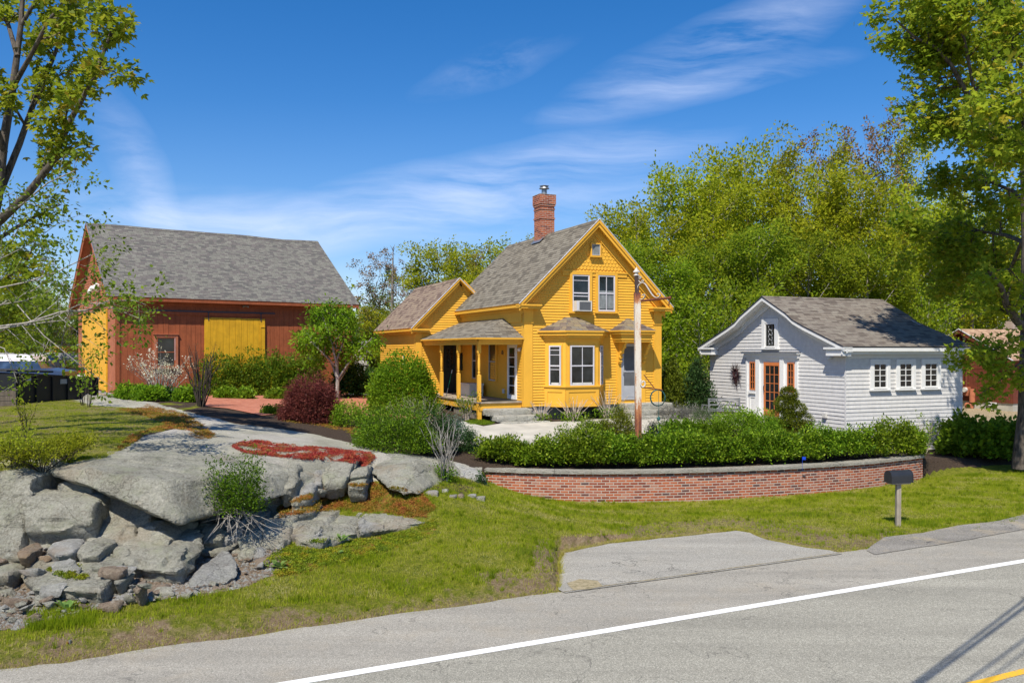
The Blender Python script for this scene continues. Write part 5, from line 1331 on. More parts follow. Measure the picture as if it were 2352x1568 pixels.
    # entrance surround
    def E(zx, zy, p=-.08): return Gf(zx, zy, p)
    yL = E(700, 1200)[0]; yR = E(1488, 1200)[0]; zt_ = E(1100, 1035)[1]; zc = E(1100, 950)[1]; z00 = 1.5
    e = MB()
    wbox(e, fr, yR, yL, z00, zt_, .0, .035)
    wbox(e, fr, yR-.06, yL+.06, zt_, zc-.06, .0, .12); wbox(e, fr, yR-.12, yL+.12, zc-.06, zc-.001, .0, .20)
    zlt = E(1100, 1085)[1]
    wbox(e, fr, yR+.04, yL-.04, zlt, zt_, .035, .06)
    cols_ = [E(x_, 1200)[0] for x_ in (890, 1262)]
    for c in cols_: wbox(e, fr, c-.09, c+.13, z00, zlt+.12, .035, .10)
    wbox(e, fr, yL-.10, yL, z00, zlt, .035, .07); wbox(e, fr, yR, yR+.10, z00, zlt, .035, .07)
    en = e.build('entrance', wc, root)
    lc = MB(); wbox(lc, fr, yR-.14, yL+.14, zc, zc+.02, .0, .23); lc.build('lead_cap', M['darkmetal'], en)
    # sidelights
    for k, (xa, xb) in enumerate(((768, 852), (1345, 1447))):
        a1, z1 = E(xa, 1095 if k == 0 else 1112, -.05); a0, z0 = E(xb, 1520 if k == 0 else 1560, -.05); z1 = E(768, 1095, -.05)[1]; z0 = E(768, 1520, -.05)[1]
        window(root, fr, a0, a1, z0, z1, M['orange'], .0, M['orange'], .045, 2, 4, False, False, mt=.02, base=.045, name='sidelight'); sl_ = root.children[-1]; sl_.parent = en
        pn = MB(); wbox(pn, fr, a0-.06, a1+.06, z0-.14, z0-.06, .035, .11)
        for (u0,u1,v0,v1) in ((a0-.02,a0+.03,z00+.12,z0-.25),(a1-.03,a1+.02,z00+.12,z0-.25),(a0+.03,a1-.03,z00+.12,z00+.17),(a0+.03,a1-.03,z0-.30,z0-.25)): wbox(pn, fr, u0, u1, v0, v1, .035, .055)
        pn.build('side_panel', wc, en)
    # door
    a1 = E(990, 1100, -.02)[0]; a0 = E(1232, 1100, -.02)[0]; z1 = E(990, 1100, -.02)[1]; z0 = z00+.03
    d = MB(); st = .10
    wbox(d, fr, a0, a0+st*.5, z0, z1, .036, .06); wbox(d, fr, a1-st, a1, z0, z1, .036, .06); wbox(d, fr, a0+st*.5, a1-st, z1-.13, z1, .036, .059); wbox(d, fr, a0+st*.5, a1-st, z0, z0+.24, .036, .059)
    for k in range(1, 3): a = a0+st*.5+(a1-a0-1.5*st)*k/3; wbox(d, fr, a-.012, a+.012, z0+.24, z1-.13, .036, .054)
    for k in range(1, 5): z = z0+.24+(z1-z0-.37)*k/5; wbox(d, fr, a0+st*.5, a1-st, z-.012, z+.012, .036, .053)
    do = d.build('door', M['orange'], en); g = MB(); uvq(g, fr, a0+.03, a1-.06, z0+.2, z1-.1, .042); g.build('pane', M['glass'], do)
    h = MB(); h.tube([fr(a1-.05, z0+.92, .06), fr(a1-.05, z0+.98, .11), fr(a1-.05, z0+1.12, .11), fr(a1-.05, z0+1.18, .06)], .012, 6); h.build('handle', M['darkmetal'], do)
    st_ = MB(); wbox(st_, fr, a0-.5, a1+.5, 1.3, z00+.0, .05, .55); st_.build('doorstep', M['step'], root)
    # flood light and outlet
    y_, z_ = Gf(2010, 1035, -.1); l_ = MB(); c = fr(y_, z_, .02); l_.tube([c, c+Vector((-.06,.01,0)), c+Vector((-.12,.12,-.03))], [.03,.04,.055], 8); l_.build('flood_light', M['cooler'], root)
    y_, z_ = CF.onx((2300+915/7.84)/1.2755, (1050+1305/7.84)/1.2755, -.05); l_ = MB(); wbox(l_, fr, y_-.08, y_+.08, z_-.08, z_+.08, .02, .10); l_.build('outlet_cover', M['cooler'], root)
    # wreath
    y_, z_ = CF.onx((2050+550/5.2267)/1.2755, (850+1270/5.2267)/1.2755, -.06); rng = np.random.default_rng(4)
    wr = MB()
    for k in range(170):
        t = rng.uniform(0, 2*math.pi); c = fr(y_+.12*math.cos(t), z_+.14*math.sin(t), .05)
        if rng.random() < .5: dv = Vector((0, rng.normal(0, .12), -abs(rng.normal(.32, .14))))
        else: dv = Vector((-.03, .25*math.cos(t)+rng.normal(0,.05), .25*math.sin(t)+rng.normal(0,.06)))
        wr.tube([c, c+dv*.6+Vector((-.04*rng.random(),0,0)), c+dv+Vector((0,rng.normal(0,.02),0))], [.006,.005,.002], 3, False)
    for k in range(3): wr.tube([fr(y_+(.11+.02*k)*math.cos(t), z_+(.13+.02*k)*math.sin(t), .04+.02*k) for t in [2*math.pi*j/16 for j in range(17)]], .02, 5)
    o = wr.build('twig_wreath', L['wreath']); o.location = CO; o.rotation_euler = (0,0,CAg); tag(o, 'shaggy dried twig wreath hanging on the white cottage wall', 'wreath')
    return fr
cottage()
for o in [q for q in COL.objects if q.name in ('white_cottage',)]: split_side(('rake_trim','cornice'), o, 1, 3.9); split_side(('rake_trim',), o, 0, 2.7)
# ---------------------------------------------------------------- brown neighbour house
def neighbour():
    ang = math.atan2(.366, .931); Y0 = 52
    def X(px): return (px/1.2755-CX)/F*Y0
    # gable front faces the road; corner measured behind the cottage
    NA = R(-67); ox = X(2700+300/3.483)-.6; NO = Vector((ox, Y0+.8, 0)); NF = Frame(NO, NA)
    root = thing('brown_house', 'low red brown board house with a tan shingle roof beyond the white cottage', 'house', NO, NA)
    P = lambda zx, zy, p=0: NF.ony((2700+zx/3.483)/1.2755, (850+zy/3.483)/1.2755, p)
    xa, zr = P(425, 395); x0, zl = P(300, 470); xr_, zr_e = P(905, 668); b0 = P(430, 1125)[1]; slr = (zr-P(830, 628)[1])/(P(830, 628)[0]-xa)
    hw = P(985, 715)[0]-xa; XR = xa+hw; ze = zr-slr*hw; XL = xa-hw; Ln = 13
    fr = Wall((0,0,0), (1,0,0), (0,-1,0)); red = M['brownred']
    w = MB(); w.prism([(XL+.3,0,b0),(XR-.3,0,b0),(XR-.3,0,ze-.1+slr*.3),(xa,0,zr-.12),(XL+.3,0,ze-.1+slr*.3)], (0,Ln,0))
    a = XL+.3; top = lambda u: zr-.14-abs(u-xa)*slr
    while a < XR-.3: b = min(a+.3, XR-.3); w.face([fr(a+.01,b0,.02), fr(b-.01,b0,.02), fr(b-.01,top(b),.02), fr(a+.01,top(a),.02)]); a += .3
    zb = P(500, 795)[1]; wbox(w, fr, XL+.3, XR-.3, zb-.03, zb+.03, .0, .035); w.build('wall', red, root)
    r = MB()
    for sg in (-1, 1):
        r.slab([(xa+sg*hw,-.4,ze),(xa+sg*hw,Ln+.4,ze),(xa,Ln+.4,zr),(xa,-.4,zr)], .05)
    ro = r.build('roof', [M['tanroof'], red], root)
    d = MB()
    for sg in (-1, 1):
        d.prism([(xa+sg*hw,-.43,ze-.03),(xa,-.43,zr-.03),(xa,-.43,zr+.03),(xa+sg*hw,-.43,ze+.03)], (0,.03,0))
    d.build('drip_edge', M['flash'], ro)
    t = MB()
    for sg in (-1, 1): t.prism([(xa+sg*hw,-.40,ze-.05),(xa,-.40,zr-.05),(xa,-.40,zr-.28),(xa+sg*hw,-.40,ze-.28)], (0,.04,0))
    t.build('rake_trim', red, root)
    f = MB(); f.box(XL+.35, XR-.35, .05, Ln, -.3, b0); f.build('foundation', M['concrete'], root)
    x0, z1 = P(670, 1142); x1, z0 = P(760, 1180); window(root, fr, x0, x1, z0, z1-.02, M['white'], .04, M['white'], .04, 2, 1, False, False, base=.0, name='basement_window')
    v0, v1 = P(385, 440); v2, v3 = P(455, 512); lv = MB(); wbox(lv, fr, v0, v2, v3, v1, .02, .06); lo = lv.build('gable_vent', red, root); s_ = MB()
    for k in range(3): wbox(s_, fr, v0+.15, v2-.15, v3+.12+(v1-v3)*k*.27, v3+.24+(v1-v3)*k*.27, .06, .065)
    s_.build('louvre', M['black'], lo)
    px, pz = P(467, 640); _, pz2 = P(467, 1020); p = MB(); p.tube([fr(px, P(467,490)[1]-1.0, .1), fr(px, pz2, .1)], .06, 8); p.build('conduit', red, root)
    m0, mz = P(455, 985); m1, mz2 = P(503, 1075); q = MB(); wbox(q, fr, m0, m1, mz2, mz, .02, .25); me = q.build('meter_box', M['barnred2'], root); q = MB(); q.tube([fr((m0+m1)/2, (mz+mz2)/2+.1, .25), fr((m0+m1)/2, (mz+mz2)/2+.1, .4)], .15, 10); q.build('meter_dial', M['cooler'], me)
    q = MB(); c0, cz = P(540, 1040); q.tube([fr(c0, cz-.6, .2), fr(c0, cz+.2, .2)], .16, 8); q.tube([fr(c0-.4, cz-.8, .2), fr(c0, cz-.8, .2)], .17, 8); q.build('gas_meter', M['barnred2'], root)
    hx, hz = P(452, 480); q = MB(); q.tube([fr(hx, hz-.2, .1), fr(hx, hz+.05, .12), fr(hx+.05, hz+.12, .2)], [.1,.14,.18], 8); q.build('service_head', M['galv'], root)
    cx0, cz1 = P(845, 318, 6); cx1, _ = P(930, 318, 6); q = MB(); q.box(cx0, cx1, 6, 7.0, zr-2.5, cz1); q.box(cx0-.06, cx1+.06, 5.94, 7.06, cz1-.5, cz1-.3); q.build('chimney', M['chimney'], ro)
neighbour()
# ---------------------------------------------------------------- rocks
def facet_rock(name, label, pts, mat, vox=.07, amp=.05, seed=0, group=None, smooth_n=1, cat='rock', parent=None, strat=0.0):
    bm = bmesh.new()
    for p in pts: bm.verts.new(p)
    bmesh.ops.convex_hull(bm, input=bm.verts)
    for v in [v for v in bm.verts if not v.link_faces]: bm.verts.remove(v)
    me = bpy.data.meshes.new(name); bm.to_mesh(me); bm.free()
    o = bpy.data.objects.new(name, me); COL.objects.link(o)
    md = o.modifiers.new('r', 'REMESH'); md.mode = 'VOXEL'; md.voxel_size = vox
    dg = bpy.context.evaluated_depsgraph_get(); me2 = bpy.data.meshes.new_from_object(o.evaluated_get(dg)); o.modifiers.clear(); o.data = me2
    bm = bmesh.new(); bm.from_mesh(me2)
    for _ in range((smooth_n-1 if smooth_n > 1 else 0) if smooth_n < 3 else 2): bmesh.ops.smooth_vert(bm, verts=bm.verts, factor=.5, use_axis_x=True, use_axis_y=True, use_axis_z=True)
    bm.normal_update(); sv = Vector((seed*3.1, seed*1.7, seed*.9))
    for v in bm.verts:
        p = v.co*1.0 + sv
        n = noise.fractal(p*1.1, 1.0, 2.0, 4)*1.1 + (noise.ridged_multi_fractal(p*1.5, 1.0, 2.1, 4, 1.0, 2.0)-1.1)*.35
        c = noise.cell(Vector((p.x*2.2+.3*noise.noise(p*2), p.y*2.2, p.z*3.2+.4*noise.noise(p*1.3))))*.5
        n += .45*noise.fractal(p*4.5, 1.0, 2.0, 4)
        st = math.sin((v.co.z + .25*noise.noise(p*.8) + v.co.x*.08)*26)*strat
        v.co += v.normal*(amp*(n*.8 + c*1.3) + st*.35*amp)
    bm.normal_update()
    for f in bm.faces: f.smooth = True
    for e in bm.edges:
        if e.calc_face_angle(0) > .5: e.smooth = False
    bm.to_mesh(me2); bm.free(); me2.materials.clear(); me2.materials.append(mat); me2.name = name
    # origin to base
    c = Vector((sum(p[0] for p in pts)/len(pts), sum(p[1] for p in pts)/len(pts), min(p[2] for p in pts)))
    me2.transform(Matrix.Translation(-c)); o.location = c
    if parent is None: tag(o, label, cat, group)
    return o
RX = lambda x: x/1.68/1.2755; RY = lambda y: (1100+y/1.68)/1.2755
def RA(x, y, Y): return at(RX(x), RY(y), Y)
def RG(x, y, z): return gz(RX(x), RY(y), z)
def block(poly, back=.9, shrink=.88, lift=0.0):
    """front outline (x, y, Y) -> points of front face + pushed back face"""
    my = sum(p[1] for p in poly)/len(poly); mx = sum(p[0] for p in poly)/len(poly)
    sh_ = Vector((0, -.28, .10)) if mx > 1430 else (Vector((0, -.12, .22)) if my > 900 and mx < 800 else Vector((0, 0, 0)))
    f = [RA(*p)+sh_ for p in poly]; c = sum(f, Vector())/len(f); out = list(f)
    for p in f:
        q = p + Vector((0, back, 0)); q = Vector((c.x+(q.x-c.x)*shrink, q.y, c.z+(q.z-c.z)*shrink+lift)); out.append(q)
        if p.z < c.z: out.append(p + Vector((0, .22, -.35)))
    return out
ROCKS = []
def rk(name, label, pts, mat='rock', **k):
    k.setdefault('seed', len(ROCKS)+1); o = facet_rock(name, label, pts, M[mat], **k); ROCKS.append(o); return o
# the great overhanging slab
rk('slab_boulder', 'huge flat overhanging granite slab with a broad pale top above the rock face',
   [RA(250,468,14.9), RG(290,440,1.93), RG(500,382,2.0), RG(700,285,2.02), RG(850,272,2.02), RG(1060,322,1.98), RG(1160,372,1.86), RG(1295,425,1.74),
    RA(440,455,14.6), RA(650,508,14.25), RA(830,520,14.3), RA(930,512,14.6), RA(1090,465,15.5), RA(1300,435,17.0),
    RA(262,492,14.9), RA(450,555,14.35), RA(640,625,14.0), RA(780,688,13.95), RA(880,728,14.05), RA(960,716,14.9), RA(1090,650,16.5), RA(1290,555,17.8),
    Vector((-7,18.5,1.3)), Vector((-3.5,19,1.2))], vox=.045, amp=.028, smooth_n=0)
rk('boulder', 'long grey boulder leaning at the far left of the rock face', block([(-60,470,14.6),(20,452,14.6),(80,490,14.6),(160,500,14.5),(140,610,14.3),(100,740,14.1),(95,850,13.9),(0,885,13.8),(-70,880,13.8)], 1.2), vox=.06, amp=.05)
rk('boulder', 'broad wedge boulder with a mossy top at the left of the rock face', block([(100,600,14.3),(150,590,14.6),(260,560,14.9),(440,570,14.8),(458,640,14.1),(455,720,14.0),(300,755,13.95),(110,768,13.95),(98,680,14.0)], 1.2, .8, .1), vox=.055, amp=.045)
rk('boulder', 'angular dark boulder tucked under the left end of the slab', block([(275,535,14.9),(350,500,15.0),(455,560,14.8),(450,640,14.7),(370,650,14.6),(290,600,14.8)], .8), vox=.055, amp=.04)
rk('boulder', 'dark squarish boulder in the shade below the wedge boulder', block([(130,765,14.3),(280,760,14.3),(275,850,14.1),(225,872,14.0),(130,850,14.1)], .7), vox=.055, amp=.04)
rk('boulder', 'dark rounded boulder beside the dark squarish boulder', block([(290,760,14.4),(390,740,14.4),(395,800,14.2),(360,850,14.1),(280,865,14.1)], .7), vox=.055, amp=.04)
rk('ledge_block', 'upright fractured block directly under the middle of the slab', block([(455,565,15.0),(560,590,14.9),(740,660,14.7),(745,735,14.5),(600,740,14.45),(470,720,14.5)], 1.5), vox=.055, amp=.04, strat=.5)
rk('ledge_block', 'wide rounded block below the slab with fine curved cracks', block([(440,740,14.5),(480,722,14.6),(660,740,14.4),(662,860,14.0),(655,898,13.95),(470,860,14.0),(430,820,14.1)], 1.4), vox=.05, amp=.05, strat=.8)
rk('ledge_block', 'lichened block right of the wide rounded block', block([(668,745,14.4),(760,740,14.4),(800,770,14.2),(835,800,14.05),(830,880,13.9),(760,905,13.85),(668,895,13.9)], 1.4), vox=.05, amp=.05, strat=.8)
rk('ledge_block', 'low ledge running under the two lichened blocks', block([(540,885,14.1),(680,905,14.0),(830,905,13.9),(880,960,13.5),(890,1025,13.2),(700,1010,13.3),(560,960,13.7)], 1.4, .9, .1), vox=.055, amp=.06, strat=.8)
rk('ledge_block', 'shadowed rock mass behind the slab lip', block([(800,740,15.8),(960,735,16.0),(1000,740,16.0),(970,860,15.5),(930,960,15.0),(840,960,15.0),(830,820,15.3)], 1.5), vox=.06, amp=.05)
rk('ledge_block', 'rough rock below the roots of the hanging shrub', block([(955,745,15.4),(1100,700,15.8),(1290,690,16.0),(1290,760,15.6),(1160,830,15.0),(1080,870,14.7),(960,880,14.7)], 1.6), vox=.05, amp=.08, strat=.8)
rk('ledge_block', 'split square block under the hanging shrub', block([(1160,790,15.1),(1290,755,15.4),(1285,850,15.0),(1170,875,14.8)], 1.2), vox=.05, amp=.05, strat=.5)
rk('ledge_block', 'tall stacked block with horizontal cracks and a dark right face', block([(1290,715,15.6),(1440,710,15.9),(1430,790,15.5),(1385,862,15.0),(1290,850,15.0)], 1.3), vox=.05, amp=.05, strat=.9)
rk('ledge_block', 'dark gap block behind the triangular slab', block([(1140,865,15.0),(1290,855,15.1),(1270,920,14.7),(1160,930,14.6)], 1.0), vox=.06, amp=.06)
rk('triangular_slab', 'pale triangular slab leaning against the foot of the rock face', [RA(1095,855,14.4), RA(1130,868,14.3), RA(1172,925,13.9), RA(1165,985,13.6), RA(1115,1025,13.35), RA(940,1056,13.05), RA(928,1010,13.15), RA(960,965,13.5),
   RA(1095,870,14.75), RA(1170,940,14.3), RA(1110,1035,13.7), RA(930,1055,13.5), RA(960,985,13.8)], 'rocklight', vox=.045, amp=.02)
rk('ledge_block', 'layered ledge with red moss strips right of the stacked block', block([(1440,740,16.6),(1560,660,17.6),(1700,680,17.6),(1780,690,17.4),(1775,790,16.4),(1600,835,15.7),(1480,825,15.6),(1430,775,15.9)], 1.6), vox=.055, amp=.07, strat=1.2)
rk('ledge_block', 'low tapering end of the layered ledge in the grass', block([(1770,700,17.2),(1900,700,17.2),(2110,712,17.3),(2100,728,17.0),(1940,760,16.6),(1780,785,16.3)], 1.2, .9), vox=.05, amp=.05, strat=1.0)
rk('ledge_block', 'pale fractured block below the red stonecrop carpet', [RG(1300,420,1.62), RG(1420,425,1.55), RG(1550,425,1.5), RA(1310,440,17.6), RA(1500,430,17.9), RA(1310,560,17.1), RA(1400,590,16.8), RA(1470,572,17.0), RA(1540,545,17.6), RA(1550,435,18.2), RA(1330,600,17.2), Vector((-3.6,19.6,.8)), Vector((-2.4,19.6,.8))], 'rock', vox=.05, amp=.045, strat=.6)
for i, (p, lb) in enumerate([
    ([(1560,440,18.6),(1640,430,18.7),(1600,520,18.0),(1510,600,17.3),(1480,640,16.9),(1450,620,16.9),(1530,520,17.8)], 'narrow stepped stone at the right edge of the pale fractured block'),
    ([(1640,420,18.9),(1760,410,19.0),(1740,480,18.3),(1700,540,17.9),(1610,545,17.8),(1600,500,18.1)], 'cracked pale stone in the middle of the right hand strata'),
    ([(1730,470,18.6),(1830,465,18.6),(1820,500,18.2),(1730,515,18.1)], 'flat loaf shaped stone with a moss edge in the strata'),
    ([(1725,540,18.0),(1800,535,18.0),(1800,560,17.7),(1730,562,17.7)], 'small flat pale stone in the red moss slope'),
    ([(1450,660,17.0),(1540,640,17.3),(1560,690,16.8),(1470,700,16.5)], 'low grey stone above the layered ledge'),
    ([(1450,600,17.2),(1550,580,17.4),(1540,620,17.0),(1460,640,16.8)], 'small stepped stone under the pale fractured block')]):
    rk('ledge_stone', lb, block(p, .8), vox=.045, amp=.04, strat=.7)
EX = [([(985,760,15.1),(1075,735,15.3),(1085,800,14.9),(1000,830,14.8)], 'square block high in the shaded wall right of the slab lip'),
 ([(1100,735,15.5),(1180,720,15.6),(1175,800,15.1),(1095,820,15.0)], 'block directly below the hanging roots'),
 ([(1195,760,15.4),(1285,740,15.5),(1280,830,15.1),(1200,850,15.0)], 'cracked block between the roots and the stacked block'),
 ([(1165,880,14.7),(1235,868,14.8),(1240,905,14.6),(1175,925,14.5)], 'small dark block behind the tip of the triangular slab'),
 ([(1240,865,14.9),(1290,860,14.9),(1290,895,14.7),(1245,905,14.6)], 'small pale block beside the stacked block'),
 ([(1300,720,15.8),(1435,712,16.0),(1430,760,15.6),(1305,775,15.5)], 'upper layer of the stacked block'),
 ([(1300,785,15.4),(1420,778,15.6),(1395,850,15.1),(1300,838,15.1)], 'lower layer of the stacked block'),
 ([(1450,760,16.1),(1600,770,16.1),(1590,800,15.8),(1450,795,15.8)], 'long thin layer in the layered ledge'),
 ([(1480,800,15.8),(1640,808,15.8),(1600,838,15.6),(1490,828,15.6)], 'bottom layer of the layered ledge'),
 ([(1620,745,16.5),(1760,738,16.7),(1765,790,16.3),(1640,800,16.0)], 'blocky right part of the layered ledge'),
 ([(1780,730,16.9),(1900,722,17.0),(1900,755,16.6),(1790,775,16.3)], 'flat block in the tapering ledge'),
 ([(1310,440,17.5),(1400,470,17.3),(1395,560,17.0),(1330,570,17.0)], 'left face block of the pale fractured rock'),
 ([(1410,460,17.5),(1480,450,17.7),(1470,560,17.0),(1405,580,16.9)], 'middle face block of the pale fractured rock'),
 ([(1560,480,18.2),(1600,470,18.3),(1600,540,17.7),(1555,550,17.6)], 'slim upright stone in the right hand strata'),
 ([(1600,500,18.2),(1690,490,18.4),(1680,530,18.0),(1600,545,17.9)], 'low pale stone in the right hand strata'),
 ([(1700,430,18.9),(1770,420,19.0),(1760,465,18.6),(1700,475,18.5)], 'square pale stone under the red stonecrop'),
 ([(1490,560,17.6),(1560,545,17.8),(1550,590,17.3),(1480,600,17.2)], 'tilted grey stone above the mossy slope'),
 ([(560,890,14.0),(650,900,13.9),(640,950,13.6),(570,940,13.7)], 'rough knobbly stone under the wide rounded block'),
 ([(0,600,14.7),(80,590,14.8),(110,690,14.4),(20,720,14.3)], 'tilted facet stone on the far left boulder')]
for i_, (p_, l_) in enumerate(EX): rk('ledge_block', l_, block(p_, .9, .85), ['rock','rocklight','rock'][i_ % 3], vox=.04, amp=.045, strat=.8)
rk('boulder', 'smooth domed granite boulder with a dark right side near the brick wall', [RG(1840,385,1.48), RG(1950,378,1.48), RG(2060,400,1.4), RG(2140,430,1.3), RA(1830,480,18.6), RA(1900,520,17.9), RA(1930,570,17.5), RA(1990,588,17.3), RA(2060,585,17.6), RA(2130,520,18.6), RA(2150,450,19.5), RA(1860,440,19.0), Vector((-1.2,20.4,.8)), Vector((-2.4,20.2,.8)), RA(2010,470,18.3), RA(2060,430,18.9), RA(1920,450,18.6)], 'rock', vox=.05, amp=.035, smooth_n=3)
rk('boulder', 'pale flat rock beside the left end of the brick wall', [gz(x,y,z) for x,y,z in [(1045,1062,1.2),(1090,1075,1.1),(1118,1095,.95),(1112,1118,.75),(1080,1112,.7),(1040,1085,1.0),(1060,1100,.8),(1118,1125,.6),(1070,1115,.5)]], 'rocklight', vox=.045, amp=.03)
rk('ledge_slab', 'broad cracked slab lying low in the rubble at the bottom left', block([(115,1010,13.4),(230,985,13.5),(400,1020,13.2),(540,1040,13.0),(548,1085,12.7),(510,1130,12.35),(380,1120,12.4),(190,1110,12.5),(150,1060,12.9)], .7, .9, .12), vox=.05, amp=.04)
rk('boulder', 'grey boulder cut by the left edge low in the rubble', block([(-40,960,13.5),(60,960,13.5),(90,1000,13.2),(60,1048,12.9),(-40,1050,12.9)], .6), vox=.05, amp=.035)
rk('loose_block', 'white angular stone resting on the rubble below the wide rounded block', block([(338,845,13.9),(380,820,14.0),(440,840,13.9),(430,870,13.7),(350,878,13.7)], .4), 'rocklight', vox=.035, amp=.02)
rk('loose_block', 'rusty sided square stone in the rubble', block([(255,915,13.6),(290,875,13.8),(380,880,13.7),(380,925,13.4),(300,945,13.3)], .4), 'rocklight', vox=.035, amp=.025)
rk('loose_block', 'grey split stone right of the rusty sided stone', block([(385,925,13.6),(440,872,13.8),(535,900,13.6),(500,945,13.3),(420,950,13.3)], .5), 'rock', vox=.035, amp=.025)
rk('loose_block', 'rusty wedge stone at the left of the rubble', block([(105,915,13.6),(150,890,13.7),(185,925,13.5),(150,950,13.3),(110,948,13.3)], .35), 'rockwarm', vox=.035, amp=.02)
rk('loose_block', 'dark blocky stone right of the broad cracked slab', block([(575,1045,13.0),(640,1025,13.1),(650,1050,12.9),(600,1080,12.7),(575,1075,12.7)], .3), 'rock', vox=.035, amp=.02)
rk('loose_block', 'tan upright stone at the edge of the grass', block([(670,1110,12.4),(690,1075,12.6),(715,1078,12.6),(712,1110,12.4),(690,1125,12.3)], .2), 'rockwarm', vox=.03, amp=.015)
rk('loose_block', 'pale square stone at the right foot of the rock face', block([(1245,915,14.5),(1290,895,14.6),(1320,915,14.5),(1310,940,14.3),(1260,950,14.2)], .4), 'rockwarm', vox=.035, amp=.02)
rk('crest_rock', 'dark weathered rock hump on the crest beside the black trailer', [gz(x,y,z) for x,y,z in [(165,912,2.15),(190,905,2.4),(235,908,2.45),(285,922,2.25),(320,935,2.1),(215,932,2.1),(168,925,2.1)]] + [Vector((-14,29,1.8)), Vector((-11.5,28,1.8))], 'rock', vox=.09, amp=.06)
# edging stones by the mulch pocket, each one its own
for i, (x, y, w, h, m, lb) in enumerate([(992,1135,34,16,'rocklight','flat grey edging stone at the left end of the mulch pocket'),(1022,1128,17,17,'rock','small grey edging stone second from the left'),(1040,1134,22,13,'rocklight','pale edging stone in the middle of the row'),(1059,1130,16,16,'rockwarm','tan edging stone in the row'),(1082,1127,26,13,'rocklight','pale edging stone fourth along the row'),(1104,1127,22,16,'rock','grey edging stone at the right end of the row')]):
    c = gz(x, y+h/2, .86); c.z = zt(c.x, c.y); s = c.y/F; r_ = random.Random(i)
    pts = [c + Vector((sx*w*.5*s*r_.uniform(.7,1), sy*.09*r_.uniform(.6,1.2), -.05+(0 if sz < 0 else (h*.55*s+.03)*r_.uniform(.7,1.1)))) for sx in (-1,-.3,.4,1) for sy in (-1,1) for sz in (-1,1)]
    rk('edging_stone', lb, pts, m, vox=.025, amp=.012, group='edging stones by the mulch pocket')
# loose stones of the rubble
protos = []
for k in range(6):
    r_ = random.Random(40+k); pts = [Vector((r_.uniform(-.5,.5)*1.3, r_.uniform(-.5,.5), r_.uniform(-.4,.4))) for _ in range(10)]
    o = facet_rock('loose_stone', 'small angular stone lying in the rubble below the rock face', pts, M[['rocklight','rock','rockwarm'][k % 3]], vox=.12, amp=.03, seed=60+k, group='loose stones in the rubble', smooth_n=0, cat='stone')
    protos.append(o)
PROBE = world_bvh([ground] + ROCKS) if 0 else None
bpy.context.view_layer.update()
PROBE = world_bvh([ground] + ROCKS)
def drop(x, y, zmax=6):
    h = PROBE.ray_cast(Vector((x, y, zmax)), Vector((0, 0, -1))); return (h[0], h[1]) if h[0] is not None else (Vector((x, y, zt(x, y))), Vector((0,0,1)))
def hitpix(x, y):
    d = Vector(((x-CX)/F, 1, -(y-HY)/F)).normalized(); h = PROBE.ray_cast(Vector((0,0,CAMZ)), d); return (h[0], h[1]) if h[0] is not None else (None, None)
r_ = random.Random(77); n = 0; tries = 0
rub_poly = np.array(Z_RUB, float)
while n < 105 and tries < 9000:
    tries += 1; x = r_.uniform(0, 640); y = r_.uniform(1185, 1440)
    if not inpoly(np.array([[x, y]]), Z_RUB)[0]: continue
    if x > 350 and r_.random() < .6: continue
    p, nn = hitpix(x, y)
    if p is None or nn.z < .7 or p.z > zt(p.x, p.y)+.05: continue
    s = min(.26, .055*math.exp(abs(r_.gauss(0, .75))))
    o = protos[n % 6] if n < 6 else protos[n % 6].copy()
    if n >= 6: COL.objects.link(o)
    o.location = p + Vector((0,0,s*.12)); o.scale = (s, s*r_.uniform(.7,1.1), s*r_.uniform(.6,1)); o.rotation_euler = (r_.uniform(-.4,.4), r_.uniform(-.4,.4), r_.uniform(0,6.28)); n += 1
BIGS = [(60,900),(230,905),(150,980),(480,960),(560,985),(620,975),(700,1040),(760,1060),(250,1060),(40,1080),(90,1130),(600,1110),(800,1075),(20,930),(210,870),(900,1090),(520,1150),(330,960)]
for i_, (x_, y_) in enumerate(BIGS):
    p, nn = hitpix(RX(x_), RY(y_)); r2 = random.Random(900+i_); s_ = r2.uniform(.13,.24)
    pts = [p+Vector((r2.uniform(-1,1)*s_*1.2, r2.uniform(-1,1)*s_*.7, r2.uniform(-.5,.75)*s_)) for _ in range(11)]
    w1 = ['squat','long','wedge shaped','flat topped','blocky','pointed'][i_ % 6]; w2 = ['grey','tan','pale'][i_ % 3]; wh = ('left' if x_ < 200 else 'middle' if x_ < 550 else 'right'); wv = ('upper' if y_ < 960 else 'middle' if y_ < 1070 else 'lower')
    facet_rock('rubble_block', '%s %s stone block in the %s %s part of the rubble' % (w1, w2, wv, wh), pts, M[['rock','rockwarm','rocklight'][i_ % 3]], vox=.03, amp=.018, seed=300+i_, smooth_n=0)
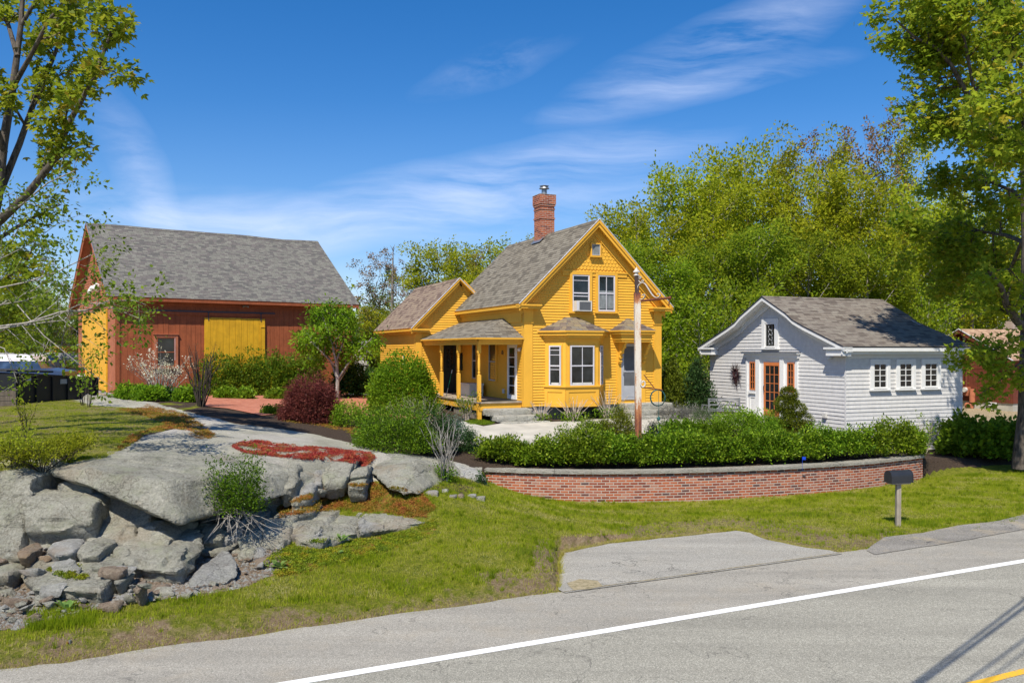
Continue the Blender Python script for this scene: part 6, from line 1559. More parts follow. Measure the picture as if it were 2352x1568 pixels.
# fine rubble: uncountable chips
def chips(name, polys, count, size, mats, seed, kind='stuff', z_off=.0, maxnz=.55):
    rng = random.Random(seed); V = []; 
    for pl in polys:
        xs = [p[0] for p in pl]; ys = [p[1] for p in pl]; k = 0; t = 0
        while k < count//len(polys) and t < count*20:
            t += 1; x = rng.uniform(min(xs), max(xs)); y = rng.uniform(min(ys), max(ys))
            if not inpoly(np.array([[x, y]]), pl)[0]: continue
            p, nn = hitpix(x, y)
            if p is None or nn.z < maxnz or p.z > zt(p.x, p.y)+.05: continue
            s = size*math.exp(rng.gauss(0, .45)); k += 1
            a = rng.uniform(0, 6.28); e = [Vector((math.cos(a+t_)*s*rng.uniform(.5,1), math.sin(a+t_)*s*rng.uniform(.4,.9), rng.uniform(-.1,.2)*s)) for t_ in (0, 1.6, 3.1, 4.7)]
            top = Vector((rng.uniform(-.2,.2)*s, rng.uniform(-.2,.2)*s, s*rng.uniform(.35,.7)))
            for i in range(4): V += [p+e[i], p+e[(i+1) % 4], p+top]
    o = poly_cloud(name, np.array([tuple(v) for v in V]), 3, mats); tag(o, kind=kind); return o
o = chips('rubble', [Z_RUB], 4200, .028, M['rockwarm'], 5); tag(o, 'fine broken stone chips covering the ground below the rock face', 'rubble')
o = chips('rubble', [Z_RUB], 2600, .032, M['rocklight'], 6); tag(o, 'pale stone chips scattered among the rusty rubble', 'rubble')
# ---------------------------------------------------------------- steps
def steps(label, spec, group='granite steps at the yellow house'):
    root = thing('granite_steps', label, 'steps', (spec[0][0][0].x, spec[0][0][0].y, 0))
    for i, (q, z1, z0) in enumerate(spec):
        c = sum(q, Vector())/4
        o = facet_rock('step', None, [Vector((p.x, p.y, z)) for p in q for z in (z0, z1)], M['step'], vox=.04, amp=.012, seed=100+i, parent=root); o.parent = root; o.location = o.location - root.location
def hq(u0, u1, v0, v1):
    ax = Vector((.919,.394,0)); ay = Vector((-.394,.919,0)); return [HO+ax*a+ay*b for a, b in ((u0,v0),(u1,v0),(u1,v1),(u0,v1))]
steps('three rough granite steps up to the side porch of the yellow house', [(hq(-1.52,.12,-.42,.14), 2.03, 1.80), (hq(-1.35,.28,-.80,-.2), 1.82, 1.62), (hq(-1.22,.45,-1.18,-.5), 1.64, 1.45)])
dx = HF.ony(1460, 930, -.3)[0]
steps('three rough granite steps up to the grey front door of the yellow house', [(hq(dx-.5,dx+1.42,-.62,.03), 2.10, 1.86), (hq(dx-.6,dx+1.62,-1.0,-.4), 1.88, 1.68), (hq(dx-.7,dx+1.85,-1.4,-.7), 1.70, 1.5)])
# ---------------------------------------------------------------- mailbox
def mailbox():
    b = gz(2062, 1208, -.0); root = thing('mailbox', 'black metal mailbox on a weathered square wooden post by the road', 'mailbox', (b.x, b.y, 0), R(0))
    k = b.y/F; h = (1208-1107)*k
    p = MB(); p.prism([(-.05,-.05,-.2),(.05,-.05,-.2),(.055,.05,-.2),(-.045,.05,-.2)], (0.01,0,h+.2)); p.build('post', M['wood'], root)
    d = Vector((-.62, .30, 0)).normalized()    # long axis pointing left
    # axis along road, door toward the right
    ax = Vector((.93, .25, 0)).normalized(); sd = Vector((-ax.y, ax.x, 0)); Ln = .56; W2 = .13; H1 = .15
    prof = [(-W2,0),(W2,0),(W2,H1)] + [(W2*math.cos(t), H1+W2*math.sin(t)) for t in [math.pi*j/12 for j in range(1,12)]] + [(-W2,H1)]
    o_ = Vector((.02, 0, h))
    m = MB(); m.prism([o_ - ax*Ln*.52 + sd*a + Vector((0,0,z)) for a, z in prof], ax*Ln); m.build('box', M['mailbox'], root)
    m = MB(); m.prism([o_ + ax*(Ln*.48) + sd*a*1.05 + Vector((0,0,z*1.03-.003)) for a, z in prof], ax*.022); dr = m.build('door', M['mailbox'], root)
    m = MB(); m.tube([o_+ax*(Ln*.48+.03)+Vector((0,0,.24)), o_+ax*(Ln*.48+.05)+Vector((0,0,.26))], .014, 6); m.build('latch', M['galv'], dr)
    m = MB(); m.prism([o_-ax*.24-sd*.11+Vector((0,0,-.03)), o_+ax*.24-sd*.11+Vector((0,0,-.03)), o_+ax*.24+sd*.11+Vector((0,0,-.03)), o_-ax*.24+sd*.11+Vector((0,0,-.03))], (0,0,.028)); m.build('mounting_board', M['wood'], root)
mailbox()
# stakes by the road
for x, h, m, lb in ((156, 20, 'barnred', 'rusty stake standing in the grass beside the grey stake'), (161, 24, 'galv', 'grey metal stake in the roadside grass')):
    b = gz(x, 1488, .03); k = b.y/F; q = MB(); q.box(-.012,.012,-.02,.02,-.1,h*k); q.box(-.012,.03 if m == 'barnred' else .012,-.022,-.018,h*k-.05,h*k)
    o = q.build('stake', M[m]); o.location = (b.x, b.y, 0); tag(o, lb, 'stake')
# ---------------------------------------------------------------- rusty sign post
def rustmat():
    m, nt, b = newmat('rusty_white_paint'); tc = tcoord(nt)
    n = nse(nt, mapping(nt, tc, sc=(6, 6, .8)), 1.4, 8, .7); n2 = nse(nt, tc, 22, 5, .7)
    sep = nt.nodes.new('ShaderNodeSeparateXYZ'); nt.links.new(tc, sep.inputs[0])
    lowz = mth(nt, 'ADD', mth(nt, 'MULTIPLY', mth(nt, 'SUBTRACT', 1.5, sep.outputs[2], clamp=True), .17), -.03)
    f = mth(nt, 'ADD', mth(nt, 'ADD', mth(nt, 'MULTIPLY', n, .75), mth(nt, 'MULTIPLY', n2, .25)), lowz)
    top = mth(nt, 'MULTIPLY', mth(nt, 'SUBTRACT', sep.outputs[2], 3.8, clamp=True), .6); f = mth(nt, 'ADD', f, top)
    col = ramp(nt, f, [(.44, (.66,.60,.50)), (.51, (.58,.47,.36)), (.545, (.46,.19,.07)), (.66, (.22,.065,.03)), (.78, (.05,.03,.025))])
    nt.links.new(col, b.inputs['Base Color']); b.inputs['Roughness'].default_value = .8; bump(nt, b, n2, .5, .01); return m
M['rust'] = rustmat(); M['rustbar'] = paint('rust_iron', (.16,.05,.025), .85, .3)
M['rustwhite'] = paint('flaking_white_iron', (.62,.57,.50), .7, .1, dirt=.3, scale=9)
def signpost():
    Yp = 24.3; b = at(1466, 995, Yp); root = thing('sign_post', 'tall rusty white post with a scrolled bracket and an empty sign arm', 'post', (b.x, Yp, b.z-.1)); k = Yp/F
    Zp = lambda y: CAMZ-(y-HY)*k - (b.z-.1); Xp = lambda x: (x-CX)*k - b.x
    w = 7.0*k
    p = MB(); p.prism([(-w+Xp(1466),-w,0),(w+Xp(1466),-w,0),(w+Xp(1466),w,0),(-w+Xp(1466),w,0)], (Xp(1463.5)-Xp(1466),0,Zp(672))); p.prism([(-w*.62+Xp(1463),-w*.6,Zp(672)),(w*.62+Xp(1463),-w*.6,Zp(672)),(w*.62+Xp(1463),w*.6,Zp(672)),(-w*.62+Xp(1463),w*.6,Zp(672))], (Xp(1462.3)-Xp(1463),0,Zp(634)-Zp(672))); p.build('post', M['rust'], root)
    f = MB(); f.lathe((Xp(1462), 0, Zp(634)), [(.045,0),(.09,.02),(.05,.05),(.045,.09),(.10,.115),(.095,.13),(.04,.20),(.0,.27)], 4); f.build('finial', M['rustwhite'], root)
    a = MB(); A0 = Vector((Xp(1466), -.02, Zp(692))); A1 = Vector((Xp(1534), -.5, Zp(686))); a.tube([A0, A1], .035, 8); a.tube([A1-(A1-A0)*.06, A1], .045, 8); a.build('arm', M['rustbar'], root)
    dr = (A1-A0)
    def q(x, y):     # point in the bracket plane
        t = (Xp(x)-A0.x)/dr.x; return Vector((Xp(x), A0.y+dr.y*t, Zp(y)))
    def strip(mb, pts, w=.045):
        P = [q(*p) for p in pts]; 
        # refine
        out = []
        for i in range(len(P)-1):
            p0, p1, p2, p3 = P[max(i-1,0)], P[i], P[i+1], P[min(i+2,len(P)-1)]
            for j in range(4): t = j/4; out.append(.5*((2*p1)+(p2-p0)*t+(2*p0-5*p1+4*p2-p3)*t*t+(3*p1-p0-3*p2+p3)*t**3))
        out.append(P[-1]); side = Vector((-dr.y, dr.x, 0)).normalized()*w
        for i in range(len(out)-1):
            a_, b_ = out[i], out[i+1]; n = (b_-a_).cross(side).normalized()*.007
            mb.face([a_-side+n, b_-side+n, b_+side+n, a_+side+n]); mb.face([a_-side-n, a_+side-n, b_+side-n, b_-side-n]); mb.face([a_-side-n, b_-side-n, b_-side+n, a_-side+n]); mb.face([a_+side-n, b_+side-n, b_+side+n, a_+side+n])
    Tq = lambda x, y: ((1650+x/7.127)/1.2755, (750+y/7.127)/1.2755)
    s = MB()
    strip(s, [Tq(1600,440),Tq(1585,470),Tq(1610,475),Tq(1620,440),Tq(1590,425),Tq(1560,450),Tq(1575,510),Tq(1610,550),Tq(1650,550),Tq(1668,520),Tq(1645,505),Tq(1630,530)], .03)
    strip(s, [Tq(1640,830),Tq(1640,870),Tq(1670,860),Tq(1685,825),Tq(1670,795),Tq(1635,800),Tq(1625,850),Tq(1650,905),Tq(1690,860)][:1] + [Tq(1680,800),Tq(1690,850),Tq(1655,900),Tq(1600,895),Tq(1565,820),Tq(1555,700),Tq(1575,610),Tq(1640,560),Tq(1700,590),Tq(1760,690),Tq(1830,810),Tq(1880,865),Tq(1935,880),Tq(1975,850),Tq(1975,810),Tq(1940,795),Tq(1930,820)], .045)
    s.build('scroll', M['rustwhite'], root)
    l = MB(); B0 = Vector((Xp(1466), -.02, Zp(888))); B1 = Vector((Xp(1517), -.35, Zp(894))); l.tube([B0, B1], .02, 6); l.tube([Vector((Xp(1478), -.06, Zp(860))), Vector((Xp(1500), -.2, Zp(890)))], .014, 6); l.build('lower_arm', M['rustbar'], root)
    s = MB(); c = [(Xp(1476), Zp(866))]; P = [Vector((Xp(1476)+ .10*math.cos(t)*(1-t/14), -.1, Zp(880)+.15*math.sin(t)*(1-t/14))) for t in [2.2+7*j/22 for j in range(23)]]; s.tube(P, .022, 6); s.build('lower_scroll', M['rustwhite'], root)
    h = MB(); h.tube([A0+(A1-A0)*.95+Vector((0,0,-.03)), A0+(A1-A0)*.93+Vector((0,0,-.22))], .018, 5); h.tube([A0+(A1-A0)*.06+Vector((0,0,-.03)), A0+(A1-A0)*.08+Vector((0,0,-.2))], .014, 5); h.build('hook', M['rustbar'], root)
    r = MB(); c0 = Vector((Xp(1507), -.3, Zp(912)))
    for k2 in range(3): r.tube([c0+Vector(((.20+.012*k2)*math.cos(t), .015*k2, (.22+.01*k2)*math.sin(t))) for t in [2*math.pi*j/18 for j in range(19)]], .007, 4)
    r.tube([c0+Vector((.02,0,.2)), c0+Vector((.02,0,-.55)), c0+Vector((.03,0,-.9)), c0+Vector((-.01,0,-1.1))], .006, 4); r.lathe(c0+Vector((.02,0,-.66)), [(.01,0),(.05,.03),(.045,.09),(.01,.12)], 8)
    o = r.build('cord_coil', newrope); o.location = root.location; tag(o, 'coil of green blue cord hanging from the lower arm of the rusty post', 'cord')
newrope = paint('teal_cord', (.03,.12,.11), .7, .2)
signpost()
# ---------------------------------------------------------------- bench
def bench():
    c = at(1628, 950, 30.4); g = M['galvgrey']; zb = zt(c.x+.5, 30.6)
    root = thing('garden_bench', 'grey metal garden bench with oval lattice back in front of the white cottage', 'bench', (c.x, 30.4, 0), R(13))
    lo, hi = 0.0, 1.22; W2 = Wall((0, 0, zb), (1,0,0), (0,-1,0))
    f = MB()
    H0, H1 = .30, .74
    for a in (lo, hi): wbox(f, W2, a-.025, a+.025, 0, H1+.02, -.02, .02)
    wbox(f, W2, lo, hi, H1-.03, H1+.012, -.016, .016); wbox(f, W2, lo, hi, H0-.02, H0+.02, -.016, .016); wbox(f, W2, lo+.05, hi-.05, H1-.08, H1-.06, -.01, .01); wbox(f, W2, lo+.05, hi-.05, H0+.05, H0+.07, -.01, .01)
    L2 = hi-lo
    for k in range(3):
        for j in range(2):
            cx = lo+L2*(k+.5)/3; cz = H0+.07+(H1-H0-.15)*(j+.5)/2
            f.tube([W2(cx+L2/6*1.0*math.cos(t), cz+.085*math.sin(t), 0) for t in [2*math.pi*i/16 for i in range(17)]], .02, 4)
    f.build('backrest', g, root)
    s = MB()
    for k in range(7): wbox(s, W2, lo, hi, .30, .32, -.06-.07*k-.05, -.06-.07*k)
    s.build('seat', g, root)
    for a in (lo, hi):
        l = MB(); wbox(l, W2, a-.02, a+.02, 0, .50, -.55, -.51); wbox(l, W2, a-.02, a+.02, .48, .51, -.55, 0); l.tube([W2(a, .03, -.5), W2(a, .25, -.3), W2(a, .48, -.2)], .012, 5); l.build('leg', g, root)
M['galvgrey'] = paint('silver_grey_paint', (.20,.205,.21), .5, .12)
bench()
# ---------------------------------------------------------------- yard things at the left edge
M['tarp'] = paint('grey_tarp', (.035,.036,.038), .9, .2)
M['oldwood'] = paint('old_plank', (.20,.16,.12), .9, .3, grain=1.2)
def yard():
    BD = lambda zx, zy: (zx/6.817/1.2755, (950+zy/6.817)/1.2755)
    Yt = 31.0
    # black dump trailer: side runs from (300,1470) to (1950,1060..1400)
    p0 = at(*BD(300, 1470), 27.5); p1 = at(*BD(1955, 1420), 31.5); zb = 2.05; d = Vector((p1.x-p0.x, p1.y-p0.y, 0)); Ln = d.length; ang = math.atan2(d.y, d.x)
    h0 = at(*BD(330, 990), 27.5).z - zb; h1 = at(*BD(1955, 1085), 31.5).z - zb
    root = thing('dump_trailer', 'black steel dump trailer with tall ribbed sides parked beside the barn', 'trailer', (p0.x, p0.y, zb), ang); k = M['black']
    b = MB(); b.prism([(0,-.03,.12),(Ln,-.03,.12),(Ln,-.03,h1),(0,-.03,h0)], (0,.06,0)); b.prism([(0,2.1,.12),(Ln,2.1,.12),(Ln,2.1,h1+.15),(0,2.1,h0+.1)], (0,.06,0)); b.box(Ln-.05, Ln, .03, 2.1, .12, h1); b.box(0, .05, .03, 2.1, .12, h0); b.box(0, Ln, .03, 2.1, .12, .2); b.build('bed', k, root)
    rb = MB()
    for i in range(6): x = .15+(Ln-.3)*i/5; rb.box(x-.05, x+.05, -.09, -.03, .05, h0+(h1-h0)*x/Ln-.02)
    rb.prism([(0,-.07,h0-.02),(Ln,-.07,h1-.02),(Ln,-.07,h1+.05),(0,-.07,h0+.05)], (0,.12,0)); rb.box(0, Ln, -.08, -.03, .03, .14); rb.build('ribs', k, root)
    lb = MB(); lb.box(Ln*.5, Ln*.59, -.05, -.035, h0*.66, h0*.80); lb.build('label_plate', M['block'], root)
    lb = MB(); lb.box(Ln*.12, Ln*.16, -.05, -.035, h0*.80, h0*.90); lb.build('reflector', M['grey'], root)
    tp = MB(); tp.prism([(.2,.5,h0+.06),(Ln*.55,.4,h0-.02),(Ln*.55,1.6,h0+.05),(.2,1.6,h0+.12)], (0,0,.06)); tp.build('tarp', M['tarp'], root)
    # wooden bin at the far left
    q0 = at(*BD(-120, 1560), 26.0); root = thing('wooden_bin', 'weathered grey plank bin cut by the left edge beside the black trailer', 'bin', (q0.x-1.75, q0.y, 1.90), R(28))
    b = MB()
    for i in range(5): b.box(0, 2.1, -.02, .02, .0+i*.17, .155+i*.17)
    b.box(2.08, 2.12, 0, 1.2, 0, .85); b.box(0, 2.1, 1.2, 1.24, 0, .85); b.build('planks', M['oldwood'], root)
    b = MB()
    for x in (.05, 1.0, 2.0): b.box(x, x+.09, -.06, -.021, -.05, .92)
    b.build('battens', M['oldwood'], root)
    # blue pickup cab / van behind
    c = at(*BD(250, 830), 38); root = thing('blue_van', 'blue van with a pale roof and wide windscreen behind the black trailer', 'van', (c.x, 38, 2.1), R(8)); blue = metal('blue_car_paint', (.03,.06,.14), .3)
    k = 38/F/1; s = 38/F*(1/6.817/1.2755)
    zr = at(*BD(300, 610), 38).z-2.1; zs = at(*BD(300, 735), 38).z-2.1; zg = at(*BD(300, 880), 38).z-2.1; x0 = at(*BD(-100, 700), 38).x-c.x; x1 = at(*BD(640, 700), 38).x-c.x; x2 = at(*BD(780, 880), 38).x-c.x
    b = MB(); b.prism([(x0,0,.3),(x2+.9,0,.3),(x2+.9,0,zg-.15),(x2,0,zg),(x0,0,zg)], (0,1.9,0)); bd = b.build('body', blue, root)
    b = MB(); b.prism([(x0,.12,zs),(x1+.08,.12,zs),(x1-.15,.2,zr-.03),(x1-.5,.25,zr+.02),(x0,.25,zr+.03)], (0,1.6,0)); b.build('roof', M['sash'], root)
    b = MB(); b.prism([(x0,.08,zg),(x2-.02,.08,zg),(x1+.1,.14,zs),(x0,.14,zs)], (0,1.72,0)); b.build('window', glassmat('blue_glass', (.03,.05,.09)), root)
    for wx in (x0+.8, x2+.2):
        b = MB(); b.tube([(wx,-.03,.32),(wx,.2,.32)], .33, 16); w_ = b.build('wheel', M['black'], root); b = MB(); b.tube([(wx,-.05,.32),(wx,-.028,.32)], .18, 12); b.build('hub', M['galv'], w_)
    # yellow shipping container
    Yc = 62; c = at(*BD(820, 560), Yc); root = thing('shipping_container', 'faded yellow corrugated shipping container at the back of the yard', 'container', (c.x, Yc, 1.9), R(12))
    zt0 = at(*BD(850, 430), Yc).z-1.9; b = MB(); b.box(0, 6.1, .06, 2.4, .1, zt0-.1)
    for i in range(30): x = .15+i*.196; b.prism([(x,.06,.2),(x+.03,.0,.2),(x+.10,.0,.2),(x+.13,.06,.2)], (0,0,zt0-.45))
    b.build('shell', M['contyellow'], root)
    b = MB(); b.box(0, 6.1, -.03, .06, zt0-.2, zt0); b.box(0,6.1,-.03,.06,0,.15); b.box(-.02,.13,-.04,.06,0,zt0+.01); b.box(5.98,6.12,-.04,.06,0,zt0+.01); b.build('frame', M['contyellow'], root)
    b = MB(); b.box(.0, 6.1, 0, 2.4, zt0+.001, zt0+.06); b.build('roof_sheet', M['galv'], root)
    for i, (ch, zz) in enumerate((('N', .62), ('M', .55))):
        cu = bpy.data.curves.new('marking', 'FONT'); cu.body = ch; cu.size = .35; cu.extrude = .002; o = bpy.data.objects.new('marking', cu); COL.objects.link(o)
        dg = bpy.context.evaluated_depsgraph_get(); me = bpy.data.meshes.new_from_object(o.evaluated_get(dg)); bpy.data.objects.remove(o); me.materials.append(M['darkmetal'])
        o = bpy.data.objects.new('marking', me); COL.objects.link(o); o.parent = root; o.location = (.85, -.045, zt0-zz+.0-i*.25); o.rotation_euler = (R(90), 0, 0)
    # concrete blocks, each its own
    Yb = 50; s = Yb/F
    def cblock(zx0, zx1, zy0, zy1, Yb, lb, m='block'):
        a = at(*BD(zx0, zy1), Yb); b_ = at(*BD(zx1, zy0), Yb); w = b_.x-a.x; h = b_.z-a.z; q = MB(); q.box(0, w-.03, 0, .75, 0, h-.02)
        o = q.build('concrete_block', M[m]); bpy.context.view_layer.update(); o.location = (a.x, Yb, a.z); tag(o, lb, 'block', 'stacked concrete blocks in the yard')
        q = MB(); q.tube([(w*.4,.37,h-.03),(w*.4,.37,h+.04),(w*.6,.37,h+.04),(w*.6,.37,h-.03)], .03, 5); q.build('lifting_loop', M['darkmetal'], o)
    cblock(975,1258,565,695,49,'grey concrete block at the upper left of the stack'); cblock(1262,1545,575,695,49,'grey concrete block at the upper right of the stack')
    cblock(915,1205,700,830,48.9,'grey concrete block at the lower left of the stack'); cblock(1210,1495,700,835,48.9,'grey concrete block at the lower right of the stack'); cblock(1500,1700,700,835,48.9,'concrete block in the lower row half hidden by the barn'); cblock(1548,1760,570,690,49,'concrete block in the upper row half hidden by the barn')
    for i, (a, b_) in enumerate(((0,180),(185,365),(370,540),(545,640),(645,830))): cblock(a-8, b_, 562, 690, 55, ['leftmost block of the long grey block wall','second block of the long grey block wall','third block of the long grey block wall','pale block behind the dark pipe','right end block of the long grey block wall'][i])
    o = facet_rock('gravel_pile', 'pale heap of sand and gravel against the concrete blocks', [at(*BD(x, y), Y_) for x, y, Y_ in ((640,700,47),(760,650,48),(900,560,49),(980,555,49),(1160,530,51),(1300,560,51),(1100,900,46),(640,900,46),(1000,860,46))], M['rocklight'], vox=.2, amp=.08, seed=9, smooth_n=2, cat='gravel pile')
    # pipe
    a = at(*BD(598, 660), 45); b_ = at(*BD(598, 430), 45); q = MB(); q.tube([(0,0,-1.5),(0,0,b_.z-a.z)], .07, 8); o = q.build('standpipe', M['galv']); o.location = a; tag(o, 'thin dark steel pipe standing beside the grey block wall', 'pipe')
    # truck tail half hidden by the barn
    Yt = 42; c = at(*BD(1370, 1040), Yt); root = thing('flatbed_truck', 'black truck tailgate with a red stripe half hidden behind the barn', 'truck', (c.x, Yt, 2.1), 0)
    w = at(*BD(1700, 1000), Yt).x-c.x; z1 = at(*BD(1400, 860), Yt).z-2.1; z0 = at(*BD(1400, 995), Yt).z-2.1
    b = MB(); b.box(0, w, 0, 4, z0, z1-.02); b.build('body', M['black'], root)
    b = MB(); b.box(-.35, -.15, -.05, .15, 0, z1+.35); b.box(-.3, w, -.02, .02, z1+.12, z1+.17); b.box(-1.6, -.15, 0, .1, z1-.6, z1-.3); b.build('rack', M['darkmetal'], root)
    b = MB(); b.box(.05, w, -.012, -.001, z1-.28, z1-.16); b.build('stripe', paint('tail_red', (.35,.02,.02), .4), root)
    cu = bpy.data.curves.new('lettering', 'FONT'); cu.body = '4ELL'; cu.size = .42; cu.extrude = .003; cu.shear = .3; o = bpy.data.objects.new('lettering', cu); COL.objects.link(o)
    dg = bpy.context.evaluated_depsgraph_get(); me = bpy.data.meshes.new_from_object(o.evaluated_get(dg)); bpy.data.objects.remove(o); me.materials.append(M['sash'])
    o = bpy.data.objects.new('lettering', me); COL.objects.link(o); o.parent = root; o.location = (.35, -.02, z1-.62); o.rotation_euler = (R(90), 0, 0)
    b = MB(); b.box(.0, w, -.02, .1, z0-.45, z0-.02); b.build('bumper', M['sash'], root)
    for wx in (.5,):
        b = MB(); b.tube([(wx,.3,.45),(wx,.6,.45)], .45, 14); b.build('wheel', M['black'], root)
M['contyellow'] = paint('container_yellow', (.55,.36,.05), .6, .12, dirt=.3)
yard()
# white stone stack between barn and house
r_ = random.Random(12); base = at(828, 905, 40)
root = thing('stone_stack', 'tall stack of pale stones between the barn and the round green bush', 'stone stack', (base.x, 40, 1.75))
for k in range(9):
    w = .36+.05*(k % 3); z = k*.30; pts = [Vector((r_.uniform(.7,1)*w*sx, r_.uniform(.7,1)*.35*sy, z+(.02 if sz < 0 else .29))) for sx in (-1,1) for sy in (-1,1) for sz in (-1,1)]
    o = facet_rock('stone', None, pts, M['rocklight'], vox=.07, amp=.03, seed=200+k, parent=root); o.parent = root
# overhead wires behind the camera (only their shadows reach the picture)
def wires():
    h = 7.2; off = Vector((sdir.x, sdir.y, 0))/sdir.z
    poly = [((2085,1580),(2360,1372)), ((2118,1568),(2366,1385)), ((2245,1580),(2400,1460)), ((2200,1580),(2420,1420))]
    for i, (a, b) in enumerate(poly):
        A, B = gz(*a, 0.0), gz(*b, 0.0); hh = h+.25*i; A2 = A+off*hh+Vector((0,0,hh)); B2 = B+off*hh+Vector((0,0,hh)); d = B2-A2
        P = [A2+d*t + Vector((0,0,.010*(t-.5)**2*d.length)) for t in [-9+19*j/40 for j in range(41)]]
        q = MB(); q.tube(P, [.022,.028,.012,.02][i], 5, False); o = q.build('utility_wire', M['black']); tag(o, ['twisted black service wire high above the road','thick black cable running beside the service wire above the road','thin wire nearest the road edge above the road','lower black wire above the road'][i], 'wire', 'overhead wires along the road')
wires()
# blue marker flag in the bed
p = at(1843, 1058, 22.6); q = MB(); q.tube([(0,0,-.25),(0,0,.12)], .004, 4); q.box(0,.09,-.003,.003,.03,.11); o = q.build('marker_flag', paint('blue_plastic', (.01,.06,.55), .4)); o.location = p; tag(o, 'tiny blue marker flag in the mulch behind the brick wall', 'flag')
# ---------------------------------------------------------------- vegetation
def kitmesh(tubes, n=5):
    mb = MB()
    for path, rad in tubes: mb.tube(path, rad, n if rad[0] > .02 else 3, False)
    return mb
def spawn(rng, path, rad, out, tips, level, maxlevel, dens, lenf, up=.25, minr=.004, spread=.9, t0=.25):
    """side branches along a path (list of Vector)"""
    L_ = sum((b-a).length for a, b in zip(path, path[1:])); n = max(1, int(L_*dens))
    for k in range(n):
        t = t0 + (1-t0)*(k+rng.random())/n; f = t*(len(path)-1); i = min(int(f), len(path)-2); p = path[i].lerp(path[i+1], f-i); r = rad[i]+(rad[i+1]-rad[i])*(f-i)
        d0 = (path[i+1]-path[i]).normalized(); rnd = Vector(rng.normal(0, 1, 3)); side = (rnd - d0*rnd.dot(d0)).normalized()
        d = (d0*(1-spread*.5) + side*spread + Vector((0,0,up))).normalized()
        ln = L_*lenf*(1.15-.65*t)*rng.uniform(.6, 1.2); seg = 3 if level < maxlevel else 2; pts = [p]; cur = p
        for s in range(seg):
            d = (d + Vector(rng.normal(0, .18, 3)) + Vector((0,0,up*.25))).normalized(); cur = cur + d*ln/seg; pts.append(cur)
        r0 = max(minr, r*.55); rs = [r0*(1-.75*j/seg) for j in range(seg+1)]; rs = [max(minr*.6, q) for q in rs]
        out.append((pts, rs))
        if level < maxlevel: spawn(rng, pts, rs, out, tips, level+1, maxlevel, dens*1.6, lenf*.95, up, minr, spread, .2)
        else:
            for q in pts[1:]: tips.append((q, d))
            tips.append((pts[0].lerp(pts[1], .6), d))
def foliage(rng, tips, per, spread, size, mat, name='crown', parent=None, lobes=1, droop=.3, w=.6, tmin=0., tmax=1., sun=.25, flat=1.0):
    T = np.array([tuple(t[0]) for t in tips]); D = np.array([tuple(t[1]) for t in tips]); n = len(T)
    cl = rng.uniform(0, 1, n); idx = np.repeat(np.arange(n), per); N = len(idx)
    off = rng.normal(0, spread, (N, 3)); off[:, 2] *= flat
    c = T[idx] + off; d = D[idx]*.6 + unit(off)*.8
    s = size*rng.uniform(.65, 1.25, N); tint = tmin + (tmax-tmin)*np.clip(cl[idx]*.55 + rng.uniform(0, 1, N)*.45, 0, 1)
    V, k = leaves_verts(c, d, s, rng, w, lobes, droop)
    return poly_cloud(name, V, 4, mat, np.tile(tint, k), parent)
def tree(name, label, cat, loc, limbs, bark, leaf, seed, dens=1.6, lenf=.45, levels=2, per=8, spread=.16, size=.11, lobes=1, group=None, up=.25, n=7, droop=.3, tmax=1.0, extra_tips=None, spr=.9, base_local=True, w=.6, minr=.004, t0=.25):
    rng = np.random.default_rng(seed); root = thing(name, label, cat, loc, 0, group); L0 = Vector(loc) if base_local else Vector()
    tubes = []; tips = []
    for path, rad in limbs:
        path = [Vector(p)-L0 for p in path]; 
        if len(rad) != len(path): rad = [rad[0]+(rad[-1]-rad[0])*i/(len(path)-1) for i in range(len(path))]
        tubes.append((path, rad))
    side = []
    for path, rad in tubes[(1 if len(tubes) > 1 else 0):]: spawn(rng, path, rad, side, tips, 1, levels, dens, lenf, up, minr, spr, t0)
    mb = MB()
    for path, rad in tubes: mb.tube(path, rad, n, False)
    for path, rad in side: mb.tube(path, rad, 5 if rad[0] > .025 else 3, False)
    mb.build('trunk', bark, root, True)
    if leaf and tips: foliage(rng, tips, per, spread, size, leaf, 'crown', root, lobes, droop, w, 0, tmax)
    return root, tips
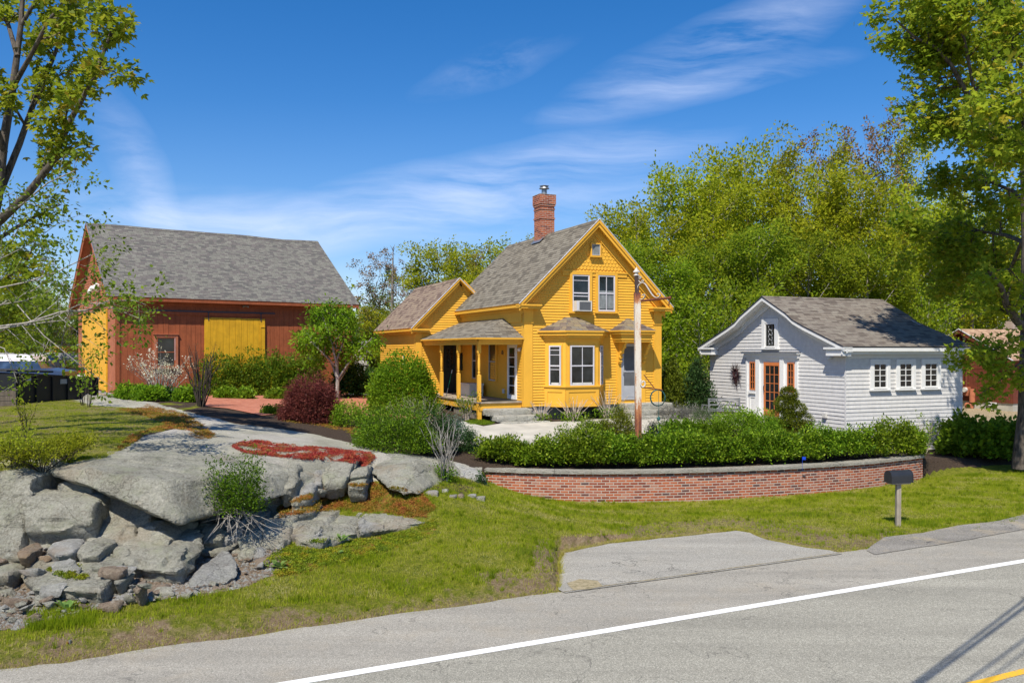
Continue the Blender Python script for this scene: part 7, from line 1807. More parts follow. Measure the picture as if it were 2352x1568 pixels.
def vtree(kind, H, Rr, seed, bark, leaf, per, size, nl=16, crown0=.25, spread=.22, lobes=1, trunk=.13, shape='round', tw=2, dens=1.5, name='tree', label='', cat='tree', group=None, up=.3, tmax=1.0, lean=.04):
    """free standing tree prototype at the origin"""
    rng = np.random.default_rng(seed); T = [Vector((0,0,-.3))]; cur = Vector((0,0,0)); nseg = 7
    ls = Vector((rng.normal(0,lean), rng.normal(0,lean), 0))
    T.append(cur.copy())
    for k in range(nseg): cur = cur + Vector((rng.normal(0,.03)*H*.3+ls.x*H/nseg*2, rng.normal(0,.03)*H*.3+ls.y*H/nseg*2, H*.93/nseg)); T.append(cur.copy())
    tr = [trunk*(1-.86*i/(len(T)-1)) for i in range(len(T))]; tr[0] *= 1.35
    limbs = [(T, tr)]
    for k in range(nl):
        t = crown0 + (1-crown0)*(k+.5)/nl; f = 1+t*nseg; i = min(int(f), len(T)-2); p = T[i].lerp(T[i+1], f-i); az = k*2.4+rng.uniform(-.4,.4)
        prof = {'round': math.sin(math.pi*min(1, (t-crown0)/(1-crown0)*.85+.15))**.6, 'cone': 1.05-t, 'vase': .45+.6*t, 'col': .6}[shape]
        ln = Rr*prof*rng.uniform(.75, 1.15); upw = {'cone': .05, 'vase': 1.1, 'round': .5, 'col': .9}[shape]+.5*t
        d = Vector((math.cos(az), math.sin(az), upw)).normalized(); pts = [p]; c = p
        for s in range(4): d = (d+Vector(rng.normal(0,.10,3))+Vector((0,0,.05 if shape != 'cone' else -.02))).normalized(); c = c+d*ln/4; pts.append(c)
        r0 = max(.012, tr[i]*.5); limbs.append((pts, [r0*(1-.8*j/4) for j in range(5)]))
    return tree(name, label, cat, (0,0,0), limbs, bark, leaf, seed+1, dens=dens, lenf=.42, levels=tw, per=per, spread=spread, size=size, lobes=lobes, group=group, up=up, n=6, tmax=tmax)[0]
def put(o, x, y, z, s=1.0, rz=0.0, sz=None, label=None):
    o.location = (x, y, z); o.scale = (s, s, sz or s); o.rotation_euler = (0, 0, rz)
    if label: o['label'] = label
    return o

# shrubs ------------------------------------------------------
def shrub(name, label, base, rx, ry, h, leaf, seed, n=2600, size=.05, group=None, stems=7, bark=None, lump=.28, hollow=.45, w=.5, cat='shrub', z0=.10, per=7, cl=.07, tmax=1., tmin=0., droop=.0, shape='dome', stemr=.010, cover=1.0, lobes=1):
    rng = np.random.default_rng(seed); root = thing(name, label, cat, tuple(base), 0, group)
    nc = n//per; u = rng.normal(0, 1, (nc, 3)); u = unit(u); u[:, 2] = np.abs(u[:, 2])*1.0 - .25*(shape != 'dome')
    if shape == 'dome': u[:, 2] = np.abs(rng.uniform(-.35, 1, nc)); u = unit(u)
    rad = (hollow + (1-hollow)*rng.uniform(0, 1, nc)**.45)
    lum = np.array([noise.fractal(Vector((float(a[0])*1.6+seed, float(a[1])*1.6, float(a[2])*1.6)), 1, 2, 3) for a in u])
    rad *= 1 + lump*lum
    keep = np.array([noise.noise(Vector((float(a[0])*3.1+seed*2, float(a[1])*3.1, float(a[2])*3.1))) for a in u]) > -.9*cover+.35 if cover < 1 else np.ones(nc, bool)
    if shape == 'cone': wz = np.clip(1-np.maximum(u[:,2]*rad, 0)*.75, .1, 1)
    else: wz = np.ones(nc)
    C = np.c_[u[:, 0]*rad*rx*wz, u[:, 1]*rad*ry*wz, h*(z0 + (1-z0)*np.clip(u[:, 2]*rad, 0, 1.3))]; C = C[keep]; u = u[keep]; nc = len(C)
    idx = np.repeat(np.arange(nc), per); N = len(idx); c = C[idx]+rng.normal(0, cl, (N, 3)); c[:, 2] = np.maximum(c[:, 2], .02)
    d = unit(u[idx]*.7 + rng.normal(0, .5, (N, 3)) + np.array([0, 0, .35-droop]))
    hz = np.clip(C[idx, 2]/h, 0, 1)
    tint = np.clip(tmin + (tmax-tmin)*(rng.uniform(0, 1, nc)[idx]*.4 + rng.uniform(0, 1, N)*.6), 0, 1)
    V, k = leaves_verts(c, d, size*rng.uniform(.6, 1.3, N), rng, w, lobes)
    mb = MB()
    for i in range(stems):
        j = rng.integers(0, nc); e = Vector(C[j]); b = Vector((rng.normal(0, rx*.12), rng.normal(0, ry*.12), -.08)); m = b.lerp(e, .5)+Vector((0,0,h*.08)); mb.tube([b, m, e], [stemr*1.6, stemr, stemr*.4], 4, False)
    if stems: mb.build('stems', bark or M['barkdark'], root, True)
    poly_cloud('foliage', V, 4, leaf, np.tile(tint, k), root)
    return root
def twigs(name, label, base, rad, h, nst, bark, seed, leaf=None, per=3, size=.04, group=None, fan=.8, sub=5, r0=.010, cat='shrub', tipl=1.0, spread=.05, tmax=1., subl=.35, curve=.3, levels=1, minr=.0035):
    rng = np.random.default_rng(seed); root = thing(name, label, cat, tuple(base), 0, group); mb = MB(); tips = []
    for i in range(nst):
        az = rng.uniform(0, 2*math.pi); f = fan*math.sqrt(rng.random()); hh = h*rng.uniform(.7, 1.05)*(1-.25*f); p = Vector((math.cos(az)*rad*.08, math.sin(az)*rad*.08, -.05)); e = Vector((math.cos(az)*rad*f, math.sin(az)*rad*f, hh))
        m = p.lerp(e, .5) + Vector((-math.cos(az)*rad*f*curve*.3, -math.sin(az)*rad*f*curve*.3, hh*.04)); j = lambda q: q+Vector(rng.normal(0, .02*h, 3)); pts = [p, j(p.lerp(m, .6)), j(m), j(m.lerp(e, .5)), e]; rs = [r0, r0*.85, r0*.7, r0*.5, minr*.7]; mb.tube(pts, rs, 4, False)
        br = []; t_ = []; spawn(rng, pts, rs, br, t_, 1, levels, sub/h, subl, .5, minr, .7)
        for q, rr_ in br: mb.tube(q, rr_, 3, False)
        tips += t_
    mb.build('branches', bark, root, True)
    if leaf: foliage(rng, tips, per, spread, size, leaf, 'foliage', root, 1, 0, .6, 0, tmax)
    return root
def bpx(x, y): 
    p, n = hitpix(x, y); return p if p is not None else gz(x, y, 1.5)

# azalea row behind the wall -------------------------------------
az = [(1150,1072,62,95,'large dark green azalea standing apart at the left end of the wall'),(1205,1068,34,55,'low azalea filling the gap beside the large left one'),(1262,1066,46,78,'azalea in front of the pale walk, second clump'),(1316,1062,44,92,'azalea just right of the gap over the pale walk'),(1366,1062,46,92,'azalea below the golden conifer, left side'),(1418,1062,46,96,'azalea below the golden conifer, right side'),(1470,1060,44,90,'azalea at the foot of the rusty post'),(1520,1062,46,88,'azalea right of the rusty post'),(1572,1062,48,90,'azalea in front of the peonies, left one'),(1624,1060,48,88,'azalea in front of the peonies, right one'),(1680,1058,50,92,'azalea in front of the lime green spirea'),(1736,1056,50,88,'azalea below the topiary conifer, left one'),(1790,1054,50,86,'azalea below the topiary conifer, right one'),(1845,1050,50,84,'azalea in front of the blue catmint'),(1898,1046,50,82,'azalea below the cottage corner'),(1950,1042,50,84,'azalea below the cottage side wall'),(2002,1038,52,86,'azalea below the middle cottage window'),(2052,1034,50,84,'azalea below the farthest cottage window'),(2092,1028,36,66,'small azalea at the right end of the row')]
for i, (x, yb, hw, hh, lb) in enumerate(az):
    xi = (x-CX)/F
    Yw = np.interp(xi*24, BX, BY) + .75; p = Vector((xi*Yw, Yw, zt(xi*Yw, Yw))); k = Yw/F; yb2 = HY + (CAMZ-p.z)/k
    htop = (yb2-(yb-hh))*k; shrub('azalea', lb, p-Vector((0,0,.0)), hw*k*.86, .52, htop*.76*(.85+.3*((i*37)%10)/10), L['azalea'], 100+i, n=6500, size=.085, group='azaleas along the top of the brick wall', stems=9, lump=.55, hollow=.35, per=8, cl=.055, z0=.22, w=.5, cover=.92)
# second row
def sh(name, lb, x, yb, wpx, hpx, leaf, seed, **k):
    p = bpx(x, yb); s = p.y/F; kk = dict(n=2600, size=.05); kk.update(k); kk['n'] = int(kk['n']*1.25); kk['size'] *= 1.3; return shrub(name, lb, p, wpx*s/2*1.15, kk.pop('ry', wpx*s/2*.95), hpx*s, leaf, seed, **kk)
sh('dwarf_conifer', 'golden green dwarf conifer left of the rusty post', 1425, 1000, 76, 78, L['gold'], 201, n=4200, size=.05, shape='cone', w=.35, lump=.5, hollow=.3)
sh('dwarf_conifer', 'small golden conifer just left of the larger golden one', 1385, 998, 50, 44, L['gold'], 202, n=1800, size=.05, shape='cone', w=.35)
sh('low_shrub', 'low reddish green shrub beside the pale walk', 1352, 1000, 56, 36, L['azalea'], 203, n=1500, tmax=1)
sh('low_shrub', 'small red tipped shrub standing over the pale walk', 1300, 1012, 40, 34, L['azalea'], 204, n=1000, cover=.6)
sh('dark_conifer', 'small dark pine cushion right of the rusty post', 1518, 998, 56, 34, L['conifer'], 205, n=2400, size=.06, w=.15)
sh('peony', 'broad deep green leafy perennial mound, the left one', 1568, 1002, 76, 40, L['bright'], 206, n=2600, size=.07, tmax=.5, w=.45)
sh('peony', 'deep green leafy perennial mound, the right one', 1632, 1003, 74, 34, L['bright'], 207, n=2400, size=.07, tmax=.5, w=.45)
sh('rosemary', 'small round grey green needle shrub by the bench', 1620, 970, 56, 34, L['conifer'], 208, n=1700, size=.06, w=.15, tmin=.5)
sh('spirea', 'lime green spirea mound below the garden bench', 1690, 1000, 104, 62, L['spirea'], 209, n=5200, size=.055)
sh('spirea', 'lime green spirea joining the topiary conifer', 1755, 1000, 84, 54, L['spirea'], 210, n=3800, size=.055)
sh('catmint', 'blue flowering catmint clump below the cottage corner', 1885, 998, 96, 40, L['catmint'], 211, n=3600, size=.045, tmax=1)
# topiary conifer: stacked cushions
p = bpx(1812, 1005); s = p.y/F; root = thing('topiary_conifer', 'cloud pruned conifer of stacked round cushions by the orange door', 'topiary', p)
rng = np.random.default_rng(5)
for i, (cx, cz, r1, r2) in enumerate(((0,1.42,.27,.22),(-.07,1.12,.38,.24),(.12,.92,.44,.26),(-.22,.66,.50,.30),(.28,.55,.50,.30),(0,.34,.66,.34),(-.35,.25,.45,.28),(.4,.22,.42,.26))):
    u = unit(rng.normal(0, 1, (1100, 3))); c = u*np.array([r1, r1, r2])*rng.uniform(.72, 1.05, (1100, 1)) + np.array([cx, 0, cz]); idx = np.repeat(np.arange(1100), 3); V, k = leaves_verts(c[idx]+rng.normal(0,.02,(3300,3)), u[idx], np.full(3300, .06), rng, .35); poly_cloud('cushion', V, 4, L['gold'], rng.uniform(0,.75,3300), root)
mb = MB(); mb.tube([(0,0,-.1),(.03,0,.5),(-.03,0,1.0),(0,0,1.4)], [.05,.04,.03,.02], 6); mb.build('trunk', M['barkdark'], root)
# house-side conifers
sh('yew', 'broad olive green yew against the right corner of the yellow house', 1545, 945, 100, 140, L['gold'], 220, n=9000, size=.09, tmax=.6, shape='cone', w=.35, lump=.4, hollow=.3, ry=.9)
sh('yew', 'dark green yew beside the white cottage wall', 1600, 948, 84, 150, L['conifer'], 221, n=8000, size=.09, shape='cone', w=.3, lump=.4, hollow=.3, ry=.9, tmin=.2)
sh('lavender', 'grey lavender clump beside the granite steps', 1540, 962, 66, 30, L['lavender'], 222, n=2400, size=.07, w=.14)
sh('lavender', 'grey lavender clump nearest the garden bench', 1590, 962, 66, 28, L['lavender'], 223, n=2400, size=.07, w=.14)
# hydrangea: pale bare twigs with leafy feet
for i, (x, y, w, h, lb) in enumerate(((1243,968,56,56,'bare pale hydrangea stems left of the bay window'),(1318,968,84,66,'bare pale hydrangea stems under the bay window'),(1395,962,90,78,'bare pale hydrangea stems between the bay and the front door'))):
    p = bpx(x, y); s = p.y/F; o = twigs('hydrangea', lb, p, w*s*.62, h*s, 26, M['twig'], 230+i, L['bright'], 0, fan=1.0, sub=1.6, r0=.012, subl=.22, minr=.006, group='hydrangeas in front of the yellow house')
    rng = np.random.default_rng(i); c = np.c_[rng.normal(0, w*s*.2, 420), rng.normal(0, .14, 420), rng.uniform(.0, h*s*.32, 420)]; V, k = leaves_verts(c, rng.normal(0,1,(420,3)), np.full(420, .09), rng, .55); poly_cloud('foliage', V, 4, L['bright'], rng.uniform(0,.8,420), o)
# mid yard shrubs
Yb = 31.0; bb_ = Vector((at(924, 900, Yb).x, Yb, zt(at(924, 900, Yb).x, Yb)))
shrub('round_bush', 'large round fresh green bush left of the porch', bb_, 1.28, 1.15, 2.25, L['bright'], 240, n=24000, size=.10, lump=.18, hollow=.5, tmax=.95, z0=.03, stems=10, per=8, cl=.08)
sh('low_shrub', 'dull red green rounded shrub right of the crimson maple', 804, 978, 76, 56, L['reddish2'] if 'reddish2' in L else L['azalea'], 241, n=3200, size=.05, tmin=.2)
sh('low_shrub', 'small red budded shrub at the edge of the brick patio', 872, 965, 36, 40, L['azalea'], 242, n=900, cover=.7)
sh('spreading_shrub', 'wide dense dark green shrub behind the domed boulder', 905, 1035, 170, 98, L['hedge2'] if 'hedge2' in L else L['azalea'], 243, n=12000, size=.05, lump=.3, ry=1.1, tmax=.75, z0=.03)
sh('spreading_shrub', 'darker right lobe of the spreading shrubs behind the bare sapling', 990, 1035, 100, 96, L['dark'], 244, n=7000, size=.05, lump=.3, ry=.8, z0=.03)
sh('blue_conifer', 'small blue green conifer beside the pale walk', 1040, 1010, 50, 56, L['blue'], 245, n=3000, size=.045, w=.3)
sh('dark_conifer', 'dark green dwarf conifer left of the large azalea', 1078, 1035, 52, 62, L['conifer'], 246, n=3600, size=.05, w=.25, shape='cone', lump=.4)
p = bpx(975, 985); s = p.y/F; twigs('viburnum', 'loose half leafed shrub in front of the porch', p, 62*s, 84*s, 26, M['twig'], 250, L['bright'], 5, size=.06, fan=1, sub=4.5, tmax=.9, spread=.05)
p = bpx(930, 975); s = p.y/F; twigs('viburnum', 'loose grey stemmed shrub left of the porch shrubs', p, 48*s, 66*s, 18, M['twig'], 251, L['bright'], 5, size=.06, fan=1, sub=4.5)
p = bpx(1073, 965); s = p.y/F; twigs('viburnum', 'airy young shrub beside the porch corner pier', p, 34*s, 60*s, 16, M['twig'], 252, L['bright'], 5, size=.065, fan=1, sub=4)
p = bpx(1020, 1103); s = p.y/F; o = twigs('bare_sapling', 'bare grey multi stemmed sapling rooted in the mulch pocket', p, 95*s, 160*s, 15, M['barkgrey'], 253, L['bright'], 0, fan=.95, sub=4.6, r0=.017, levels=2, subl=.42, minr=.0045)
rng = np.random.default_rng(8); c = rng.normal(0, .13, (900, 3))*np.array([1,.8,.9])+np.array([0,0,.14]); V, k = leaves_verts(c, c, np.full(900,.06), rng, .5); poly_cloud('foliage', V, 4, L['bright'], rng.uniform(0,.7,900), o)
sh('ground_plant', 'small dark creeping plant at the left end of the brick wall', 1106, 1112, 18, 24, L['dark'], 254, n=500, size=.035)
# crimson japanese maple
p = bpx(712, 966); s = p.y/F; shrub('japanese_maple', 'dense crimson lace leaf maple mound on the patio edge', p, 66*s, .85, 104*s, L['redmaple'], 260, n=26000, size=.09, w=.26, lump=.25, hollow=.4, droop=.55, per=10, cl=.07, stems=10, z0=.02, cat='japanese maple')
# in front of the barn
for i, (x, yb, w, h) in enumerate(((505,908,80,104),(560,908,80,108),(612,908,80,110),(662,908,80,112),(705,908,60,100))):
    sh('hedge_shrub', ['leftmost yellow green hedge shrub before the barn','second hedge shrub, under the yellow sliding door','third hedge shrub, under the right of the sliding door','fourth hedge shrub, right of the sliding door','last hedge shrub, half behind the crimson maple'][i], x, yb, w*1.2, h, L['hedge'], 270+i, n=6500, size=.085, lump=.4, hollow=.25, group='hedge shrubs before the barn', ry=.7, z0=.03, cover=.9)
for i, (x, yb, w, h, lf) in enumerate(((300,918,60,34,'bright'),(345,920,60,36,'bright'),(395,918,50,26,'dark'),(430,922,50,30,'bright'),(520,915,40,24,'bright'),(562,916,36,22,'spirea'),(640,916,50,20,'spirea'),(690,914,44,24,'bright'),(640,952,14,16,'bright'),(616,950,12,12,'spirea'))):
    sh('perennial', ['leafy perennial clump at the barn corner','leafy perennial clump under the white blossom','dark low clump right of the blossom shrub','leafy clump by the bare dark shrub','perennial clump left in the hedge bed','pale perennial in the hedge bed','low spreading perennial in the hedge bed','perennial clump at the right of the hedge bed','tiny green plant on the patio edge','tiniest green plant on the patio edge'][i], x, yb, w, h, L[lf], 280+i, n=1500, size=.09 if w > 20 else .05, cat='plant', w=.7)
p = bpx(372, 916); s = p.y/F; twigs('blossom_shrub', 'white blossoming shrub in front of the barn window', p, 86*s, 112*s, 26, M['barkgrey'], 290, L['blossom'], 7, size=.06, fan=1.0, sub=3.2, levels=2, spread=.07, subl=.34, r0=.02)
p = bpx(462, 934); s = p.y/F; twigs('bare_shrub', 'tall dark leafless vase shaped shrub before the yellow barn door', p, 62*s, 165*s, 24, M['barkdark'], 291, L['reddish'], 1, size=.035, fan=.85, sub=2.6, levels=2, subl=.24, r0=.026, spread=.03)
sh('ivy_shrub', 'dark glossy ivy covered mound behind the crimson maple', 800, 912, 66, 82, L['dark'], 292, n=6000, size=.08, hollow=.5, w=.8)
sh('bush', 'dark green bush behind the stone stack', 850, 905, 50, 60, L['dark'], 293, n=3000, size=.09)
# small tree in front of the barn
b = bpx(775, 918); Yt = b.y; P_ = lambda x, y, dy=0: at(x, y, Yt+dy)
tree('small_tree', 'small bright green tree with drooping leaves at the right end of the barn', 'tree', tuple(b), [
    ([b, P_(775,860), P_(772,820)], [.085,.07]), ([P_(775,870), P_(760,830,.2), P_(735,790,.3), P_(700,760,.2)], [.05,.015]), ([P_(775,850), P_(765,800,-.3), P_(750,750,-.3), P_(738,715,0)], [.05,.012]),
    ([P_(772,830), P_(790,780,0), P_(800,745,.2), P_(805,725,.3)], [.045,.012]), ([P_(776,870), P_(800,835,0), P_(830,800,-.2), P_(855,775,-.3)], [.05,.012]), ([P_(776,880), P_(795,850,.6), P_(815,810,1.0), P_(840,790,1.3)], [.04,.012]), ([P_(770,840), P_(740,810,-.6), P_(715,785,-.9), P_(690,800,-1)], [.04,.012]), ([P_(772,800), P_(772,760), P_(770,715,.1), P_(760,702,.1)], [.04,.01])],
    M['barkgrey'], L['bright'], 300, dens=3.4, lenf=.42, levels=2, per=14, spread=.15, size=.17, droop=.6, w=.45, up=.2)
# right hand shrubs in front of the cottage end
for i, (x, yb, w, h, lb) in enumerate(((2215,1046,86,92,'big leaved green shrub just right of the brick wall end'),(2262,1048,84,84,'big leaved shrub in the middle of the right hand group'),(2310,1048,84,86,'big leaved shrub beside the maple trunk'),(2350,1050,70,80,'big leaved shrub cut by the right edge'))):
    sh('leafy_shrub', lb, x, yb, w*1.1, h, L['spirea'], 310+i, n=3600, size=.13, w=.75, cover=.85, hollow=.25, lump=.35, ry=.9, stems=14, stemr=.012, group='big leaved shrubs right of the brick wall', tmax=.75)
for i, (x, yb, w, h, lb) in enumerate(((2125,1040,60,95,'thin wispy shrub in front of the cottage end wall'),(2165,1042,52,100,'tall thin twiggy shrub by the cottage end'),(2190,1030,50,88,'greyish twiggy shrub behind the big leaved shrubs'))):
    p = bpx(x, yb); s = p.y/F; twigs('wispy_shrub', lb, p, w*s*.5, h*s, 12, M['twig'], 320+i, L['spirea'], 3, size=.085, fan=1, sub=3, r0=.009)
p = bpx(2320, 985); 
# shrubs rooted on the rock
p = RA(1160, 690, 15.3); s = p.y/F
o = shrub('rock_shrub', 'olive leaved shrub growing from a cleft right of the great slab', RA(1165,665,15.1), .55, .45, 1.08, L['azalea'], 330, n=6500, size=.05, lump=.45, hollow=.1, z0=.02, tmax=.55, stems=16)
rng = np.random.default_rng(12); mb = MB()
for k in range(38):
    a = Vector((rng.normal(0,.12), -.1+rng.normal(0,.05), rng.normal(0,.05))); e = a+Vector((rng.normal(0,.45), -.25+rng.normal(0,.15), -abs(rng.normal(.28,.16)))); mb.tube([a, a.lerp(e,.5)+Vector(rng.normal(0,.06,3)), e], [.008,.006,.003], 3, False)
mb.build('bare_twigs', M['barkgrey'], o)
for i, (x, y, Y_, rx, h, lb) in enumerate(((60,470,14.9,.75,.85,'young leafed sprawling shrub hanging over the left boulders'),(210,460,15.0,.7,.55,'sprawling leafy shrub touching the left tip of the slab'),(330,400,15.6,.55,.4,'thin leafy shrub reaching over the slab top'))):
    b_ = RA(x, y, Y_); twigs('sprawling_shrub', lb, b_, rx, h, 15, M['barkdark'], 340+i, L['yellowg'], 6, size=.045, fan=1.15, sub=4.5, r0=.011, levels=2, subl=.4, spread=.05, tmax=.6)
p = bpx(60, 1000); twigs('sprawling_shrub', 'upright young leafed seedling on the upper lawn', p+Vector((0,0,0)), .45, .95, 7, M['barkdark'], 345, L['yellowg'], 5, size=.05, sub=4, tmax=.6)
for i, (x, y, h, lb) in enumerate(((205,935,150,'slender sapling in front of the yellow barn gable door'),(190,930,120,'shorter sapling beside the slender one'))):
    p = bpx(x, y); s = p.y/F; twigs('sapling', lb, p, 34*s, h*s, 5, M['barkdark'], 350+i, L['bright'], 5, size=.09, fan=1, sub=2.6, r0=.012, tipl=1, spread=.07)
# mullein rosettes
for i, (x, y, sz, lb) in enumerate(((RX(1375),RY(945),.26,'large pale green leaf rosette at the foot of the rock face'),(RX(1680),RY(815),.22,'upright leaf rosette against the layered ledge'),(RX(1675),RY(880),.13,'small leaf rosette in the orange stonecrop'),(RX(330),RY(1155),.24,'leaf rosette in front of the broad cracked slab'),(RX(1655),RY(610),.13,'grey leaf rosette on the red moss slope'))):
    p = bpx(x, y); rng = np.random.default_rng(i+70); mb = MB(); V = []
    for k in range(13):
        a = k*2.4; el = rng.uniform(.25, 1.1); d = Vector((math.cos(a)*math.cos(el), math.sin(a)*math.cos(el), math.sin(el))); L_ = sz*rng.uniform(.7,1.1); sd = Vector((-math.sin(a), math.cos(a), 0))*L_*.17
        q = [Vector((0,0,.02)), d*L_*.35, d*L_*.75+Vector((0,0,-.02*L_)), d*L_+Vector((0,0,-.16*L_))]; ws = [.3,1,.9,.05]
        for (u, w1), (v, w2) in zip(zip(q, ws), zip(q[1:], ws[1:])): mb.face([u-sd*w1, v-sd*w2, v+sd*w2, u+sd*w1])
    o = mb.build('mullein', L['mullein']); o.location = p; tag(o, lb, 'plant', 'leaf rosettes on the slope')
    a_ = o.data.attributes.new('tint', 'FLOAT', 'POINT'); a_.data.foreach_set('value', rng.uniform(0, 1, len(o.data.vertices)).astype(np.float32))
# ---------------------------------------------------------------- big trees
# left maple: trunk just inside the left edge
def Lm(x, y, Y): return at(x, y, Y)
b = Vector((at(-75, 900, 19).x, 19.0, 2.0))
tree('maple_tree', 'tall young leafed maple rising along the left edge', 'tree', tuple(b), [
    ([b, Lm(-65,800,19), Lm(-35,600,19), Lm(-6,450,19), Lm(8,330,19), Lm(30,200,19.2), Lm(48,60,19.3), Lm(60,-120,19.3)], [.17,.15,.13,.12,.10,.08,.06,.03]),
    ([Lm(-15,520,19), Lm(60,450,18.6), Lm(115,380,18.3), Lm(165,270,18), Lm(215,180,17.9), Lm(250,90,17.8), Lm(262,45,17.8)], [.10,.018]),
    ([Lm(0,440,19), Lm(45,330,19.5), Lm(80,230,19.8), Lm(120,140,20), Lm(150,60,20), Lm(170,-30,20)], [.085,.02]),
    ([Lm(10,350,19), Lm(-20,260,18.5), Lm(-40,150,18), Lm(-60,20,18)], [.08,.03]),
    ([Lm(30,200,19.2), Lm(75,120,18.6), Lm(110,50,18.3), Lm(150,0,18.2), Lm(190,-50,18)], [.06,.015]),
    ([Lm(40,130,19.2), Lm(20,60,19.6), Lm(-10,0,20), Lm(-30,-80,20)], [.06,.02]),
    ([Lm(-20,560,19), Lm(40,520,19.4), Lm(95,490,19.6), Lm(140,470,19.8)], [.05,.012]),
    ([Lm(48,60,19.3), Lm(90,-10,19.1), Lm(120,-60,19)], [.05,.015]),
    ([Lm(115,380,18.3), Lm(150,350,18.4), Lm(190,330,18.6), Lm(215,340,18.6)], [.04,.01]),
    ([Lm(-40,680,19), Lm(10,640,18.4), Lm(55,610,18.1), Lm(80,560,18)], [.05,.012])],
    M['bark'], L['maple'], 400, dens=2.6, lenf=.25, levels=2, per=9, spread=.12, size=.145, lobes=3, up=.12, tmax=1.0, droop=.5)
# dead and half leafed birch limbs reaching across the barn
b = Vector((at(-150, 950, 17).x, 17.2, 2.0))
tree('birch_tree', 'grey birch whose thin half bare branches reach across the barn end', 'tree', tuple(b), [
    ([b, Lm(-120,760,17.2), Lm(-90,600,17), Lm(-70,450,17), Lm(-50,300,17)], [.10,.04]),
    ([Lm(-110,700,17), Lm(-20,665,16.8), Lm(60,648,16.6), Lm(130,625,16.6), Lm(200,590,16.8), Lm(250,560,17)], [.022,.005]),
    ([Lm(-105,650,17), Lm(-10,600,16.8), Lm(70,560,16.6), Lm(130,515,16.6), Lm(190,490,16.8)], [.012,.003]),
    ([Lm(-95,560,17), Lm(-20,500,16.5), Lm(50,470,16.2), Lm(110,420,16.2), Lm(172,392,16.3)], [.03,.009]),
    ([Lm(-115,760,17.2), Lm(-20,752,16.6), Lm(60,742,16.3), Lm(140,716,16.1), Lm(200,712,16), Lm(250,690,16), Lm(310,690,16.1), Lm(335,700,16.2)], [.026,.005]),
    ([Lm(60,742,16.3), Lm(120,730,15.9), Lm(180,700,15.7), Lm(230,695,15.7), Lm(280,715,15.8), Lm(330,735,15.8)], [.014,.004]),
    ([Lm(-100,700,17), Lm(0,700,17.4), Lm(60,690,17.6), Lm(120,665,17.8), Lm(170,640,18)], [.018,.004]),
    ([Lm(40,700,16.4), Lm(100,770,16.2), Lm(150,810,16.1), Lm(200,850,16.2), Lm(260,890,16.3)], [.012,.003]),
    ([Lm(-120,790,17), Lm(-50,780,16.4), Lm(10,800,16.2), Lm(30,850,16.2), Lm(40,880,16.2)], [.015,.004])],
    M['barkgrey'], L['birchleaf'], 410, dens=3.0, lenf=.32, levels=2, per=5, spread=.09, size=.095, lobes=1, up=.1, droop=.2, minr=.0028, tmax=.8)
b = Vector((at(-60, 930, 21).x, 21.5, 2.0))
tree('young_birch', 'leafy young birch low at the left edge behind the lawn', 'tree', tuple(b), [
    ([b, Lm(-50,800,21.5), Lm(-30,700,21.5), Lm(-10,600,21.5), Lm(0,520,21.5)], [.09,.03]),
    ([Lm(-35,720,21.5), Lm(20,690,21.2), Lm(70,670,21), Lm(120,640,21)], [.035,.008]), ([Lm(-35,760,21.5), Lm(30,750,21.2), Lm(90,742,21), Lm(150,735,21)], [.035,.008]),
    ([Lm(-25,680,21.5), Lm(20,630,21.8), Lm(60,590,22), Lm(90,560,22)], [.035,.008]), ([Lm(-15,620,21.5), Lm(20,570,21.4), Lm(40,530,21.3), Lm(60,490,21.3)], [.03,.008]),
    ([Lm(-20,640,21.5), Lm(-40,590,21), Lm(-60,540,21)], [.03,.01]), ([Lm(-5,560,21.5), Lm(30,500,21.5), Lm(40,440,21.5)], [.025,.008])],
    M['barkgrey'], L['birchleaf'], 420, dens=2.6, lenf=.40, levels=2, per=8, spread=.12, size=.12, up=.1, tmax=.75)
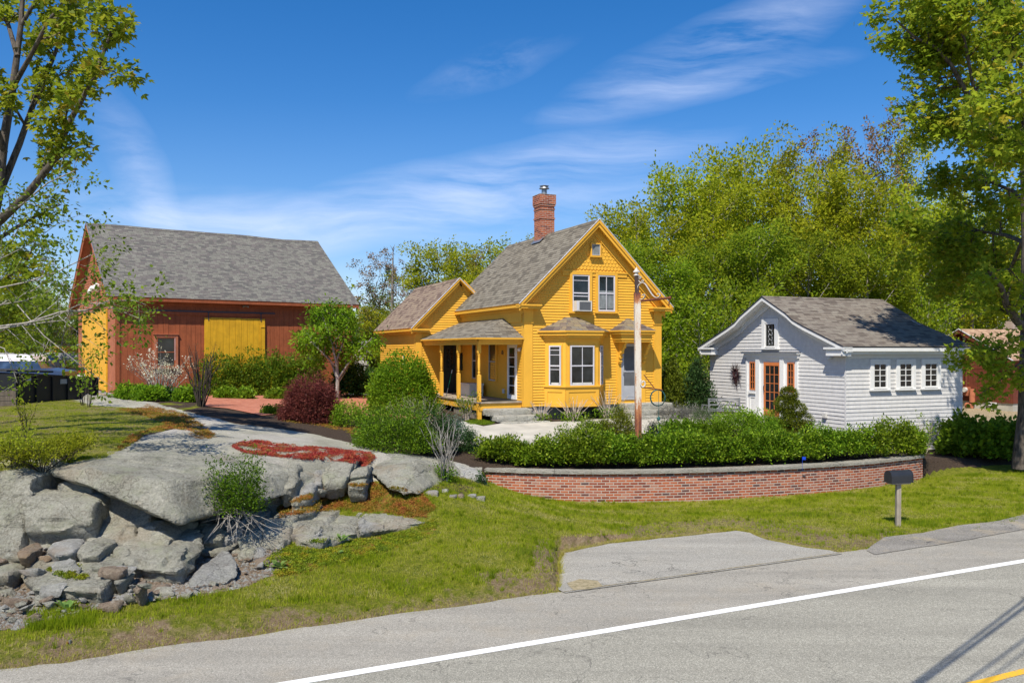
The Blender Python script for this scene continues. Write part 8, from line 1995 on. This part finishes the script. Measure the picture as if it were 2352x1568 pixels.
# right maple
Yr = 26.5; b = Vector((at(2352, 1100, Yr).x, Yr, .5))
Rm = lambda x, y, dy=0: at(x, y, Yr+dy)
mtips = tree('maple_tree', 'great maple with a thick grey trunk along the right edge', 'tree', tuple(b), [
    ([b-Vector((0,0,.2)), Rm(2350,1040), Rm(2358,950), Rm(2360,850), Rm(2362,700), Rm(2362,550), Rm(2358,400), Rm(2356,300), Rm(2362,200), Rm(2370,60), Rm(2380,-100)], [.36,.29,.25,.23,.21,.19,.18,.16,.13,.10,.07]),
    ([Rm(2360,760), Rm(2335,735,-.3), Rm(2312,700,-.6), Rm(2300,660,-1), Rm(2270,620,-1.6)], [.16,.05]),
    ([Rm(2358,340), Rm(2325,300,-.3), Rm(2285,275,-.6), Rm(2245,250,-1), Rm(2215,205,-1.3), Rm(2185,150,-1.5), Rm(2150,110,-1.6), Rm(2100,85,-1.7), Rm(2050,40,-1.8)], [.13,.02]),
    ([Rm(2358,280), Rm(2320,200,.6), Rm(2290,120,1), Rm(2270,40,1.2), Rm(2255,-50,1.3)], [.11,.03]),
    ([Rm(2245,250,-1), Rm(2230,170,-1.6), Rm(2215,90,-2), Rm(2180,20,-2.2), Rm(2150,-40,-2.3)], [.06,.015]),
    ([Rm(2362,520), Rm(2320,620,2), Rm(2270,620,4), Rm(2210,640,6)], [.07,.012]),
    ([Rm(2362,560), Rm(2310,540,2), Rm(2240,530,4), Rm(2170,540,5.5), Rm(2110,560,7)], [.08,.012]),
    ([Rm(2362,480), Rm(2330,440,1), Rm(2280,420,2), Rm(2210,410,3), Rm(2140,420,3.6)], [.08,.012]),
    ([Rm(2362,380), Rm(2300,360,.5), Rm(2240,330,.8), Rm(2190,310,1), Rm(2140,300,1.2)], [.06,.012]),
    ([Rm(2285,275,-.6), Rm(2240,300,0), Rm(2190,290,.4), Rm(2130,260,.6), Rm(2080,230,.8)], [.05,.012]),
    ([Rm(2270,40,1.2), Rm(2220,60,.4), Rm(2160,50,0), Rm(2100,-10,-.4)], [.05,.012]),
    ([Rm(2320,200,.6), Rm(2270,170,0), Rm(2200,140,-.3), Rm(2140,150,-.6), Rm(2090,150,-.8)], [.05,.012]),
    ([Rm(2365,200), Rm(2330,120,-1), Rm(2310,40,-1.5), Rm(2300,-40,-1.8)], [.07,.02]),
    ([Rm(2362,760), Rm(2310,790,-.6), Rm(2270,810,-1), Rm(2225,830,-1.3)], [.03,.006]), ([Rm(2362,820), Rm(2320,850,-.4), Rm(2290,880,-.6), Rm(2250,905,-.8)], [.028,.006]),
    ([Rm(2362,700), Rm(2420,600,1), Rm(2480,500,1)], [.12,.05]), ([Rm(2362,600), Rm(2380,500,-2), Rm(2390,400,-3.5), Rm(2370,300,-4.5), Rm(2330,230,-5)], [.10,.03])],
    M['bark'], L['maple'], 430, dens=2.6, lenf=.34, levels=2, per=13, spread=.17, size=.155, lobes=3, up=.12, droop=.45, n=10)
# ---------------------------------------------------------------- woods behind
PT = {}
PT['a'] = vtree('a', 12, 4.2, 501, M['barkgrey'], L['forest'], 28, .20, nl=20, spread=.26, name='forest_tree', label='x', crown0=.18, trunk=.17)
PT['b'] = vtree('b', 12, 3.6, 511, M['barkgrey'], L['yellowg'], 22, .19, nl=18, spread=.24, name='forest_tree', label='x', crown0=.25, trunk=.15, shape='vase')
PT['c'] = vtree('c', 12, 4.0, 521, M['barkgrey'], L['forest2'], 30, .205, nl=22, spread=.28, name='forest_tree', label='x', crown0=.10, trunk=.17)
PT['d'] = vtree('d', 11, 3.2, 531, M['barkgrey'], L['reddish'], 9, .17, nl=16, spread=.12, name='budding_tree', label='x', crown0=.3, shape='vase', trunk=.12)
PT['e'] = vtree('e', 12, 2.6, 541, M['barkdark'], L['conifer'], 22, .17, nl=30, spread=.20, name='pine_tree', label='x', crown0=.2, shape='cone', trunk=.16, up=.02)
PT['f'] = vtree('f', 9, 2.2, 551, M['birch'], L['birchleaf'], 5, .22, nl=14, spread=.15, name='slender_birch', label='x', crown0=.25, shape='vase', trunk=.07)
PT['g'] = vtree('g', 5, 2.6, 561, M['barkgrey'], L['forest2'], 24, .17, nl=18, spread=.25, name='understory_tree', label='x', crown0=.02, trunk=.07)
used = {k: False for k in PT}
TOP = {}
for k_, o_ in PT.items():
    c_ = [q for q in o_.children if q.name.startswith('crown')][0]; a_ = np.empty(len(c_.data.vertices)*3, np.float32); c_.data.vertices.foreach_get('co', a_); TOP[k_] = float(np.percentile(a_.reshape(-1,3)[:,2], 99.3))
words = {'a': 'green leafy woodland tree', 'b': 'yellow green spring woodland tree', 'c': 'dense deep green woodland tree', 'd': 'reddish budding thin tree', 'e': 'dark conical pine', 'f': 'slender pale stemmed birch', 'g': 'low bushy woodland tree'}
def wood(kind, x, ytop, Y, where, rz=None, wide=1.0):
    """tree whose top appears at photo pixel (x, ytop) when standing at distance Y"""
    H = {'a':12,'b':12,'c':12,'d':11,'e':12,'f':9,'g':5}[kind]
    o = PT[kind] if not used[kind] else copy_tree(PT[kind]); used[kind] = True
    xx = (x-CX)/F*Y; zb = zt(xx, Y)-.1; top = CAMZ+(HY-ytop)/F*Y; sz = (top-zb)/TOP[kind]
    r = random.Random(int(x*7+Y)); o.location = (xx, Y, zb); s = (.55*sz+.45)*wide; o.scale = (s, s, sz); o.rotation_euler = (0, 0, r.uniform(0, 6.28) if rz is None else rz)
    o['label'] = words[kind] + ' ' + where; o['category'] = 'tree'; o['group'] = 'trees of the woods behind the houses'
# behind the yellow house right side to the far right
row = [('c',1450,560,42,'just right of the yellow gable, low'),('a',1490,470,46,'right of the yellow gable'),('a',1535,392,50,'rising highest just right of the yellow gable'),('b',1600,400,54,'second high crown right of the gable'),('c',1560,600,40,'low behind the yews'),('g',1500,740,36,'bushy growth beside the yellow house corner'),('c',1640,560,42,'low behind the left cottage eave'),
       ('b',1680,360,58,'behind the left of the cottage, tall'),('a',1650,420,50,'left behind the cottage gable'),('a',1735,345,56,'above the cottage gable peak'),('d',1820,300,60,'thin top above the cottage ridge'),('b',1790,330,54,'above the left of the cottage ridge'),('c',1750,520,42,'dense behind the cottage peak'),('g',1700,640,37,'low behind the cottage peak'),('g',1620,680,36,'low at the left cottage eave'),
       ('a',1850,400,50,'above the middle of the cottage ridge'),('b',1910,330,56,'above the right of the cottage ridge'),('c',1860,540,43,'dense above the cottage ridge'),('a',1960,420,48,'over the right end of the cottage roof'),('d',1990,285,60,'sparse brown crown at upper right'),('b',2060,300,60,'sparse tall crown near the great maple'),('d',2090,250,58,'tallest thin crown at upper right'),
       ('c',2000,560,44,'dense right of the cottage ridge'),('a',2070,440,50,'between cottage and great maple'),('c',2130,480,52,'behind the great maple limbs'),('b',2180,430,56,'far behind the great maple'),('a',2240,480,60,'above the brown house roof'),('c',2290,560,66,'behind the brown house roof'),('a',2330,500,64,'right behind the brown house'),('c',2400,560,62,'at the far right behind the maple'),('g',2120,660,46,'low left of the brown house'),('g',1900,660,44,'low behind the cottage ridge'),('g',2030,690,46,'low behind the cottage right end'),
       ('b',1430,520,62,'far behind the yellow gable'),('c',2230,640,74,'low far behind the brown house'),('c',1480,640,60,'deep in the gap right of the gable'),('c',1700,480,64,'deep behind the cottage'),('c',1900,470,66,'deepest above the ridge'),('c',2100,520,66,'deepest at the right')]
for i, (k, x, y, Y, wds) in enumerate(row): wood(k, x, y, max(Y+4, 45 if k != 'g' else 42), wds)
# between barn and house
for (k, x, y, Y, w) in [('d',835,572,48,'right of the barn roof'),('e',828,610,54,'behind the barn roof end'),('d',880,600,56,'in the gap left of the rear wing'),('f',800,640,50,'by the barn eave'),('e',900,650,62,'in the gap between barn and house'),('b',860,700,46,'low beside the barn eave'),('f',930,640,58,'middle of the gap'),('d',960,600,60,'above the rear wing roof'),('e',985,650,66,'far above the rear wing roof'),('b',930,720,48,'low left of the rear wing'),
                        ('a',1020,565,52,'rising above the rear wing ridge'),('b',1075,572,54,'above the wing peak'),('d',1110,575,56,'rusty crown left of the main roof'),('a',1150,560,58,'behind the main roof slope'),('b',1200,548,60,'peeking over the main roof'),('f',850,660,46,'thin stems right of the barn'),('f',890,680,47,'thin stems in the gap'),('g',860,800,46,'undergrowth right of the barn'),('g',905,790,48,'undergrowth in the gap'),('c',880,740,60,'deep in the gap'),('c',960,720,66,'deep behind the wing'),('c',820,720,64,'deep behind the barn end')]: wood(k, x, y, Y, w)
# left of the barn
for (k, x, y, Y, w) in [('c',-40,560,44,'at the far left edge'),('e',30,620,60,'behind the blue van'),('c',60,650,58,'left behind the block wall'),('f',90,600,50,'pale stems left of the barn'),('d',130,640,60,'above the yellow container, left'),('e',150,660,70,'above the yellow container'),('f',110,640,56,'second pale stems left of the barn'),('c',110,720,66,'low above the container'),('g',60,740,60,'undergrowth behind the blocks'),('c',0,700,62,'behind the van roof'),('d',60,590,64,'thin crown left of the barn ridge'),('g',140,760,68,'undergrowth above the container'),('c',170,700,72,'touching the barn gable edge')]: wood(k, x, y, Y, w)
# dead pine snag
Yd = 52; b = at(900, 860, Yd); b.z = 1.9; P_ = lambda x, y: at(x, y, Yd); rng = np.random.default_rng(3)
mb = MB(); path = [Vector((b.x, Yd, 1.7)), P_(900,760), P_(901,680), P_(902,620), P_(903,567)]; mb.tube(path, [.14,.12,.09,.06,.02], 7, False)
for k in range(46):
    t = rng.uniform(.25,.98); f = t*4; i = min(int(f),3); p = path[i].lerp(path[i+1], f-i); a = rng.uniform(0,6.28); ln = 1.3*(1.15-t)*rng.uniform(.4,1.2); e = p+Vector((math.cos(a)*ln, math.sin(a)*ln, rng.uniform(-.1,.35))); mb.tube([p, p.lerp(e,.5)+Vector((0,0,.05)), e], [.025,.015,.006], 3, False)
o = mb.build('dead_tree', M['birch'], None, True); tag(o, 'bare grey dead trunk with short stubs standing in the gap between barn and house', 'dead tree')
# far tree line closing the horizon
def far_woods():
    rng = np.random.default_rng(77); C = []; 
    for k in range(5200):
        a = rng.uniform(-1.2, 1.2); Y = rng.uniform(78, 105); x = a*Y; H = 8.5+3.2*noise.noise(Vector((x*.06, Y*.06, 0)))+1.5*noise.noise(Vector((x*.3, Y*.3, 4)))
        C.append((x, Y, rng.uniform(0, 1)**.8*H))
    C = np.array(C); idx = np.repeat(np.arange(len(C)), 12); c = C[idx]+rng.normal(0, .75, (len(idx), 3)); V, k = leaves_verts(c, rng.normal(0,1,(len(idx),3)), rng.uniform(.35,.7,len(idx)), rng, .7)
    o = poly_cloud('distant_woods', V, 4, L['forest2'], rng.uniform(0,.8,len(idx))); tag(o, 'far wooded treeline behind everything', 'woods', None, 'stuff')
far_woods()
# ---------------------------------------------------------------- grass and stonecrop
def scatter_poly(poly, n, rng, nzmin=.55, pred=None):
    P = np.array(poly, float); lo = P.min(0); hi = P.max(0); out = []; t = 0
    while len(out) < n and t < 12:
        t += 1; q = rng.uniform(lo, hi, (n*2, 2)); q = q[inpoly(q, poly)]
        for x, y in q:
            p, nn = hitpix(x, y)
            if p is None or nn.z < nzmin: continue
            if pred and not pred(p): continue
            out.append(p)
            if len(out) >= n: break
    return np.array([tuple(p) for p in out])
def grass(name, label, P, h, leaf, rng, per=3, w=.008, tmin=0, tmax=1, lean=.5):
    n = len(P); idx = np.repeat(np.arange(n), per); N = len(idx); b = P[idx] + np.c_[rng.normal(0, .018, (N, 2)), np.full(N, -.01)]
    pat = np.array([noise.fractal(Vector((p[0]*.9, p[1]*1.6, 0)), 1, 2, 3) for p in P])
    hh = h*rng.uniform(.45, 1.25, N)*np.clip(1+.5*pat[idx], .4, 1.6); a = rng.uniform(0, 2*math.pi, N)
    tip = b + np.c_[np.cos(a)*hh*lean*rng.random(N), np.sin(a)*hh*lean*rng.random(N), hh]; a2 = rng.uniform(0, 2*math.pi, N); s = np.c_[np.cos(a2), np.sin(a2), np.zeros(N)]*w*.5
    V = np.stack([b-s, b+s, tip], 1).reshape(-1, 3); tint = np.clip(tmin+(tmax-tmin)*(rng.random(N)*.55+.25-pat[idx]*.55), 0, 1)
    o = poly_cloud(name, V, 3, leaf, tint); tag(o, label, 'grass', None, 'stuff'); return o
rng = np.random.default_rng(31)
# verge between road and wall / rock, density falls toward the road
def verge(n):
    t = rng.uniform(-9, 26, n*3); s = 12.38 + rng.beta(1.2, 1.1, n*3)*8.5; x = RN.x*s+RU.x*t; y = RN.y*s+RU.y*t
    xi = np.clip(x, -39, 59); bb = np.interp(xi, BX, BY); bw = np.interp(xi, BX, BW)
    ok = (y < bb-bw*.5-.02) & (np.abs(x) < 17*1.0) & (y < 30); q = np.c_[x, y, tz(x, y)]; px = pix(q)
    ok &= (px[:, 0] > -40) & (px[:, 0] < 2400) & ~inpoly(px, Z_RUB) & ~inpoly(px, [(1270,1360),(1280,1262),(1400,1240),(1690,1212),(1760,1232),(1920,1262),(1900,1300)])
    sed = inpoly(px, Z_SEDG) | inpoly(px, Z_SEDO); ok &= ~(sed & (rng.random(len(x)) < .75))
    near_edge = s < 12.95; ok &= ~(near_edge & (rng.random(len(x)) < .72))
    d = np.array([noise.fractal(Vector((a*.7, b_*1.1, 0)), 1, 2.2, 4) for a, b_ in zip(x, y)])
    dry = inpoly(px, [(1180,1195),(1500,1165),(1900,1165),(2060,1215),(1960,1262),(1230,1300)])
    ok &= (d*.9 + rng.uniform(-.6, .9, len(x)) - dry*.45) > -.25
    return q[ok][:n]
vg = verge(110000)
grass('grass', 'mown green verge grass between the road and the wall', vg, .062, L['grass'], rng, per=3, w=.011)
def straw():
    t = rng.uniform(-8, 24, 9000); s = 12.22 + np.abs(rng.normal(0, .22, 9000)); q = np.c_[RN.x*s+RU.x*t, RN.y*s+RU.y*t, np.zeros(9000)]
    px = pix(np.c_[q[:, :2], np.zeros(9000)]); q = q[~inpoly(px, [(1292,1400),(1292,1265),(1690,1222),(1905,1268)])]
    E = []; 
    for a, b in zip(TO, TO[1:]):
        for k in range(int(math.hypot(b[0]-a[0], b[1]-a[1])*5)): f = rng.random(); E.append(tuple(gz(a[0]+(b[0]-a[0])*f+rng.normal(0,2.5), a[1]+(b[1]-a[1])*f-abs(rng.normal(0,3.0))+1.5, 0)))
    return np.concatenate([q, np.array(E)])
sw = straw(); sw[:, 2] = tz(sw[:, 0], sw[:, 1])+.004
grass('dry_grass', 'straw coloured dead grass fringe along the asphalt edges', sw, .045, L['grass'], rng, per=3, w=.010, tmin=.62, tmax=1.0, lean=1.2)
wd = vg[rng.random(len(vg)) < .012]; grass('weeds', 'darker taller weed tufts scattered through the verge', wd, .10, L['grass'], rng, per=26, w=.012, tmin=0, tmax=.35, lean=1.0)
up_ = scatter_poly(Z_LAWN, 26000, rng, .6); grass('grass', 'short mossy lawn on top of the rock outcrop', up_, .04, L['grass'], rng, per=3, w=.011, tmin=.1, tmax=1)
tf = [scatter_poly([(RX(150),RY(1160)),(RX(480),RY(1160)),(RX(480),RY(1230)),(RX(120),RY(1260))], 700, rng)]
grass('tall_grass', 'taller grass tufts among the rocks', np.concatenate(tf), .13, L['grass'], rng, per=3, w=.010, tmax=.6)
def carpet(name, label, poly, n, leaf, size=.022, nzmin=.35, per=4, thr=-.22):
    P = scatter_poly(poly, n, rng, nzmin)
    if len(P) == 0: return
    pat = np.array([noise.fractal(Vector(p)*2.4, 1, 2.2, 4) for p in P]); P = P[pat + rng.uniform(-.25,.25,len(P)) > thr]; n = len(P); idx = np.repeat(np.arange(n), per); N = len(idx)
    pat2 = np.array([noise.fractal(Vector(p)*5+Vector((4,4,4)), 1, 2, 3) for p in P])
    c = P[idx]+np.c_[rng.normal(0,.022,(N,2)), rng.uniform(0,.03,N)+.02*np.clip(pat2[idx],0,1)]; V, k = leaves_verts(c, rng.normal(0,1,(N,3))+np.array([0,0,.8]), size*rng.uniform(.6,1.5,N), rng, .7)
    tint = np.clip(.5+pat2[idx]*.6+rng.normal(0,.15,N), 0, 1); o = poly_cloud(name, V, 4, leaf, tint); tag(o, label, 'stonecrop', None, 'stuff')
carpet('red_stonecrop', 'bright red stonecrop carpet along the top edge of the rock face', Z_SEDR, 15000, L['sedumred'], thr=-.02)
carpet('red_stonecrop', 'red and orange stonecrop covering the slope between the ledges', Z_SEDO, 9000, L['sedumor'])
carpet('green_stonecrop', 'yellow green and rusty stonecrop where the grass meets the rocks', Z_SEDG, 9000, L['sedumgr'])
carpet('orange_stonecrop', 'orange stonecrop fringe around the upper lawn', Z_SEDT, 7000, L['sedumor'])
carpet('red_stonecrop', 'thin red stonecrop line beside the pale rock', [(640,966),(700,968),(760,972),(830,984),(850,1008),(880,1028),(840,1020),(790,990),(700,975)], 2200, L['sedumor'])
carpet('green_stonecrop', 'bright moss cushions in the rubble', [(RX(230),RY(955)),(RX(330),RY(925)),(RX(420),RY(950)),(RX(430),RY(1000)),(RX(350),RY(1010))], 1500, L['sedumgr'])
carpet('green_stonecrop', 'small moss cushion at the edge of the rubble', [(RX(610),RY(1065)),(RX(680),RY(1060)),(RX(690),RY(1095)),(RX(610),RY(1105))], 600, L['sedumgr'])
carpet('green_stonecrop', 'moss and stonecrop mat in front of the broad cracked slab', [(RX(200),RY(1150)),(RX(300),RY(1120)),(RX(470),RY(1110)),(RX(420),RY(1190)),(RX(200),RY(1190))], 1200, L['sedumgr'])
carpet('green_stonecrop', 'green thyme cushion left of the granite steps', [(1065,968),(1095,963),(1140,968),(1128,976),(1080,977)], 1600, L['bright'])
def mulchbits():
    P = scatter_poly([(1100,1045),(2140,1020),(2352,1040),(2352,1066),(2150,1072),(1700,1085),(1120,1080)], 3500, rng, .5); idx = np.repeat(np.arange(len(P)), 2); V, k = leaves_verts(P[idx]+rng.normal(0,.03,(len(idx),3))*np.array([1,1,.2])+np.array([0,0,.01]), rng.normal(0,1,(len(idx),3))*np.array([1,1,.3]), rng.uniform(.02,.06,len(idx)), rng, .3)
    o = poly_cloud('bark_mulch', V, 4, M['mulchbit']); tag(o, 'dark shredded bark mulch in the planting bed', 'mulch', None, 'stuff')
M['mulchbit'] = paint('mulch_chip', (.06,.04,.028), .95, .3)
mulchbits()
